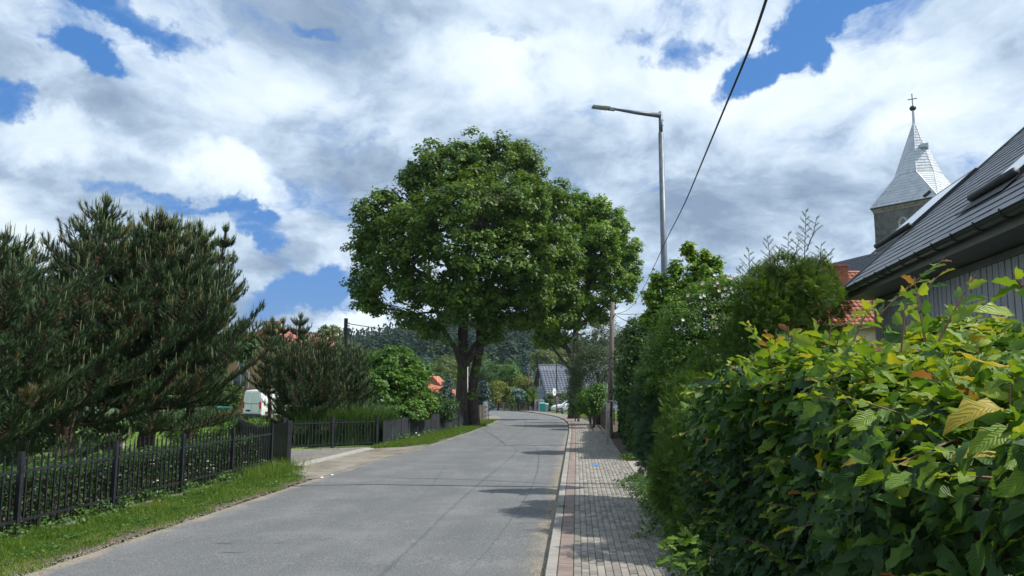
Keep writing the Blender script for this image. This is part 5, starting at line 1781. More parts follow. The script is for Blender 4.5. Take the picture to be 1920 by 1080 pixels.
# ------------------------------------------------------------------ small things
def bin_(u, v, Y, w, h, mat, label, lid):
    p = P(u, v, Y); p.z = g(Y)
    t = thing('wheelie_bin', label, 'bin', p)
    mm = MB(); mm.hexa([p + Vector(q_) for q_ in ((-w * .4, -w * .4, .05), (w * .4, -w * .4, .05), (w * .4, w * .4, .05), (-w * .4, w * .4, .05), (-w / 2, -w / 2, h * .88), (w / 2, -w / 2, h * .88), (w / 2, w / 2, h * .88), (-w / 2, w / 2, h * .88))])
    mm.build('body', M[mat], t)
    mm = MB(); mm.hexa([p + Vector(q_) for q_ in ((-w * .54, -w * .56, h * .885), (w * .54, -w * .56, h * .885), (w * .54, w * .5, h * .885), (-w * .54, w * .5, h * .885), (-w * .5, -w * .5, h * .93), (w * .5, -w * .5, h * .93), (w * .5, w * .5, h), (-w * .5, w * .5, h))])
    mm.build('lid', M[lid], t)
    for s_ in (-1, 1): MB().tube([p + Vector((s_ * w * .45, w * .42, .1)), p + Vector((s_ * w * .52, w * .42, .1))], .1, 10).build('wheel', M['rubber'], t)


bin_(1017, 768, 97, .75, 1.25, 'teal', 'teal wheelie bin beside the end pillar of the far picket fence', 'teal')
bin_(1024, 768, 97, .62, 1.15, 'greyplastic', 'pale grey wheelie bin next to the teal one at the bend', 'greyplastic')
p = P(1054.5, 770, 84); p.z = g(84)
bo = thing('bollard', 'short dark bollard on the grass in front of the white hatchback', 'bollard', p)
MB().tube([p, p + ZU * .72, p + ZU * .80], [.16, .15, .10], 12).build('shaft', M['galv'], bo, smooth=True)
p = P(420, 765, 44); p.z = g(44)
tp = thing('garden_post', 'small turquoise post with crossbar standing on the far lawn behind the pines', 'post', p)
MB().tube([p, p + ZU * 1.3], .06, 8).build('post', M['teal'], tp)
MB().tube([p + ZU * 1.25 - Vector((.4, 0, 0)), p + ZU * 1.25 + Vector((.5, 0, 0))], .05, 8).build('crossbar', M['teal'], tp)
# rock ornament
pr_ = G(214, 836); pr_ = P(214, 826, 27); pr_.z = g(27)
rk = MB(); rk.ball(pr_ + ZU * .35, .36, 12, 9, 1.35)
rk.v = [tuple(Vector(v) + Vector((math.sin(v[2] * 9 + v[0] * 5), math.sin(v[0] * 11 + v[2] * 7), math.sin(v[1] * 13 + v[0] * 4))) * .06) for v in rk.v]
tag(rk.build('garden_rock', M['rock']), 'upright pale garden rock on the lawn between the two big pines', 'rock')
# blue litter on the pavement
pl_ = G(1117, 871.5, KH + .004)
mm = MB(); mm.add([pl_ + Vector(q_) for q_ in ((-.09, -.12, .002), (.05, -.13, .012), (.10, .0, .004), (.03, .14, .015), (-.07, .10, .003), (0, 0, .028))], [(0, 1, 5), (1, 2, 5), (2, 3, 5), (3, 4, 5), (4, 0, 5)])
tag(mm.build('litter', M['blue']), 'crumpled bright blue scrap lying on the grey pavement', 'litter')
# white bits at the road edge, left
for k, (u, v, lb_) in enumerate(((603, 897, 'small white stone chip at the road edge by the dirt apron, nearer one'), (622, 892, 'small white stone chip at the road edge by the dirt apron, farther one'))):
    p = G(u, v); mm = MB(); mm.ball(p + ZU * .02, .05, 6, 4, .5); tag(mm.build('stone_chip', M['white_flower']), lb_, 'stone')
# white post and mesh at the end of the hornbeam hedge
pp = P(1331, 880, 7.4); pz = g(7.4)
wp = thing('fence_post', 'pale weathered post showing through the far end of the hornbeam hedge', 'post', (pp.x, 7.4, pz))
MB().obox(Vector((pp.x, 7.4, pz)), Vector((1, 0, 0)), Vector((0, 1, 0)), ZU, -.028, .028, -.04, .04, 0, P(1331, 885, 7.4).z - pz).build('post', M['concrete'], wp)
nt = MB()
for k in range(9):
    nt.box(pp.x + .10 + .06 * k, pp.x + .108 + .06 * k, 7.42, 7.428, pz + .2, P(1331, 905, 7.4).z)
    nt.box(pp.x + .03, pp.x + .65, 7.43, 7.438, pz + .3 + .14 * k, pz + .308 + .14 * k)
nt.build('wire_mesh', M['galv'], wp)

# ------------------------------------------------------------------ vegetation builders
def limb(mm, a, b, r0, r1, n=6, sag=.0, wig=.12, sides=7):
    a = Vector(a); b = Vector(b); L = (b - a).length
    pts = []
    off1 = Vector((random.uniform(-1, 1), random.uniform(-1, 1), random.uniform(-.6, .6))) * wig * L
    for i in range(n + 1):
        t = i / n
        p = a.lerp(b, t) + off1 * math.sin(math.pi * t) * .6 + ZU * (sag * L * math.sin(math.pi * t))
        if 0 < i < n: p += Vector((random.uniform(-1, 1), random.uniform(-1, 1), random.uniform(-1, 1))) * wig * .14 * L
        pts.append(p)
    mm.tube(pts, [r0 + (r1 - r0) * (i / n) ** .8 for i in range(n + 1)], sides, cap=False, jitter=.08)
    return pts


def clump_centres(blobs, n, shell=(.72, 1.0), inner=.18, rough=0.0, rf=1.0):
    """blobs: (cx,cy,cz,rx,ry,rz); points on the outer shells, culled inside other blobs"""
    B = np.array(blobs, float)
    area = (B[:, 3] * B[:, 4] + B[:, 4] * B[:, 5] + B[:, 3] * B[:, 5])
    pr = area / area.sum()
    out = []
    tries = 0
    while sum(len(o) for o in out) < n and tries < 12:
        m = int(n * 1.8)
        i = RNG.choice(len(B), m, p=pr)
        d = rdir(m)
        r = RNG.uniform(shell[0], shell[1], m)
        ins = RNG.random(m) < inner
        r[ins] = RNG.uniform(.25, .75, ins.sum())
        p = B[i, :3] + d * B[i, 3:6] * r[:, None]
        if rough: p = B[i, :3] + (p - B[i, :3]) * (1 + rough * wob(p, rf, 2.0))[:, None]
        ok = np.ones(m, bool)
        if rough: ok &= (wob(p, rf * 1.5, 7.0) > -.42) | ins
        for j in range(len(B)):
            q_ = (p - B[j, :3]) / B[j, 3:6]
            ok &= ~(((q_ ** 2).sum(1) < .42) & (i != j) & ~ins)
        out.append(np.concatenate([p[ok], d[ok]], 1)); tries += 1
    a = np.concatenate(out)[:n]
    return a[:, :3], a[:, 3:]


def leaf_clumps(c, d, nleaf, rad, size, flat=.75, droop=.25, outb=.6):
    """leaves around clump centres; returns pos, axis, normal, size, rnd"""
    k = len(c)
    nn = RNG.poisson(nleaf, k).clip(3)
    idx = np.repeat(np.arange(k), nn)
    n = len(idx)
    rr = RNG.uniform(.7, 1.35, k)[idx] * rad
    q_ = rdir(n) * (RNG.random(n) ** .5)[:, None]
    q_[:, 2] *= flat
    pos = c[idx] + q_ * rr[:, None]
    nor = unit(q_ * .7 + d[idx] * outb + np.array([0, 0, .75]) + RNG.normal(0, .45, (n, 3)))
    ax = rdir(n) + q_ * .9 + d[idx] * .3; ax[:, 2] -= droop
    ax = ax - nor * (ax * nor).sum(1, keepdims=True)
    sz = size * RNG.uniform(.6, 1.25, n)
    tone = RNG.random(k)[idx] * .55 + RNG.random(n) * .45
    return pos, ax, nor, sz, tone


def tree(name, label, cat, base, blobs, nclump, nleaf, rad, size, mat, trunk_r, top_frac=.55, limbs=8, twigs=60, bark='bark', group=None, shell=(.72, 1.0), inner=.2, tmpl=KITE,
         fork=None, flat=.75, droop=.25, lean=None, tbias=0.0, branch_obj=True, rough=0.0, rf=1.0):
    base = Vector(base)
    t = thing(name, label, cat, base, group)
    B = np.array(blobs, float)
    cen = Vector(np.average(B[:, :3], 0, weights=B[:, 3] * B[:, 5]))
    topz = (B[:, 2] + B[:, 5]).max()
    tip = Vector((cen.x, cen.y, base.z + (topz - base.z) * top_frac))
    if lean: tip = Vector(lean)
    tm = MB(); n = 9; pts = []; rad_ = []
    for i in range(n + 1):
        s_ = i / n
        p = base.lerp(tip, s_); w_ = .04 * (tip - base).length * math.sin(math.pi * s_) * (1 if lean is None else .4)
        p = p + Vector((math.sin(s_ * 4 + base.x), math.cos(s_ * 3 + base.y), 0)) * w_ * .5 * s_
        pts.append(p - ZU * (.15 if i == 0 else 0)); rad_.append(trunk_r * (1.35 if i == 0 else 1.0) * (1 - .55 * s_))
    tm.tube(pts, rad_, 12, jitter=.07)
    tm.build('trunk', M[bark], t, smooth=True)
    c, d = clump_centres(blobs, nclump, shell, inner, rough, rf)
    # limbs to spread targets, twigs to clumps
    sel = []
    order = RNG.permutation(len(c))
    for i in order:
        if len(sel) >= limbs: break
        if all((Vector(c[i]) - Vector(c[j])).length > .35 * (topz - base.z) for j in sel) or len(sel) < 2: sel.append(i)
    tips = []
    for i in sel:
        f = random.uniform(.45, .95)
        a = pts[int(f * n)]
        mm = MB()
        lp = limb(mm, a, Vector(c[i]), trunk_r * random.uniform(.32, .5), trunk_r * .06, 7, .06, .12, 7)
        tips.append(lp)
        if branch_obj: mm.build('branch', M[bark], t, smooth=True)
        else: tips[-1] = lp; mm.build('branch', M[bark], t, smooth=True)
    if fork:
        for (a, b_, r0, r1) in fork:
            mm = MB(); tips.append(limb(mm, a, b_, r0, r1, 8, 0 if r0 > .28 else .03, .02 if r0 > .28 else .06, 9)); mm.build('limb', M[bark], t, smooth=True)
    if twigs and tips:
        mm = MB()
        allp = [p for lp in tips for p in lp[2:]]
        ap = np.array([tuple(p) for p in allp])
        for i in order[:twigs]:
            j = int(np.argmin(((ap - c[i]) ** 2).sum(1) + RNG.random(len(ap)) * .5))
            limb(mm, allp[j], Vector(c[i]), trunk_r * .10, trunk_r * .03, 4, .03, .12, 4)
        o = mm.build('twigs', M[bark], t, 'stuff')
    pos, ax, nor, sz, tone = leaf_clumps(c, d, nleaf, rad, size, flat, droop)
    zrel = (pos[:, 2] - base.z) / max(1, topz - base.z)
    scatter('crown', pos, ax, nor, sz, M[mat], tmpl, np.clip(tone + tbias, 0, 1), t)
    return t


def pb(u, v, ru, rv, Y, dy=0, ry=None):
    """blob given by its outline in the photo, at depth Y+dy, ry metres deep"""
    Y2 = Y + dy
    p = P(u, v, Y2); rx = ru * Y2 / F; rz = rv * Y2 / F
    return (p.x, p.y, p.z, rx, ry or (rx + rz) / 2, rz)


# ------------------------------------------------------------------ big tree with two trunks
TY = 46.6
tb = Vector((XatY(864, 800, TY), TY, g(TY)))
bl = []
for (u, v, ru, rv, dy) in ((885, 318, 82, 62, 1), (820, 310, 50, 45, 0), (778, 345, 42, 40, 0), (925, 285, 42, 34, 1), (985, 312, 34, 48, 2.5), (975, 285, 30, 26, 3), (735, 398, 55, 48, 0), (700, 405, 38, 34, -1), (690, 455, 34, 40, 0),
                           (770, 440, 70, 60, -2.5), (860, 400, 90, 75, -3.5), (950, 400, 85, 75, -2), (1020, 400, 62, 62, 1), (1050, 470, 46, 60, 0), (985, 480, 80, 62, -3.5), (880, 480, 85, 60, -4), (735, 500, 50, 45, -1), (688, 530, 36, 40, 0),
                           (700, 575, 40, 20, 0), (790, 540, 60, 38, -2), (880, 555, 75, 34, -3), (975, 550, 70, 38, -2), (1045, 545, 48, 40, 0), (775, 590, 34, 20, -1), (806, 612, 26, 18, -2), (905, 600, 36, 24, -2),
                           (985, 600, 48, 22, -1), (1040, 595, 30, 20, 0), (862, 585, 40, 28, -3), (925, 630, 22, 14, -1), (826, 630, 16, 9, -2)):
    bl.append(pb(u, v, ru, rv, TY, dy))
big = tree('broadleaf_tree', 'huge round green deciduous tree with two dark trunks where the screened fence ends', 'tree', tb, bl, 2300, 62, .46, .178, 'oak', .44, .52, limbs=12, twigs=260,
           lean=P(872, 560, TY), fork=[(Vector((XatY(890, 795, TY + .4), TY + .4, g(TY))), P(886, 735, TY + .4), .38, .34), (P(886, 735, TY + .4), P(900, 650, TY + .3), .33, .29), (P(900, 650, TY + .3), P(905, 560, TY), .30, .26), (P(905, 560, TY), P(960, 460, TY), .30, .10),
                                       (P(900, 600, TY), P(1010, 520, TY), .22, .08), (P(872, 560, TY), P(800, 420, TY), .34, .08), (P(872, 560, TY), P(890, 360, TY), .38, .08), (P(872, 570, TY), P(730, 480, TY), .26, .06), (P(870, 590, TY - 1), P(775, 590, TY - 1), .14, .04)],
           shell=(.55, 1.13), inner=.22, flat=.7, tmpl=BROAD, rough=.17, rf=1.1)
# epicormic leaves on the trunks
c = np.array([tuple(P(u, v, TY - .5)) for u, v in ((866, 695), (871, 655), (895, 690), (900, 668), (884, 742), (893, 735), (864, 702), (858, 640), (900, 700))])
pos, ax, nor, sz, tone = leaf_clumps(c, unit(np.tile([[0, -1, .2]], (len(c), 1))), 28, .26, .16)
scatter('trunk_shoots', pos, ax, nor, sz, M['oak2'], KITE, tone, big, 'stuff')

# second oak, right behind
T2 = 60.0
bl = [pb(u, v, ru, rv, T2, dy) for (u, v, ru, rv, dy) in ((1105, 395, 44, 34, 0), (1070, 380, 34, 30, 0), (1062, 430, 40, 46, 0), (1060, 500, 40, 50, 0), (1150, 425, 34, 34, 0), (1120, 450, 52, 40, -2), (1175, 475, 28, 34, 0), (1140, 505, 48, 40, -1), (1186, 522, 20, 26, 0), (1090, 500, 40, 45, 0), (1085, 430, 34, 40, 1),
                                                      (1160, 552, 36, 20, 0), (1110, 565, 45, 26, -1), (1075, 595, 34, 22, 0), (1035, 600, 40, 26, 0), (1015, 625, 28, 20, 0), (1060, 560, 30, 30, 1), (1125, 600, 24, 14, 0), (1052, 635, 26, 12, 0))]
tb2 = Vector((XatY(1076, 770, T2), T2, g(T2)))
tree('broadleaf_tree', 'bright green deciduous tree with dark forked trunk right behind the huge round tree', 'tree', tb2, bl, 1200, 60, .42, .185, 'oak2', .46, .6, limbs=8, twigs=180, lean=P(1080, 600, T2),
     fork=[(P(1077, 680, T2), P(1035, 610, T2), .26, .10), (P(1066, 655, T2), P(1010, 628, T2), .16, .06), (P(1080, 620, T2), P(1150, 560, T2), .20, .06), (P(1080, 600, T2), P(1128, 470, T2), .30, .06), (P(1080, 600, T2), P(1090, 440, T2), .26, .06), (P(1128, 580, T2), P(1192, 520, T2), .10, .03)],
     shell=(.5, 1.14), tmpl=BROAD, tbias=.16, rough=.2, rf=1.0)

# ------------------------------------------------------------------ pines with candles
NEEDN = 34


def pine(label, base, H, R, seed, whorls=13, per=6, lean=(0, 0), z0=.14, tuftd=.20, rscale=1.0, nlen=.17, group='garden pines', expo=.75, trunk=.17, forks=0, hcand=1.0, small=False):
    random.seed(seed)
    rg = np.random.default_rng(seed)
    base = Vector(base)
    t = thing('pine_tree', label, 'tree', base, group)
    tops = [base + Vector((lean[0], lean[1], H))]
    for k in range(forks):
        a = 2 * math.pi * (k + .3) / max(1, forks)
        tops.append(base + Vector((math.cos(a) * R * .42, math.sin(a) * R * .42, H * random.uniform(.86, 1.0))))
    T, D, S_, C_ = [], [], [], []      # tuft positions, directions, scale, is candle
    for ti, top in enumerate(tops):
        st_ = base if ti == 0 else base + ZU * (H * .22)
        pts = [st_.lerp(top, s_ / 8) + Vector((random.uniform(-1, 1), random.uniform(-1, 1), 0)) * .05 * (0 < s_ < 8) for s_ in range(9)]
        if ti:   # curve outward first
            pts = [st_ + Vector(((top - st_).x * min(1, (s_ / 8) ** .6), (top - st_).y * min(1, (s_ / 8) ** .6), (top - st_).z * (s_ / 8))) for s_ in range(9)]
        mm = MB().tube(pts, [trunk * (1.25 if (s_ == 0 and ti == 0) else 1) * (1 - .86 * (s_ / 8)) * (1 if ti == 0 else .55) + .012 for s_ in range(9)], 8, cap=False, jitter=.1)
        mm.build('trunk' if ti == 0 else 'stem', M['pinebark'], t, smooth=True)
        bm_ = MB()
        nw = whorls if ti == 0 else whorls - 4
        RR_ = R if ti == 0 else R * .62
        for w in range(nw):
            f = z0 + (1 - z0) * (w / nw) if ti == 0 else .25 + .75 * (w / nw)
            f = min(.985, f + random.uniform(-.02, .02))
            k8 = f * 8; i = min(7, int(k8)); a0 = pts[i].lerp(pts[i + 1], k8 - i)
            prof = (1 - ((f - z0) / (1 - z0)) ** 1.6) ** expo if f > .35 else (.72 + .28 * (f / .35))
            prof = max(prof, .10)
            nb_ = per + (1 if f < .6 else -1) + random.randint(-1, 1)
            ph = random.uniform(0, 6.28)
            for b_ in range(max(3, nb_)):
                an = ph + 2 * math.pi * b_ / max(3, nb_) + random.uniform(-.25, .25)
                L = RR_ * prof * random.uniform(.62, 1.22)
                out = Vector((math.cos(an), math.sin(an), 0))
                rise = .10 + .75 * f
                bp = []
                for s_ in range(6):
                    q_ = s_ / 5
                    bp.append(a0 + out * (L * q_) + ZU * (L * (rise * q_ * .5 + .30 * q_ ** 2.5 * (1.0 if f > .2 else .2)) - .08 * L * math.sin(q_ * 3.14)))
                bm_.tube(bp, [.021 * (.3 + prof) * (1 - .75 * s_ / 5) + .004 for s_ in range(6)], 5, cap=False)
                # side shoots
                nsd = max(3, int(L / (tuftd * .72)))
                for s_ in range(nsd + 1):
                    q_ = .28 + .72 * s_ / nsd
                    k5 = q_ * 5; i5 = min(4, int(k5)); p = bp[i5].lerp(bp[i5 + 1], k5 - i5)
                    dirb = (bp[min(5, i5 + 1)] - bp[i5]).normalized()
                    for sg in ((-1, 1) if s_ < nsd else (0,)):
                        sdv = Vector((-out.y, out.x, 0)) * sg
                        l2 = random.uniform(.16, .50) * (1.15 - q_ * .5) * (RR_ / 2.0) if sg else .06
                        e = p + (dirb * .6 + sdv + ZU * random.uniform(.1, .55)).normalized() * l2
                        if sg: bm_.tube([p, e], [.010, .006], 3, cap=False)
                        T.append(tuple(e)); dd = (dirb * .5 + sdv * .5 + ZU * (.55 + .5 * q_)).normalized(); D.append(tuple(dd)); S_.append(random.uniform(.8, 1.15))
                        C_.append((q_ > .55 or f > .7) and random.random() < (.07 + .8 * f ** 2.2) * hcand)
                        if sg and random.random() < .85:
                            T.append(tuple(p.lerp(e, .5))); D.append(tuple(dd)); S_.append(random.uniform(.7, 1.0)); C_.append(False)
        # top leader cluster
        for k in range(7):
            an = k * 2.4; rr_ = .0 if k == 0 else .10
            T.append(tuple(top + Vector((math.cos(an) * rr_, math.sin(an) * rr_, -.05 * (k > 0))))); D.append((math.cos(an) * .35 * (k > 0), math.sin(an) * .35 * (k > 0), 1)); S_.append(1.0); C_.append(True)
        # needles clothing the leader shoots
        for k in range(14):
            T.append(tuple(top - ZU * (.06 * k))); D.append((0, 0, 1)); S_.append(1.0); C_.append(False)
        bm_.build('branches', M['pinebark'], t, 'stuff')
    T = np.array(T); D = unit(np.array(D)); S_ = np.array(S_); C_ = np.array(C_)
    k = len(T)
    idx = np.repeat(np.arange(k), NEEDN)
    n = len(idx)
    back = rg.uniform(0, .16, n)
    pos = T[idx] - D[idx] * back[:, None]
    perp = unit(rg.normal(size=(n, 3)))
    spread = rg.uniform(.35, 1.0, n)
    ax = D[idx] + perp * spread[:, None]
    dead = ((rg.random(k) < .03) | ((wob(T, 2.2, seed) > .52) & (rg.random(k) < .35)))[idx]
    tone = np.clip(rg.random(k)[idx] * .45 + rg.random(n) * .40, 0, .86)
    tone[dead] = rg.uniform(.9, 1, dead.sum())
    dead2 = dead & (~C_[idx])
    scatter('needles', pos, ax, perp + .01, nlen * S_[idx] * rg.uniform(.75, 1.15, n), M['pine'], BLADE, tone, t, width=rg.uniform(.010, .019, n))
    # candles: three-sided upright shoots
    ci = np.where(C_)[0]
    reps = rg.integers(1, 3, len(ci))
    ci = np.repeat(ci, reps)
    m_n = len(ci)
    cp = T[ci] + rg.normal(0, .03, (m_n, 3)); cl = rg.uniform(.12, .32, m_n) * hcand ** .5
    cd = unit(D[ci] * .35 + np.array([0, 0, 1]) + rg.normal(0, .08, (m_n, 3)))
    a1 = unit(np.cross(cd, np.array([1, .2, 0]))); a2 = np.cross(cd, a1)
    r = .0105
    rings = []
    for (h_, rr_) in ((0, .8), (.6, 1.0), (1.0, .35)):
        for kk in range(3):
            an = 2 * math.pi * kk / 3
            rings.append(cp + cd * (cl * h_)[:, None] + a1 * (r * rr_ * math.cos(an)) + a2 * (r * rr_ * math.sin(an)))
    V = np.stack(rings, 1)
    tri = []
    for lv in (0, 3):
        for kk in range(3):
            k2 = (kk + 1) % 3
            tri += [(lv + kk, lv + k2, lv + 3 + k2), (lv + kk, lv + 3 + k2, lv + 3 + kk)]
    tri = np.array(tri)
    tris = (tri[None] + (np.arange(m_n) * 9)[:, None, None]).reshape(-1, 3)
    me = npmesh('candles', V.reshape(-1, 3) - np.array(base), tris, M['candle'], {'rnd': np.repeat(rg.random(m_n), 9)})
    link('candles', me, t, kind='stuff')
    return t


def gp(u, Y): return Vector((XatY(u, 700, Y), Y, g(Y)))


pine('tallest garden pine of the left group, its bare topped leader standing clear against the clouds', gp(108, 18.5) + Vector((.2, 0, 0)), P(186, 372, 18.5).z - g(18.5), 2.5, 3, 12, 6, lean=(.75, 0), forks=1, trunk=.22, expo=1.0)
pine('broad garden pine with short forked trunk nearest the gap where the white van shows', gp(283, 21), P(300, 412, 21).z - g(21), 2.95, 5, 13, 7, lean=(.1, .2), forks=4, trunk=.23, z0=.19, expo=.85)
pine('garden pine cut by the left edge of the picture', gp(-40, 15.5), P(0, 440, 15.5).z - g(15.5), 2.45, 8, 11, 6, lean=(.35, 0), forks=1, trunk=.18, expo=.9)
pine('dense pine filling the gap low between the two tallest garden pines', gp(30, 24), P(80, 470, 24).z - g(24), 2.9, 12, 13, 6, lean=(.3, 0), forks=2, trunk=.18, expo=.8)
pine('right pine of the tall left group seen behind the broad forked one', gp(360, 25), P(378, 418, 25).z - g(25), 2.1, 15, 11, 6, forks=3, trunk=.16, expo=.85)
pine('loose grey green pine half hiding the orange house', gp(548, 33), P(545, 590, 33).z - g(33), 1.4, 21, 10, 6, lean=(.3, 0), forks=2, trunk=.13, nlen=.13, group='smaller pines', hcand=.7, small=True)
pine('low spreading grey green pine right of the white van', gp(575, 31.5), P(612, 640, 31.5).z - g(31.5), 2.1, 24, 10, 6, lean=(.5, 0), forks=3, trunk=.15, nlen=.12, group='smaller pines', hcand=.7, small=True, expo=.5)
pine('small pine with long upright candles just left of the bright green bush', gp(655, 33), P(660, 645, 33).z - g(33), 1.35, 27, 9, 6, forks=2, trunk=.10, nlen=.12, group='smaller pines', hcand=.8, small=True, expo=.5)
pine('thin high branched pine between the orange house window and the loose grey green pine', gp(507, 34.5), P(508, 598, 34.5).z - g(34.5), 1.15, 33, 8, 6, z0=.42, forks=1, trunk=.09, nlen=.13, group='smaller pines', small=True)
random.seed(99)

# ------------------------------------------------------------------ shrubs and trees left, mid distance
def shrub(name, label, cat, base, blobs, ncl, nl, rad, size, mat, tmpl=KITE, core=True, flat=.8, droop=.25, shell=(.78, 1.02), tbias=0., stems=4, trunk=.05, group=None):
    base = Vector(base)
    t = thing(name, label, cat, base, group)
    sm = MB()
    B = np.array(blobs, float)
    for k in range(stems):
        b_ = B[k % len(B)]
        limb(sm, base + Vector((random.uniform(-.2, .2), random.uniform(-.2, .2), 0)), Vector(b_[:3]) + ZU * b_[5] * .3, trunk, trunk * .3, 4, 0, .1, 5)
    sm.build('stems', M['twig'], t)
    c, d = clump_centres(blobs, ncl, shell, .18)
    keep = c[:, 2] > base.z - .1
    pos, ax, nor, sz, tone = leaf_clumps(c[keep], d[keep], nl, rad, size, flat, droop)
    k2 = pos[:, 2] > base.z + .0
    scatter('foliage', pos[k2], ax[k2], nor[k2], sz[k2], M[mat], tmpl, np.clip(tone[k2] + tbias, 0, 1), t)
    return t


Y = 37.0
shrub('bush', 'large bright green layered bush right of the pines behind the screened fence', 'bush', gp(740, Y), [pb(u, v, ru, rv, Y, dy) for (u, v, ru, rv, dy) in
      ((740, 690, 46, 40, 0), (715, 735, 48, 45, -1), (765, 735, 45, 42, -.5), (700, 700, 34, 34, .5), (778, 700, 24, 30, .5), (740, 770, 60, 26, -1), (790, 760, 28, 26, 0))], 520, 42, .26, .13, 'bright', BROAD, flat=.55)
Y = 41.0
shrub('bush', 'rounded mid green shrubs with reddish tips left of the big trunk', 'bush', gp(815, Y), [pb(u, v, ru, rv, Y) for (u, v, ru, rv) in ((812, 752, 26, 22), (838, 765, 22, 20), (800, 775, 20, 16))], 140, 34, .24, .11, 'midgreen')
shrub('rhododendron', 'small shrub covered in pink blossom above the screened fence', 'bush', gp(806, 39.5), [pb(803, 777, 11, 7, 39.5), pb(797, 773, 6, 5, 39.5)], 22, 24, .12, .07, 'pinkbush', stems=2)
# low dark laurel / yew shrubs below pines, left
shrub('shrub', 'dark spreading shrub low between the trunks behind the near fence', 'shrub', gp(190, 24), [pb(u, v, ru, rv, 24) for (u, v, ru, rv) in ((150, 810, 48, 26), (90, 800, 50, 40), (30, 800, 50, 40), (20, 830, 50, 30))], 240, 34, .24, .10, 'yew')
shrub('shrub', 'light green low shrubs on the lawn behind the near fence corner', 'shrub', gp(360, 27), [pb(u, v, ru, rv, 27) for (u, v, ru, rv) in ((345, 812, 34, 18), (395, 806, 30, 14), (440, 800, 34, 12), (480, 796, 26, 10))], 190, 34, .16, .07, 'bright')
shrub('shrub', 'pale leafy shrub row on the far side of the lawn by the turquoise post', 'shrub', gp(420, 48), [pb(u, v, ru, rv, 48) for (u, v, ru, rv) in ((400, 775, 30, 14), (450, 790, 40, 9), (350, 775, 30, 12), (270, 770, 40, 12), (500, 792, 34, 8))], 200, 30, .24, .12, 'midgreen', tbias=.2)
shrub('shrub', 'bushy green undergrowth at the left edge of the lawn', 'shrub', gp(10, 33), [pb(u, v, ru, rv, 33) for (u, v, ru, rv) in ((5, 780, 50, 34), (60, 790, 30, 20))], 120, 30, .3, .13, 'midgreen')
shrub('shrub', 'dark conifer shrub between the small pines and the bright bush', 'shrub', gp(650, 34.5), [pb(u, v, ru, rv, 34.5) for (u, v, ru, rv) in ((610, 745, 60, 45), (660, 720, 40, 45), (560, 740, 40, 40), (690, 770, 30, 24))], 420, 36, .2, .10, 'yew', SLIM)
# reeds
n = 5200
cx0, cx1 = XatY(548, 800, 30), XatY(728, 800, 33)
x = RNG.uniform(cx0, cx1, n); y = 30.1 + (x - cx0) / (cx1 - cx0) * 2.0 + RNG.uniform(.25, 1.6, n)
pos = np.stack([x, y, gn(y)], 1)
seg = []
hgt = RNG.uniform(1.1, 2.1, n) * (1 + .12 * wob(pos, 1.6))
an = RNG.uniform(0, 6.28, n); bend = RNG.uniform(.15, .75, n) * hgt
ks = 5
V = np.zeros((n, (ks) * 2 + 1, 3))
for k in range(ks + 1):
    q_ = k / ks
    px_c = pos + np.stack([np.cos(an) * bend * q_ ** 2.2, np.sin(an) * bend * q_ ** 2.2, hgt * (q_ - .22 * (bend / hgt) * q_ ** 3)], 1)
    w = (.017 * (1 - q_ ** 1.5) + .001)
    sd_ = np.stack([-np.sin(an), np.cos(an), np.zeros(n)], 1)
    if k < ks:
        V[:, 2 * k] = px_c - sd_ * w; V[:, 2 * k + 1] = px_c + sd_ * w
    else: V[:, 2 * k] = px_c
tri = []
for k in range(ks - 1): tri += [(2 * k, 2 * k + 1, 2 * k + 3), (2 * k, 2 * k + 3, 2 * k + 2)]
tri += [(2 * ks - 2, 2 * ks - 1, 2 * ks)]
tri = np.array(tri)
me = npmesh('reeds', V.reshape(-1, 3), (tri[None] + (np.arange(n) * (2 * ks + 1))[:, None, None]).reshape(-1, 3), M['reed'], {'rnd': np.repeat(RNG.random(n), 2 * ks + 1)})
tag(link('reeds', me, kind='stuff'), 'dense tall reed grass behind the iron fence by the gravel drive', 'reeds')


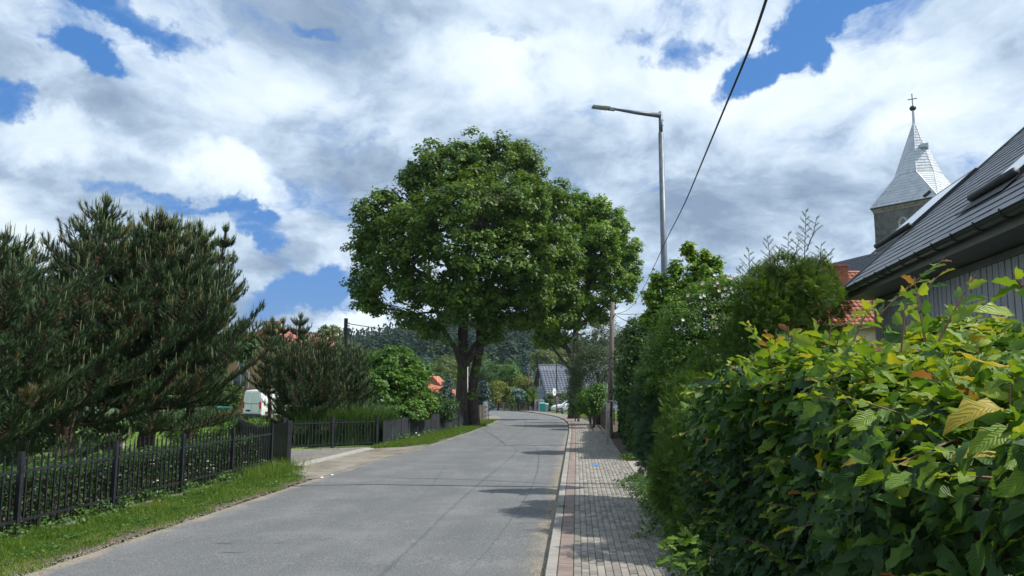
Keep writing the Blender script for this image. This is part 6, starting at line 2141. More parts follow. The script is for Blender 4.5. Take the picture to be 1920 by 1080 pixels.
# privet hedge behind the near fence
def hedge(name, label, A, B, width, height, n, size, mat, tmpl=KITE, side=1, thick=.14, zfn=None, cat='hedge', tone_top=.0, core=True, wobf=2.2, wa=.06):
    A = Vector(A); B = Vector(B); d_ = (B - A); L = d_.length; dn = d_.normalized(); sd = Vector((-dn.y, dn.x, 0)) * side
    t = thing(name, label, cat, (A.x, A.y, g(A.y)))
    u = RNG.uniform(-.02, L + .02, n)
    fw = np.array([width, height, height, width]); 
    # faces: front (s=0), top, back, ends
    pr = np.array([height * L * 1.2, width * L * 1.3, height * L * .35, width * height * 1.4, width * height * 1.4]); pr /= pr.sum()
    f = RNG.choice(5, n, p=pr)
    s_ = RNG.uniform(0, width, n); z = RNG.uniform(0.02, height, n)
    dep_ = np.abs(RNG.normal(0, thick, n)) - .03
    nx = np.zeros((n, 3))
    m0 = f == 0; s_[m0] = dep_[m0]; nx[m0] = -np.array(sd)
    m1 = f == 1; z[m1] = height - dep_[m1]; nx[m1] = (0, 0, 1)
    m2 = f == 2; s_[m2] = width - dep_[m2]; nx[m2] = np.array(sd)
    m3 = f == 3; u[m3] = dep_[m3]; nx[m3] = -np.array(dn)
    m4 = f == 4; u[m4] = L - dep_[m4]; nx[m4] = np.array(dn)
    base = np.array(A)[None] + u[:, None] * np.array(dn) + s_[:, None] * np.array(sd)
    base[:, 2] = gn(base[:, 1]) + z
    wv_ = wob(base, wobf, 1.3) * wa + wob(base, wobf * 3, .3) * wa * .5
    base += nx * wv_[:, None]
    nor = unit(nx * .8 + RNG.normal(0, .55, (n, 3)) + np.array([0, 0, .35]))
    ax = rdir(n) + nx * .4 + np.array([0, 0, -.1])
    ax -= nor * (ax * nor).sum(1, keepdims=True)
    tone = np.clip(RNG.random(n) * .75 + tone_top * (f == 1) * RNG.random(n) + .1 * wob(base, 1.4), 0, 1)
    scatter('foliage', base, ax, nor, size * RNG.uniform(.6, 1.3, n), M[mat], tmpl, tone, t)
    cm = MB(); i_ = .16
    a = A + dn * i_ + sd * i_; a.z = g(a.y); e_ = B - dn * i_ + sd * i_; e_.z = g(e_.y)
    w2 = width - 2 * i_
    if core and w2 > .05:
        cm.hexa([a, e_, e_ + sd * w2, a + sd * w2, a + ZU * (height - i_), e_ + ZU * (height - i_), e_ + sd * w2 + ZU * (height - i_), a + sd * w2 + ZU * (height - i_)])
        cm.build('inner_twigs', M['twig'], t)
    return t


hA = Vector((float(fenceX(4.6)) - .22, 4.6, 0)); hB = Vector((float(fenceX(21.4)) - .22, 21.4, 0))
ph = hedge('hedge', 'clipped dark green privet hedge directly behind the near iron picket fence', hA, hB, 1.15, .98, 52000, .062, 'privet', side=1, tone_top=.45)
# white umbels poking through the fence
uk = 0
UML = ['upper left flower head of the white trio behind the second fence panel', 'upper right flower head of the white trio behind the second fence panel', 'lowest flower head of the white trio behind the second fence panel',
       'uppermost white umbel of the group just before the fourth fence post', 'right white umbel of the group just before the fourth fence post', 'lower left white umbel of the group just before the fourth fence post',
       'left one of the white flower pair low in the middle of the third fence section', 'right one of the white flower pair low in the middle of the third fence section',
       'single white umbel just right of the second fence post, high', 'white umbel low between fence pickets right of the third post', 'small white umbel beside the low one right of the third post',
       'white umbel just left of the group near the fourth post', 'small faint white umbel midway between the third and fourth posts', 'white umbel above the weeds, left of the second post foot',
       'last white umbel, near the corner end of the fence', 'topmost single white umbel left of the fourth fence post']
for (u, v, Y, lb_) in ((308, 862, 15.9, 'left pair of white flower heads in the hedge between the second and third fence posts'), (316, 858, 16.0, None), (311, 869, 15.9, None), (437, 871, 18.4, None), (443, 877, 18.5, None), (437, 884, 18.4, None), (331, 903, 16.0, None),
                       (335, 900, 16.1, None), (242, 890, 14.7, None), (377, 896, 17.0, None), (388, 899, 17.2, None), (423, 877, 18.1, None), (397, 870, 17.5, None), (215, 938, 14.2, None), (513, 866, 20.3, None), (423, 864, 18.2, None)):
    p = P(u, v, Y); p.x = float(fenceX(Y)) - .12 + random.uniform(-.05, .04)
    t = thing('white_flower', lb_ or 'white umbel flower head poking from the hedge behind the iron fence', 'flower', (p.x, Y, g(Y)), 'white flowers in the privet hedge')
    t['label'] = UML[uk]; uk += 1
    MB().tube([Vector((p.x - .06, Y, g(Y))), p - ZU * .02], .004, 4).build('stem', M['weed'], t)
    mm = MB()
    for k in range(11):
        a_ = k * 2.4; r = .011 * math.sqrt(k) * 1.25
        mm.ball(p + Vector((r * math.cos(a_), r * math.sin(a_), -.25 * r)), .013, 5, 3, .5)
    mm.build('umbel', M['white_flower'], t)
# weeds at the fence foot
c = []
for k in range(150):
    y = 6 + (random.random() ** 1.2) * 15.5
    c.append((float(fenceX(y)) + random.uniform(-.05, .22), y, g(y) + random.uniform(.05, .28)))
c = np.array(c)
pos, ax, nor, sz, tone = leaf_clumps(c, np.tile([[.5, -.3, .6]], (len(c), 1)), 20, .12, .065)
tag(scatter('weeds', pos, ax, nor, sz, M['weed'], KITE, tone, None, 'stuff'), 'leafy weeds growing along the foot of the near iron fence', 'weeds')

# garden plants behind screened fence seen as grasses / red tips
c = np.array([(float(f2x(y)) + random.uniform(.05, .3), y, g(y) + random.uniform(.03, .25)) for y in np.linspace(32, 45, 60)])
pos, ax, nor, sz, tone = leaf_clumps(c, np.tile([[.2, -.5, .6]], (len(c), 1)), 16, .18, .09)
tag(scatter('weeds', pos, ax, nor, sz, M['weed'], KITE, tone, None, 'stuff'), 'weeds along the foot of the dark screened fence', 'weeds')
for (u, v, lb_) in ((780, 812, 'upper small white flower in front of the dark screened fence'), (785, 816, 'lower small white flower in front of the dark screened fence')):
    p = G(u, v); p = P(u, v, 35.0); q_ = MB(); q_.ball(p, .05, 6, 4, .6); t = thing('white_flower', lb_, 'flower', (p.x, p.y, g(35)), 'white flowers by the screened fence')
    q_.build('bloom', M['white_flower'], t); MB().tube([Vector((p.x, p.y, g(35))), p], .008, 4).build('stem', M['weed'], t)

# ------------------------------------------------------------------ middle distance trees
def far_tree(label, u, v, ru, rv, Y, mat, ncl=110, nl=26, size=None, kind='round', name='tree', shell=(.7, 1.0), tb_=0.):
    s_ = Y / F
    if kind == 'round':
        B = [pb(u, v, ru, rv, Y)]
        for k in range(6):
            a = k * 1.05 + random.random(); B.append(pb(u + ru * .55 * math.cos(a), v - rv * .5 * math.sin(a) , ru * random.uniform(.4, .55), rv * random.uniform(.38, .52), Y, random.uniform(-1, 1) * ru * s_ * .5))
    else:
        B = [pb(u, v + rv * (1 - 2 * q_) * .8, ru * (1 - q_) ** .8 + 1, rv * .26, Y) for q_ in np.linspace(0, .96, 6)]
    base = Vector((XatY(u, 760, Y), Y, float(terrain(XatY(u, 760, Y), Y))))
    topz = max(b_[2] + b_[5] for b_ in B)
    sz = size or max(.22, 3.4 * s_)
    return tree(name, label, 'tree', base, B, ncl, nl, max(ru, rv) * s_ * .17, sz, mat, max(.14, .05 * (topz - base.z) * .5), .6, limbs=3, twigs=0, shell=shell, group=None, tbias=tb_)


far_tree('dark pointed spruce standing directly behind the two trunks, left of them', 838, 735, 20, 36, 70, 'spruce', 120, 26, kind='cone')
far_tree('dark blue spruce standing right of the two trunks', 905, 738, 22, 34, 76, 'spruce', 120, 26, kind='cone')
far_tree('pale green tree left of the two trunks', 838, 698, 34, 34, 105, 'olive', 150)
far_tree('tall dark fir in the wood left of the two trunks', 795, 690, 18, 44, 150, 'spruce', 110, kind='cone')
far_tree('fresh green tree between small cream house and bright bush', 778, 690, 22, 20, 95, 'midgreen', 110)
far_tree('feathery green tree above the dark wood left of the bright bush', 700, 668, 26, 18, 90, 'midgreen', 110)
far_tree('slender loose tree with open crown beside the dark utility pole', 618, 625, 26, 18, 62, 'olive', 60, 18, shell=(.3, 1.0))
far_tree('round bush like tree with cream blossom left of the pale blue spruce', 934, 735, 27, 22, 112, 'yellowish', 150, 28)
far_tree('dark green tree in the second row right of the trunks', 925, 702, 30, 22, 150, 'midgreen', 150)
far_tree('bright mid green round tree in front of the dark wooded hill', 955, 706, 28, 22, 140, 'bright', 150, tb_=-.25)
far_tree('dark spruce with level branches left of the grey house', 985, 692, 18, 40, 150, 'spruce', 130, kind='cone')
far_tree('yellow green tree right behind the gable of the grey house', 983, 718, 22, 16, 132, 'yellowish', 110, tb_=-.1)
far_tree('broad pale olive tree rising behind the grey roof, left part', 1018, 678, 30, 26, 160, 'olive', 170)
far_tree('pale olive tree behind the grey roof, right part', 1058, 675, 28, 22, 165, 'olive', 140)
far_tree('dark fir tip rising over the pale olive trees', 1007, 660, 9, 22, 180, 'spruce', 60, kind='cone')
far_tree('pale blue spruce behind the pillar fence', 972, 741, 15, 13, 108, 'paleblue', 90, 26)
for k, (u, v, rv, Y, w) in enumerate(((1000, 742, 20, 104, 8), (991, 745, 15, 103, 7), (1030, 752, 18, 108, 7), (1055, 750, 15, 110, 6), (960, 752, 12, 107, 6))):
    far_tree(['broad clipped thuja column left of the arched door', 'thuja column leftmost behind the end of the pillar fence', 'tall narrow thuja column beside the arched door of the grey house', 'narrow thuja column behind the white hatchback', 'small thuja column beside the pale blue spruce'][k],
             u, v, w, rv, Y, 'thuja', 60, 26, .20, name='thuja')
far_tree('dark shrubbery behind the cream house gable', 812, 708, 16, 14, 100, 'midgreen', 80)
far_tree('deep green wood edge tree over the cream house', 870, 692, 26, 18, 170, 'midgreen', 120)
far_tree('low round tree at the far left of the second row', 735, 672, 28, 12, 170, 'midgreen', 110)
far_tree('tree with fine spiky top above the small pines', 762, 660, 20, 20, 130, 'spruce', 90, kind='cone')
for k, (u, v, ru, rv, Y, mt_, lb_) in enumerate(((462, 650, 24, 30, 57, 'midgreen', 'leafy green tree partly hiding the orange house above its small window'), (590, 668, 46, 30, 50, 'midgreen', 'green tree in front of the faded red roof behind the small pines'), (-10, 720, 60, 60, 58, 'midgreen', 'green garden tree behind the lawn at the left edge'), (80, 735, 60, 48, 60, 'thuja', 'rounded green tree behind the lawn between the leftmost pines'),
        (175, 730, 55, 50, 62, 'midgreen', 'leafy tree behind the lawn left of the broad forked pine'), (265, 735, 50, 44, 60, 'bright', 'fresh green tree behind the lawn seen past the garden rock'),
        (345, 738, 50, 42, 63, 'midgreen', 'shaded tree behind the lawn right of the forked pine trunk'), (418, 742, 34, 34, 66, 'thuja', 'small tree behind the lawn left of the white van'))):
    far_tree(lb_, u, v, ru, rv, Y, mt_, 170, 30, .2, tb_=-.1)
# thin bare mast and white pole seen between trunks
p = P(876, 715, 90); mt = thing('flag_pole', 'thin white pole between the two trunks', 'pole', (p.x, 90, g(90)))
MB().tube([Vector((p.x, 90, g(90))), P(876.5, 678, 90)], .10, 6).build('shaft', M['white_trim'], mt)
p = P(991, 715, 118); mt = thing('utility_pole', 'thin brown pole left of the grey house gable', 'utility pole', (p.x, 118, g(118)))
MB().tube([Vector((p.x, 118, g(118))), P(991.5, 687, 118)], .10, 6).build('shaft', M['polewood'], mt)


# forested hill
def forest(name, label, n, y0, y1, xr, hmin, hmax, mat, per, conifer=True, xin=0):
    y = RNG.uniform(y0, y1, n); x = RNG.uniform(xin, xr, n) * RNG.choice([-1, 1], n)
    z = terrain(x, y); h_ = RNG.uniform(hmin, hmax, n)
    idx = np.repeat(np.arange(n), per); m_n = len(idx)
    q_ = RNG.random(m_n) ** .8
    a = RNG.uniform(0, 6.28, m_n)
    if conifer:
        r = h_[idx] * .20 * (1 - q_) + .15
        rr_ = r * RNG.uniform(.3, 1, m_n)
        pos = np.stack([x[idx] + np.cos(a) * rr_ * .3, y[idx] + np.sin(a) * rr_ * .3, z[idx] + h_[idx] * (.12 + .88 * q_)], 1)
        ax = np.stack([np.cos(a), np.sin(a), -.45 * np.ones(m_n)], 1)
        sz = r * 1.2 + .5
        top = q_ > .93; ax[top] = (0, 0, 1); sz[top] = h_[idx][top] * .09
    else:
        d_ = rdir(m_n); r = h_[idx] * .36
        pos = np.stack([x[idx], y[idx], z[idx] + h_[idx] * .62], 1) + d_ * r[:, None]
        ax = rdir(m_n); sz = r * .42
    nor = np.stack([np.cos(a) * .6, np.sin(a) * .6, np.ones(m_n)], 1)
    tone = RNG.random(n)[idx] * .7 + RNG.random(m_n) * .3
    o = scatter(name, pos, ax, nor, sz, M[mat], KITE, tone, None, 'stuff', width=sz * (1.3 if conifer else 1))
    return tag(o, label, 'forest')


forest('conifer_forest', 'dark blue green conifer forest covering the far hill', 3900, 300, 540, 210, 11, 17, 'forest', 44)
forest('broadleaf_wood', 'mixed green wood at the foot of the far hill', 420, 200, 300, 150, 5, 9, 'midgreen', 90, False)
forest('distant_wood', 'far low tree line behind the houses on both sides', 700, 250, 420, 520, 8, 13, 'midgreen', 46, False, 150)

# ------------------------------------------------------------------ right side shrubs, far to near
Y = 47.0
tree('willow_tree', 'silvery grey green willow like tree left of the wooden utility pole', 'tree', gp(1120, Y), [pb(u, v, ru, rv, Y, dy) for (u, v, ru, rv, dy) in
     ((1105, 650, 32, 34, 0), (1140, 625, 30, 26, 0), (1165, 640, 22, 26, 1), (1090, 690, 34, 36, 0), (1130, 680, 40, 40, -1), (1100, 730, 38, 30, 0), (1160, 690, 26, 40, 0), (1078, 740, 16, 36, 0))],
     520, 38, .34, .16, 'willow', .16, .5, limbs=5, twigs=90, shell=(.5, 1.05), tmpl=SLIM)
Y = 43.0
shrub('bush', 'fresh green rounded bush over the weathered palings left of the utility pole', 'bush', gp(1110, Y), [pb(u, v, ru, rv, Y) for (u, v, ru, rv) in ((1108, 752, 24, 24), (1120, 735, 18, 16), (1092, 758, 12, 14))], 190, 32, .22, .12, 'bright')
shrub('conifer_shrub', 'dark narrow conifer beside the weathered palings at the oak trunk foot', 'shrub', gp(1080, 52), [pb(u, v, ru, rv, 52) for (u, v, ru, rv) in ((1078, 750, 13, 26), (1080, 720, 10, 26), (1084, 690, 9, 22))], 170, 30, .25, .14, 'midgreen', tbias=-.2)

# hornbeam hedge block by the pole
hedge('hedge', 'clipped rounded hornbeam hedge block between the utility pole and the driveway gap', (4.1, 24.3, 0), (5.7, 39.5, 0), 2.0, 2.42, 42000, .12, 'hedge2', KITE, side=-1, tone_top=.5, wa=.16, wobf=1.3)
shrub('bush', 'leafy green tree like bush rising behind the hornbeam hedge block', 'bush', gp(1200, 27.5), [pb(u, v, ru, rv, 27.5) for (u, v, ru, rv) in ((1200, 640, 30, 50), (1175, 680, 22, 40), (1190, 720, 40, 40), (1225, 690, 40, 60), (1183, 628, 14, 18))], 420, 34, .27, .12, 'hedge2', shell=(.6, 1.05))
# maple with light green young top behind the lamp
Y = 17.2
tree('young_maple', 'young maple with light green shoots rising behind the street lamp', 'tree', gp(1300, Y), [pb(u, v, ru, rv, Y, dy) for (u, v, ru, rv, dy) in
     ((1290, 466, 9, 20, 0), (1302, 482, 14, 22, 0), (1325, 484, 10, 19, 0), (1341, 496, 10, 18, 0), (1315, 512, 30, 26, 0), (1268, 504, 11, 24, 0), (1262, 532, 18, 24, 0), (1300, 540, 34, 26, 0), (1232, 530, 11, 18, 0), (1226, 560, 18, 24, 0), (1345, 535, 22, 20, 0), (1232, 600, 24, 30, 0), (1272, 580, 40, 34, 0), (1255, 640, 34, 34, 0), (1212, 600, 12, 16, 0))],
     760, 30, .12, .075, 'maple', .07, .6, limbs=6, twigs=120, shell=(.35, 1.15), inner=.3, tmpl=BROAD, rough=.22, rf=2.5, flat=.5, tbias=.1)
# wild rose
Y = 14.2
rb_ = [pb(u, v, ru, rv, Y, dy) for (u, v, ru, rv, dy) in ((1300, 620, 60, 55, 0), (1250, 640, 40, 50, .5), (1345, 570, 50, 45, .3), (1380, 620, 60, 60, 0), (1230, 690, 36, 50, .5), (1300, 690, 60, 50, -.2), (1372, 560, 30, 30, 0), (1215, 720, 22, 40, 1.2), (1400, 560, 20, 36, 0), (1362, 530, 22, 18, 0), (1395, 528, 20, 18, 0), (1425, 590, 30, 40, 0), (1330, 600, 60, 50, .4), (1270, 690, 50, 60, .4), (1300, 575, 50, 36, .2), (1440, 560, 30, 40, .3), (1350, 560, 36, 34, .6))]
rose = shrub('wild_rose', 'sprawling wild rose bush with small white and pink blossoms below the street lamp', 'bush', gp(1300, Y), rb_, 1250, 34, .125, .052, 'rose', shell=(.6, 1.12), stems=8, trunk=.02)
fl_px = [(1320, 554, 'w'), (1355, 553, 'w'), (1314, 558, 'w'), (1318, 530, 'w'), (1345, 530, 'p'), (1360, 541, 'p'), (1340, 535, 'p'), (1371, 522, 'p'), (1338, 593, 'q'), (1343, 614, 'q'), (1290, 554, 'p'), (1322, 579, 'w'), (1348, 545, 'p'), (1316, 532, 'p'), (1365, 520, 'p'), (1323, 660, 'w'), (1340, 516, 'w'), (1280, 600, 'w'), (1510, 571, 'q')]
for (u, v, kd) in fl_px:
    p = P(u, v, Y - 1.05 if v > 540 else Y - .6)
    mat = {'w': 'white_flower', 'p': 'pink_flower', 'q': 'peach_flower'}[kd]
    mm = MB(); out = Vector((random.uniform(-.3, .3), -1, random.uniform(0, .5))).normalized(); sx = out.cross(ZU).normalized(); sy = sx.cross(out)
    r = .036 if kd != 'q' else .045
    for k in range(5):
        a_ = 2 * math.pi * k / 5 + random.random() * .3; rad_ = sx * math.cos(a_) + sy * math.sin(a_); tn = sx * -math.sin(a_) + sy * math.cos(a_)
        mm.add([p, p + rad_ * r * .6 + tn * r * .42 + out * .008, p + rad_ * r + out * .018, p + rad_ * r * .6 - tn * r * .42 + out * .008], [(0, 1, 2, 3)])
    o = mm.build('rose_bloom', M[mat], rose)
# tall thuja with thin leader sprigs
Y = 12.6
tb_ = [pb(u, v, ru, rv, Y, dy) for (u, v, ru, rv, dy) in ((1500, 560, 60, 60, .5), (1440, 590, 55, 60, 0), (1540, 600, 45, 60, 1), (1400, 650, 50, 60, .2), (1470, 640, 70, 60, 0), (1350, 700, 50, 60, 0), (1310, 760, 55, 70, -.2), (1400, 740, 60, 60, 0), (1290, 840, 50, 80, -.6), (1380, 840, 60, 80, 0), (1255, 900, 30, 60, -.6), (1530, 520, 34, 40, 0.4), (1440, 540, 40, 40, .4), (1490, 525, 50, 36, 0), (1470, 500, 30, 20, 0), (1535, 560, 40, 40, -.3), (1410, 560, 40, 50, 0), (1420, 530, 26, 24, 0))]
def sprays(blobs, n, size, up=.25, out=.7, hang=0.0):
    c, d = clump_centres(blobs, n, (.62, 1.10), .12, .20, 2.2)
    m = len(c)
    ax = d * out + RNG.normal(0, .45, (m, 3)) + np.array([0, 0, up]); ax[:, 2] -= hang
    return c, unit(ax), size * RNG.uniform(.7, 1.3, m)


def fan(name, c, ax, sz, mat, parent, sub=9, lw=.10, tone=None):
    """each spray: a flat fan of narrow leaflets along an axis"""
    m = len(c)
    idx = np.repeat(np.arange(m), sub); k = np.tile(np.arange(sub), m)
    nrm = unit(np.cross(ax, rdir(m)))
    q_ = (k // 2) / (sub / 2.0)
    sg = np.where(k % 2 == 0, 1, -1)
    side = np.cross(ax, nrm)
    base = c[idx] + ax[idx] * (sz[idx] * q_ * .8)[:, None]
    a2 = ax[idx] * .8 + side[idx] * (sg * .75)[:, None] * (q_ < .98)[:, None]
    ln = sz[idx] * (.55 - .32 * q_)
    tn = np.clip((RNG.random(m)[idx] * .5 + RNG.random(m * sub) * .3 + .25 * q_) if tone is None else tone[idx] + RNG.random(m * sub) * .2, 0, 1)
    return scatter(name, base, a2, nrm[idx], ln, M[mat], KITE, tn, parent, width=ln * lw * 3.2)


th = thing('thuja', 'tall overgrown thuja with thin feathery leader sprigs against the sky', 'tree', gp(1450, Y))
sm = MB()
for (u, v) in ((1450, 600), (1500, 560), (1400, 640), (1340, 700), (1300, 800)):
    limb(sm, gp((u + 1450) / 2, Y), P(u, v, Y), .07, .02, 5, 0, .06, 6)
sm.build('trunk', M['bark'], th)
c, ax, sz = sprays(tb_, 11500, .15)
fan('foliage', c, ax, sz, 'thuja', th, 9)
# sprigs
sp_m = MB(); SC_, SA_, SS_ = [], [], []
for (u0, v0, u1, v1, k_n) in ((1500, 560, 1511, 393, 22), (1512, 470, 1532, 405, 8), (1470, 560, 1478, 435, 14), (1505, 520, 1560, 470, 12), (1445, 540, 1438, 440, 12), (1450, 520, 1462, 462, 9), (1400, 560, 1404, 465, 11), (1425, 560, 1380, 500, 8), (1530, 520, 1540, 455, 8), (1480, 500, 1498, 448, 8), (1410, 520, 1420, 490, 6), (1560, 530, 1548, 480, 7)):
    a = P(u0, v0, Y - .1); b_ = P(u1, v1, Y - .2 + random.uniform(-.2, .2))
    sp_m.tube([a, a.lerp(b_, .5) + Vector((.03, 0, 0)), b_], [.013, .008, .003], 4)
    for k in range(k_n):
        q_ = .15 + .85 * k / k_n
        p = a.lerp(b_, q_); s_ = 1 if k % 2 else -1
        dv = (Vector((s_ * random.uniform(.6, 1), random.uniform(-.5, .5), random.uniform(.5, 1.0)))).normalized(); L1 = (.26 * (1 - q_) + .07) * random.uniform(.7, 1.2)
        e_ = p + dv * L1
        sp_m.tube([p, e_], [.006, .003], 3, cap=False)
        for j in range(8):
            SC_.append(tuple(p.lerp(e_, .15 + .11 * j))); SA_.append(tuple((dv + Vector((random.uniform(-.5, .5), random.uniform(-.3, .3), .5))).normalized())); SS_.append(.05)
sp_m.build('leader_twigs', M['twig'], th)
fan('leader_sprigs', np.array(SC_), np.array(SA_), np.array(SS_), 'thuja', th, 5, .12, np.full(len(SC_), .7))
# dark yew-like conifer in front, lower
Y = 15.5
yb = [pb(u, v, ru, rv, Y, dy) for (u, v, ru, rv, dy) in ((1232, 700, 30, 50, 0), (1225, 760, 34, 60, 0), (1262, 740, 40, 60, 0), (1240, 820, 40, 60, -.4), (1270, 850, 40, 60, -.8), (1222, 850, 26, 40, 0), (1300, 880, 40, 60, -1.5), (1250, 870, 36, 40, -.8))]
yw = thing('yew_bush', 'dense blue green yew like conifer edging the pavement past the driveway gap', 'bush', gp(1245, Y))
sm = MB(); 
for (u, v) in ((1240, 760), (1260, 720), (1280, 820)): limb(sm, gp(1245, Y), P(u, v, Y), .05, .02, 4, 0, .05, 5)
sm.build('trunk', M['bark'], yw)
c, ax, sz = sprays(yb, 7000, .13, .1, .8)
fan('foliage', c, ax, sz, 'yew', yw, 9)
# lower thuja wall nearer to the camera, hanging over the pavement edge
Y = 10.6
lb2 = [pb(u, v, ru, rv, Y, dy) for (u, v, ru, rv, dy) in ((1330, 800, 60, 80, 0), (1300, 880, 50, 80, 0), (1350, 920, 60, 80, -.3), (1290, 960, 40, 60, -.3), (1330, 1010, 60, 60, -.5), (1400, 860, 70, 100, .3), (1440, 760, 70, 80, .5), (1262, 900, 28, 60, 1.2))]
t3 = thing('thuja', 'dark lower thuja hedge hanging over the pavement edge next to the hornbeam', 'hedge', gp(1340, Y))
sm = MB()
for (u, v) in ((1330, 860), (1390, 820), (1320, 940)): limb(sm, gp(1340, Y), P(u, v, Y), .04, .015, 4, 0, .05, 5)
sm.build('trunk', M['bark'], t3)
c, ax, sz = sprays(lb2, 9500, .12, -.15, .8, .1)
fan('foliage', c, ax, sz, 'thuja', t3, 9, tone=RNG.random(len(c)) * .5)

# ferns and weeds at the pavement edge
rx = lambda y: np.interp(y, KY, KX) + 1.95
n = 330
y = 8.2 + RNG.random(n) ** 1.2 * 16
keep = (y < 19.2) | (y > 23.8)
y = y[keep]; n = len(y)
x = rx(y) + RNG.normal(.05, .16, n) - .22 * (RNG.random(n) < .25)
c = np.stack([x, y, gn(y) + KH + RNG.uniform(.02, .16, n)], 1)
pos, ax, nor, sz, tone = leaf_clumps(c, np.tile([[-.6, -.3, .5]], (n, 1)), 16, .11, .075)
tag(scatter('weeds', pos, ax, nor, sz, M['weed'], KITE, tone, None, 'stuff'), 'weeds and seedlings creeping over the right edge of the grey pavement', 'weeds')
n = 5200
y = 8.5 + RNG.random(n) ** 1.1 * 17; keep = (y < 19.3) | (y > 23.8); y = y[keep]; n = len(y)
x = rx(y) + RNG.normal(.12, .13, n)
pos = np.stack([x, y, gn(y) + KH - .02], 1)
blades('edge_grass', 'thin grass tufts along the right edge of the pavement under the conifers', pos, .06, .24, .010, M['grass'], .6)
# tiny moss tufts in paver joints
n = 2600
s_ = np.interp(8.8 + RNG.random(n) ** 1.3 * 16, KY, S)
tt = .36 + .10 * RNG.integers(0, 17, n) + RNG.normal(0, .004, n)
tt = np.where(RNG.random(n) < .75, 1.2 + .1 * RNG.integers(0, 8, n), tt)
pp_ = np.array([tuple(st(a_, b_, KH - .004)) for a_, b_ in zip(s_, tt)])
blades('joint_moss', 'moss and tiny weeds in the joints of the pavement', pp_, .008, .03, .012, M['weed'], .9, cat='moss')
# grass tuft on the kerb and dead leaves
pp_ = np.array([tuple(st(float(np.interp(14.7, KY, S)) + random.gauss(0, .07), .12 + random.gauss(0, .05), KH - .01)) for _ in range(90)])
blades('grass_tuft', 'small grass tuft growing beside the kerb stones', pp_, .03, .09, .008, M['grass'], .7)
n = 420
y = 8.5 + RNG.random(n) * 15; x = rx(y) - np.abs(RNG.normal(0, .35, n))
pos = np.stack([x, y, gn(y) + KH + .004], 1)
o = scatter('dead_leaves', pos, np.stack([RNG.normal(0, 1, n), RNG.normal(0, 1, n), RNG.normal(0, .12, n)], 1), np.tile([[0, 0, 1.]], (n, 1)) + RNG.normal(0, .2, (n, 3)), RNG.uniform(.015, .045, n), M['redtwig'], KITE, None, None, 'stuff')
tag(o, 'small dry leaves and litter scattered on the pavement', 'leaves')

# ------------------------------------------------------------------ foreground hornbeam hedge
def hb_template(seed, fold=.16, curl=.22, wav=.03):
    r = random.Random(seed)
    ns = 7
    prof = [0.0, .30, .44, .47, .40, .24, 0.0]
    vs, lu, lv = [], [], []
    for i in range(ns):
        y = i / (ns - 1)
        w = prof[i] * .47
        zc = -curl * (y - .3) ** 2 * 1.3
        for j, t in enumerate((-1, -.5, 0, .5, 1)):
            ser = (.035 if i % 2 else -.02) * abs(t) if 0 < i < ns - 1 else 0
            x = t * (w + ser * 1.0)
            z = zc + fold * abs(t) * w * 1.4 + (wav * (1 if i % 2 else -1) * abs(t)) + r.uniform(-.012, .012)
            vs.append((x + r.uniform(-.008, .008), y + (.03 * abs(t)), z)); lu.append(t); lv.append(y)
    tri = []
    for i in range(ns - 1):
        for j in range(4):
            a = i * 5 + j
            tri += [(a, a + 1, a + 6), (a, a + 6, a + 5)]
    return np.array(vs), np.array(tri), np.array(lu), np.array(lv)


HBT = [hb_template(k, f, c_, w) for k, (f, c_, w) in enumerate(((.18, .25, .030), (.10, .45, .035), (.28, .10, .028), (.05, -.2, .03), (.22, .6, .04), (.15, .3, .02)))]

hx = lambda y: .90 + .133 * y          # pavement-side face of the hedge
HT = 2.42                              # top height at far end
hb = thing('hornbeam_hedge', 'big foreground hornbeam hedge with pleated sunlit leaves filling the lower right', 'hedge', (1.6, 5.5, g(5.5)))
LP, LA, LN, LS, LR = [], [], [], [], []


def top_z(x, y):
    # hedge top: lower at the far end, higher in the middle, as seen against the barn
    return np.interp(y, [1.2, 2.0, 2.8, 3.6, 4.6, 5.6, 6.6], [2.30, 2.34, 2.38, 2.44, 2.44, 2.34, 2.14]) + .035 * np.sin(x * 5 + y * 3) + .035 * np.sin(y * 9 + x * 2) + .04 * np.sin(y * 3.3 - x * 7) + .22 * np.clip((x - hx(y)) / 1.5, 0, 1) * np.clip(y - 3.2, 0, 1)


WH = 1.5
def add_leaves(pos, nx, n, young, size, droop=.35):  # young: leaf age tone, with shade and sunlight put into it as well
    nor = unit(nx * .55 + RNG.normal(0, .42, (n, 3)) + np.array([0, 0, .45]))
    ax = unit(RNG.normal(0, .5, (n, 3)) + nx * .6 + np.array([-.45, -.1, -droop]))
    ax = ax - nor * (ax * nor).sum(1, keepdims=True)
    LP.append(pos); LA.append(unit(ax)); LN.append(nor); LS.append(size); LR.append(young)


# face towards the pavement
n = 15500
y = 1.1 + RNG.random(n) ** 1.35 * 5.6
z = g(4) + .15 + RNG.random(n) ** .8 * (top_z(hx(y), y) - g(4) - .15)
dep_ = np.abs(RNG.normal(0, .20, n)) - .10
x = hx(y) + dep_ + .09 * np.sin(y * 3.1 + z * 2) + .05 * np.sin(z * 7 + y * 5) + .10 * np.clip(z - 1.6, 0, 1)*-1
pos = np.stack([x, y, z], 1)
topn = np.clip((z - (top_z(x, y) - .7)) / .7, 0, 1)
young = np.clip(RNG.random(n) * .44 + topn * .48 * RNG.random(n) + .20 * (RNG.random(n) < .06), 0, .93)  # older leaves, kept darker still to paint the face's shade; lighter towards the top
add_leaves(pos, np.tile([[-1., -.05, .1]], (n, 1)), n, young, RNG.uniform(.04, .105, n) * np.interp(y, [1.5, 2.6, 4], [.9, 1.1, 1.25]))
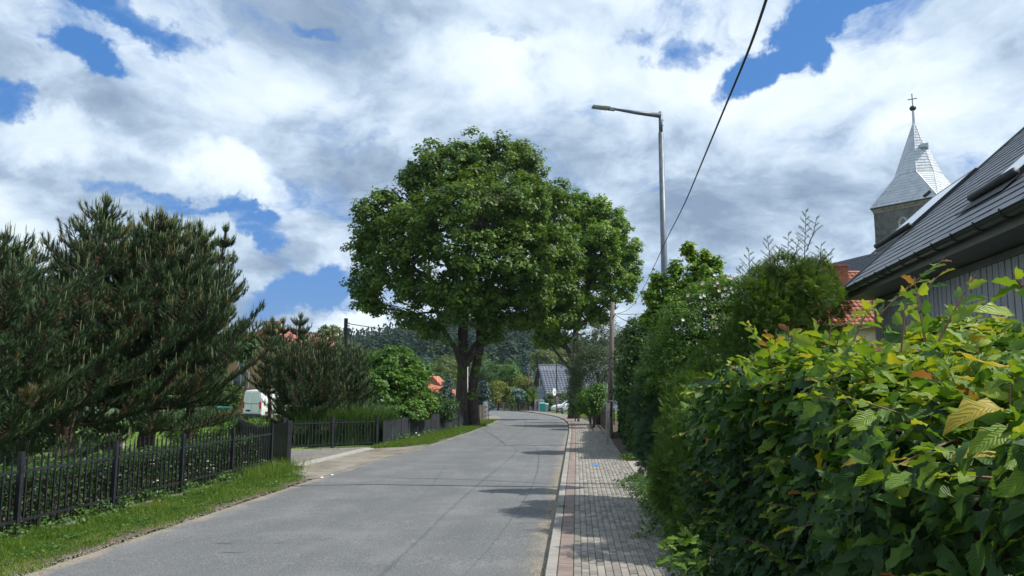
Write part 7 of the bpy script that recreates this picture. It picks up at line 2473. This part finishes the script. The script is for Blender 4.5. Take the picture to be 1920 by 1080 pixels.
# far end face
n = 5200
x = RNG.uniform(hx(6.5) - .05, hx(6.5) + WH, n); z = g(6) + .1 + RNG.random(n) * (2.35 - g(6)); y = 6.6 - np.abs(RNG.normal(0, .16, n)) + .1
pos = np.stack([x, y, z], 1); k = z < top_z(x, y)
add_leaves(pos[k], np.tile([[-.3, 1., .1]], (k.sum(), 1)), int(k.sum()), np.clip(RNG.random(k.sum()) * .6, 0, 1), RNG.uniform(.06, .125, k.sum()))
# top
n = 11500
y = 1.1 + RNG.random(n) * 5.5; x = hx(y) + RNG.random(n) * WH
z = top_z(x, y) - np.abs(RNG.normal(0, .10, n)) + .04
pos = np.stack([x, y, z], 1)
young = np.clip(.46 + RNG.random(n) * .47 + .12 * (RNG.random(n) < .1), 0, 1)  # young yellow growth, raised further to paint sunlight on the hedge top
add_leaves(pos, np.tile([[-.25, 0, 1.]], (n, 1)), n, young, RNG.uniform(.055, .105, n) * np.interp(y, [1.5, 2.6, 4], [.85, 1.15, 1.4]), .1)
# shoots: twigs with alternating leaves, arching up and out
tw_m = MB()
shoots = []
for k in range(280):
    y = 1.5 + random.random() * 4.9; x = hx(y) + random.random() ** 1.5 * WH * .95 - .05
    z = float(top_z(x, y)) - .08
    dv = Vector((random.gauss(-.25, .45), random.gauss(-.05, .4), random.uniform(.05, .7))).normalized()
    shoots.append((Vector((x, y, z)), dv, random.uniform(.10, .30)))
for k in range(120):   # from the face
    y = 1.6 + random.random() * 4.8; z = random.uniform(.9, 2.3); x = hx(y)
    dv = Vector((random.uniform(-1, -.5), random.gauss(0, .4), random.uniform(-.2, .6))).normalized()
    shoots.append((Vector((x, y, z)), dv, random.uniform(.12, .30)))
# particular shoots seen against the barn and the sky
for (u0, v0, u1, v1, Y, kk) in ((1680, 640, 1608, 560, 2.5, 1), (1690, 660, 1700, 520, 2.4, 1), (1735, 640, 1712, 505, 2.3, 1), (1760, 640, 1830, 495, 2.2, 1), (1600, 640, 1640, 548, 3.0, 1), (1555, 640, 1560, 590, 3.4, 1),
                                (1930, 560, 1895, 505, 1.9, 1), (1940, 520, 1900, 545, 1.9, 1), (1640, 600, 1770, 465, 3.0, 0), (1720, 560, 1770, 500, 2.8, 0), (1320, 740, 1278, 730, 4.8, 1), (1330, 800, 1262, 812, 4.6, 1), (1425, 640, 1395, 600, 4.2, 0), (1450, 700, 1400, 590, 4.0, 1)):
    a = P(u0, v0, Y); b_ = P(u1, v1, Y); shoots.append((a, (b_ - a).normalized(), (b_ - a).length))
sp_, sa_, sn_, ss_, sr_ = [], [], [], [], []
for (a, dv, L) in shoots:
    nl = max(3, int(L / .035))
    side = dv.cross(ZU); side = side.normalized() if side.length > .1 else Vector((1, 0, 0)); upn = side.cross(dv).normalized()
    pts = [a + dv * (L * q_) - ZU * (.10 * L * q_ ** 2) for q_ in np.linspace(0, 1, 5)]
    tw_m.tube(pts, [.0040, .0035, .003, .002, .0012], 4)
    for j in range(nl):
        q_ = .12 + .88 * j / nl; p = a + dv * (L * q_) - ZU * (.10 * L * q_ ** 2); s__ = 1 if j % 2 else -1
        sp_.append(tuple(p)); d2 = (dv * .55 + side * s__ * .85 + ZU * random.uniform(-.35, .1)).normalized(); sa_.append(tuple(d2))
        nn_ = (upn + Vector((random.gauss(0, .3), random.gauss(0, .3), random.gauss(.2, .2)))).normalized(); sn_.append(tuple(nn_))
        ss_.append((.115 - .06 * q_) * random.uniform(.8, 1.15)); sr_.append(min(1, .45 + .40 * q_ + random.uniform(-.15, .2) + (.15 if q_ > .85 and random.random() < .5 else 0)))
tw_m.build('twigs', M['redtwig'], hb, 'stuff')
LP.append(np.array(sp_)); LA.append(np.array(sa_)); LN.append(np.array(sn_)); LS.append(np.array(ss_)); LR.append(np.array(sr_))
# seedlings of hornbeam at the hedge foot by the pavement
n = 46
u_ = RNG.uniform(1245, 1330, n); v_ = RNG.uniform(1000, 1078, n); Ys = RNG.uniform(6.9, 7.6, n)
pos = np.array([tuple(P(a_, b_, c_)) for a_, b_, c_ in zip(u_, v_, Ys)])
add_leaves(pos, np.tile([[-.6, -.2, .5]], (n, 1)), n, np.clip(RNG.random(n) * .3 + .45, 0, 1), RNG.uniform(.08, .15, n), .2)
# the few big blurred leaves at the right edge, close to the lens
bp_ = [(1895, 690, 1.25, -.9, .15), (1885, 760, 1.35, -.9, -.1), (1905, 590, 1.5, -.9, .1), (1900, 800, 1.4, -.8, -.35), (1880, 850, 1.5, -.9, .1)]
LP.append(np.array([tuple(P(u, v, Y)) for u, v, Y, _, _ in bp_])); LA.append(unit(np.array([(dx_, -.1, dz_) for _, _, _, dx_, dz_ in bp_]))); LN.append(unit(np.array([(.2, -.45, .85)] * len(bp_)) + RNG.normal(0, .15, (len(bp_), 3))))
LS.append(np.array([.10, .115, .09, .10, .10])); LR.append(np.array([.93, .90, .82, .72, .93]))
LP, LA, LN, LS, LR = map(np.concatenate, (LP, LA, LN, LS, LR))
# drop leaves whose centre would come too near the lens
dist = np.linalg.norm(LP - np.array([0, 0, CAMZ]), axis=1)
k = dist > .85
LP, LA, LN, LS, LR, dist = LP[k], LA[k], LN[k], LS[k], LR[k], dist[k]
uu = LP[:, 0] / LP[:, 1] * F; vv = (LP[:, 2] - CAMZ) / LP[:, 1] * F
inview = (uu > 250) & (uu < 940) & (vv > -360) & (vv < 300)
depth_w = dist / (LS * 10)
cand = np.where(inview)[0]
# the largest in the picture and standing proud of the hedge surface
prox = LP[cand, 0] - hx(LP[cand, 1])
score = depth_w[cand] + np.clip(np.minimum(prox, (top_z(LP[cand, 0], LP[cand, 1]) - LP[cand, 2])), -.1, 1) * 6
near_i = cand[np.argsort(score)[:298]]
isn = np.zeros(len(LP), bool); isn[near_i] = True
axs = unit(LA); side_ = unit(np.cross(axs, LN)); nn_ = np.cross(side_, axs)
leaf_me = {}
for i in near_i:
    kt = int(i) % 6; rb = min(9, int(LR[i] * 10))
    key = (kt, rb)
    if key not in leaf_me:
        T_, tri_, lu_, lv_ = HBT[kt]
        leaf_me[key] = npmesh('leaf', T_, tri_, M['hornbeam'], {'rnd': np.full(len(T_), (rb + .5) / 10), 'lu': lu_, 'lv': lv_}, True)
    o = link('leaf', leaf_me[key], hb)
    Rr = Matrix((Vector(side_[i]), Vector(axs[i]), Vector(nn_[i]))).transposed().to_4x4()
    o.matrix_local = Matrix.Translation(Vector(LP[i]) - org(hb)) @ Rr @ Matrix.Scale(float(LS[i]), 4)
rest_i = np.where(~isn)[0]
for kt in range(3):
    ii = rest_i[rest_i % 3 == kt]
    T_, tri_, lu_, lv_ = HBT[kt]
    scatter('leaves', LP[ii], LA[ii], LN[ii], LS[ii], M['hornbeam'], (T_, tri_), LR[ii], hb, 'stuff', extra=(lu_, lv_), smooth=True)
# inner stems
im = MB()
for k in range(46):
    y = 1.2 + k * .118; x = hx(y) + random.uniform(.35, .9)
    limb(im, Vector((x, y, g(y))), Vector((x + random.uniform(-.25, .25), y + random.uniform(-.2, .2), float(top_z(x, y)) - .25)), .022, .006, 6, 0, .05, 5)
    for j in range(5):
        z = .5 + random.random() * 1.7; a = Vector((x, y, z)); e_ = a + Vector((random.uniform(-.45, .3), random.uniform(-.25, .25), random.uniform(.1, .4)))
        im.tube([a, e_], [.007, .003], 4)
im.build('inner_stems', M['twig'], hb, 'stuff')
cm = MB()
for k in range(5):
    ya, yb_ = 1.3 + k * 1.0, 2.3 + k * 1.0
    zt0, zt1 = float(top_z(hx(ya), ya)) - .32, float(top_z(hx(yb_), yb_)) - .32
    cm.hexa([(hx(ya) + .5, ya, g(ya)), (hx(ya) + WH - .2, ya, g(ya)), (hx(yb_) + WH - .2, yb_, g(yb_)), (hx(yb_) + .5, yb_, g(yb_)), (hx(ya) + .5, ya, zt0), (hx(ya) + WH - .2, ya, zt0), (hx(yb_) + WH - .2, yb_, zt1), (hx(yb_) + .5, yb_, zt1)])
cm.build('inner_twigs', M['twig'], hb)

# ------------------------------------------------------------------ thin summer haze
hz = MB(); hz.box(-1260, 1260, -70, 1660, -6, 75)
hm = bpy.data.materials.new('haze'); hm.use_nodes = True
ht = hm.node_tree; ht.nodes.clear()
ho = ht.nodes.new('ShaderNodeOutputMaterial'); hv = ht.nodes.new('ShaderNodeVolumePrincipled')
hv.inputs['Color'].default_value = (.72, .84, 1, 1); hv.inputs['Density'].default_value = .00013; hv.inputs['Anisotropy'].default_value = .2
ht.links.new(hv.outputs[0], ho.inputs['Volume'])
hz.build('haze', hm, None, 'stuff')
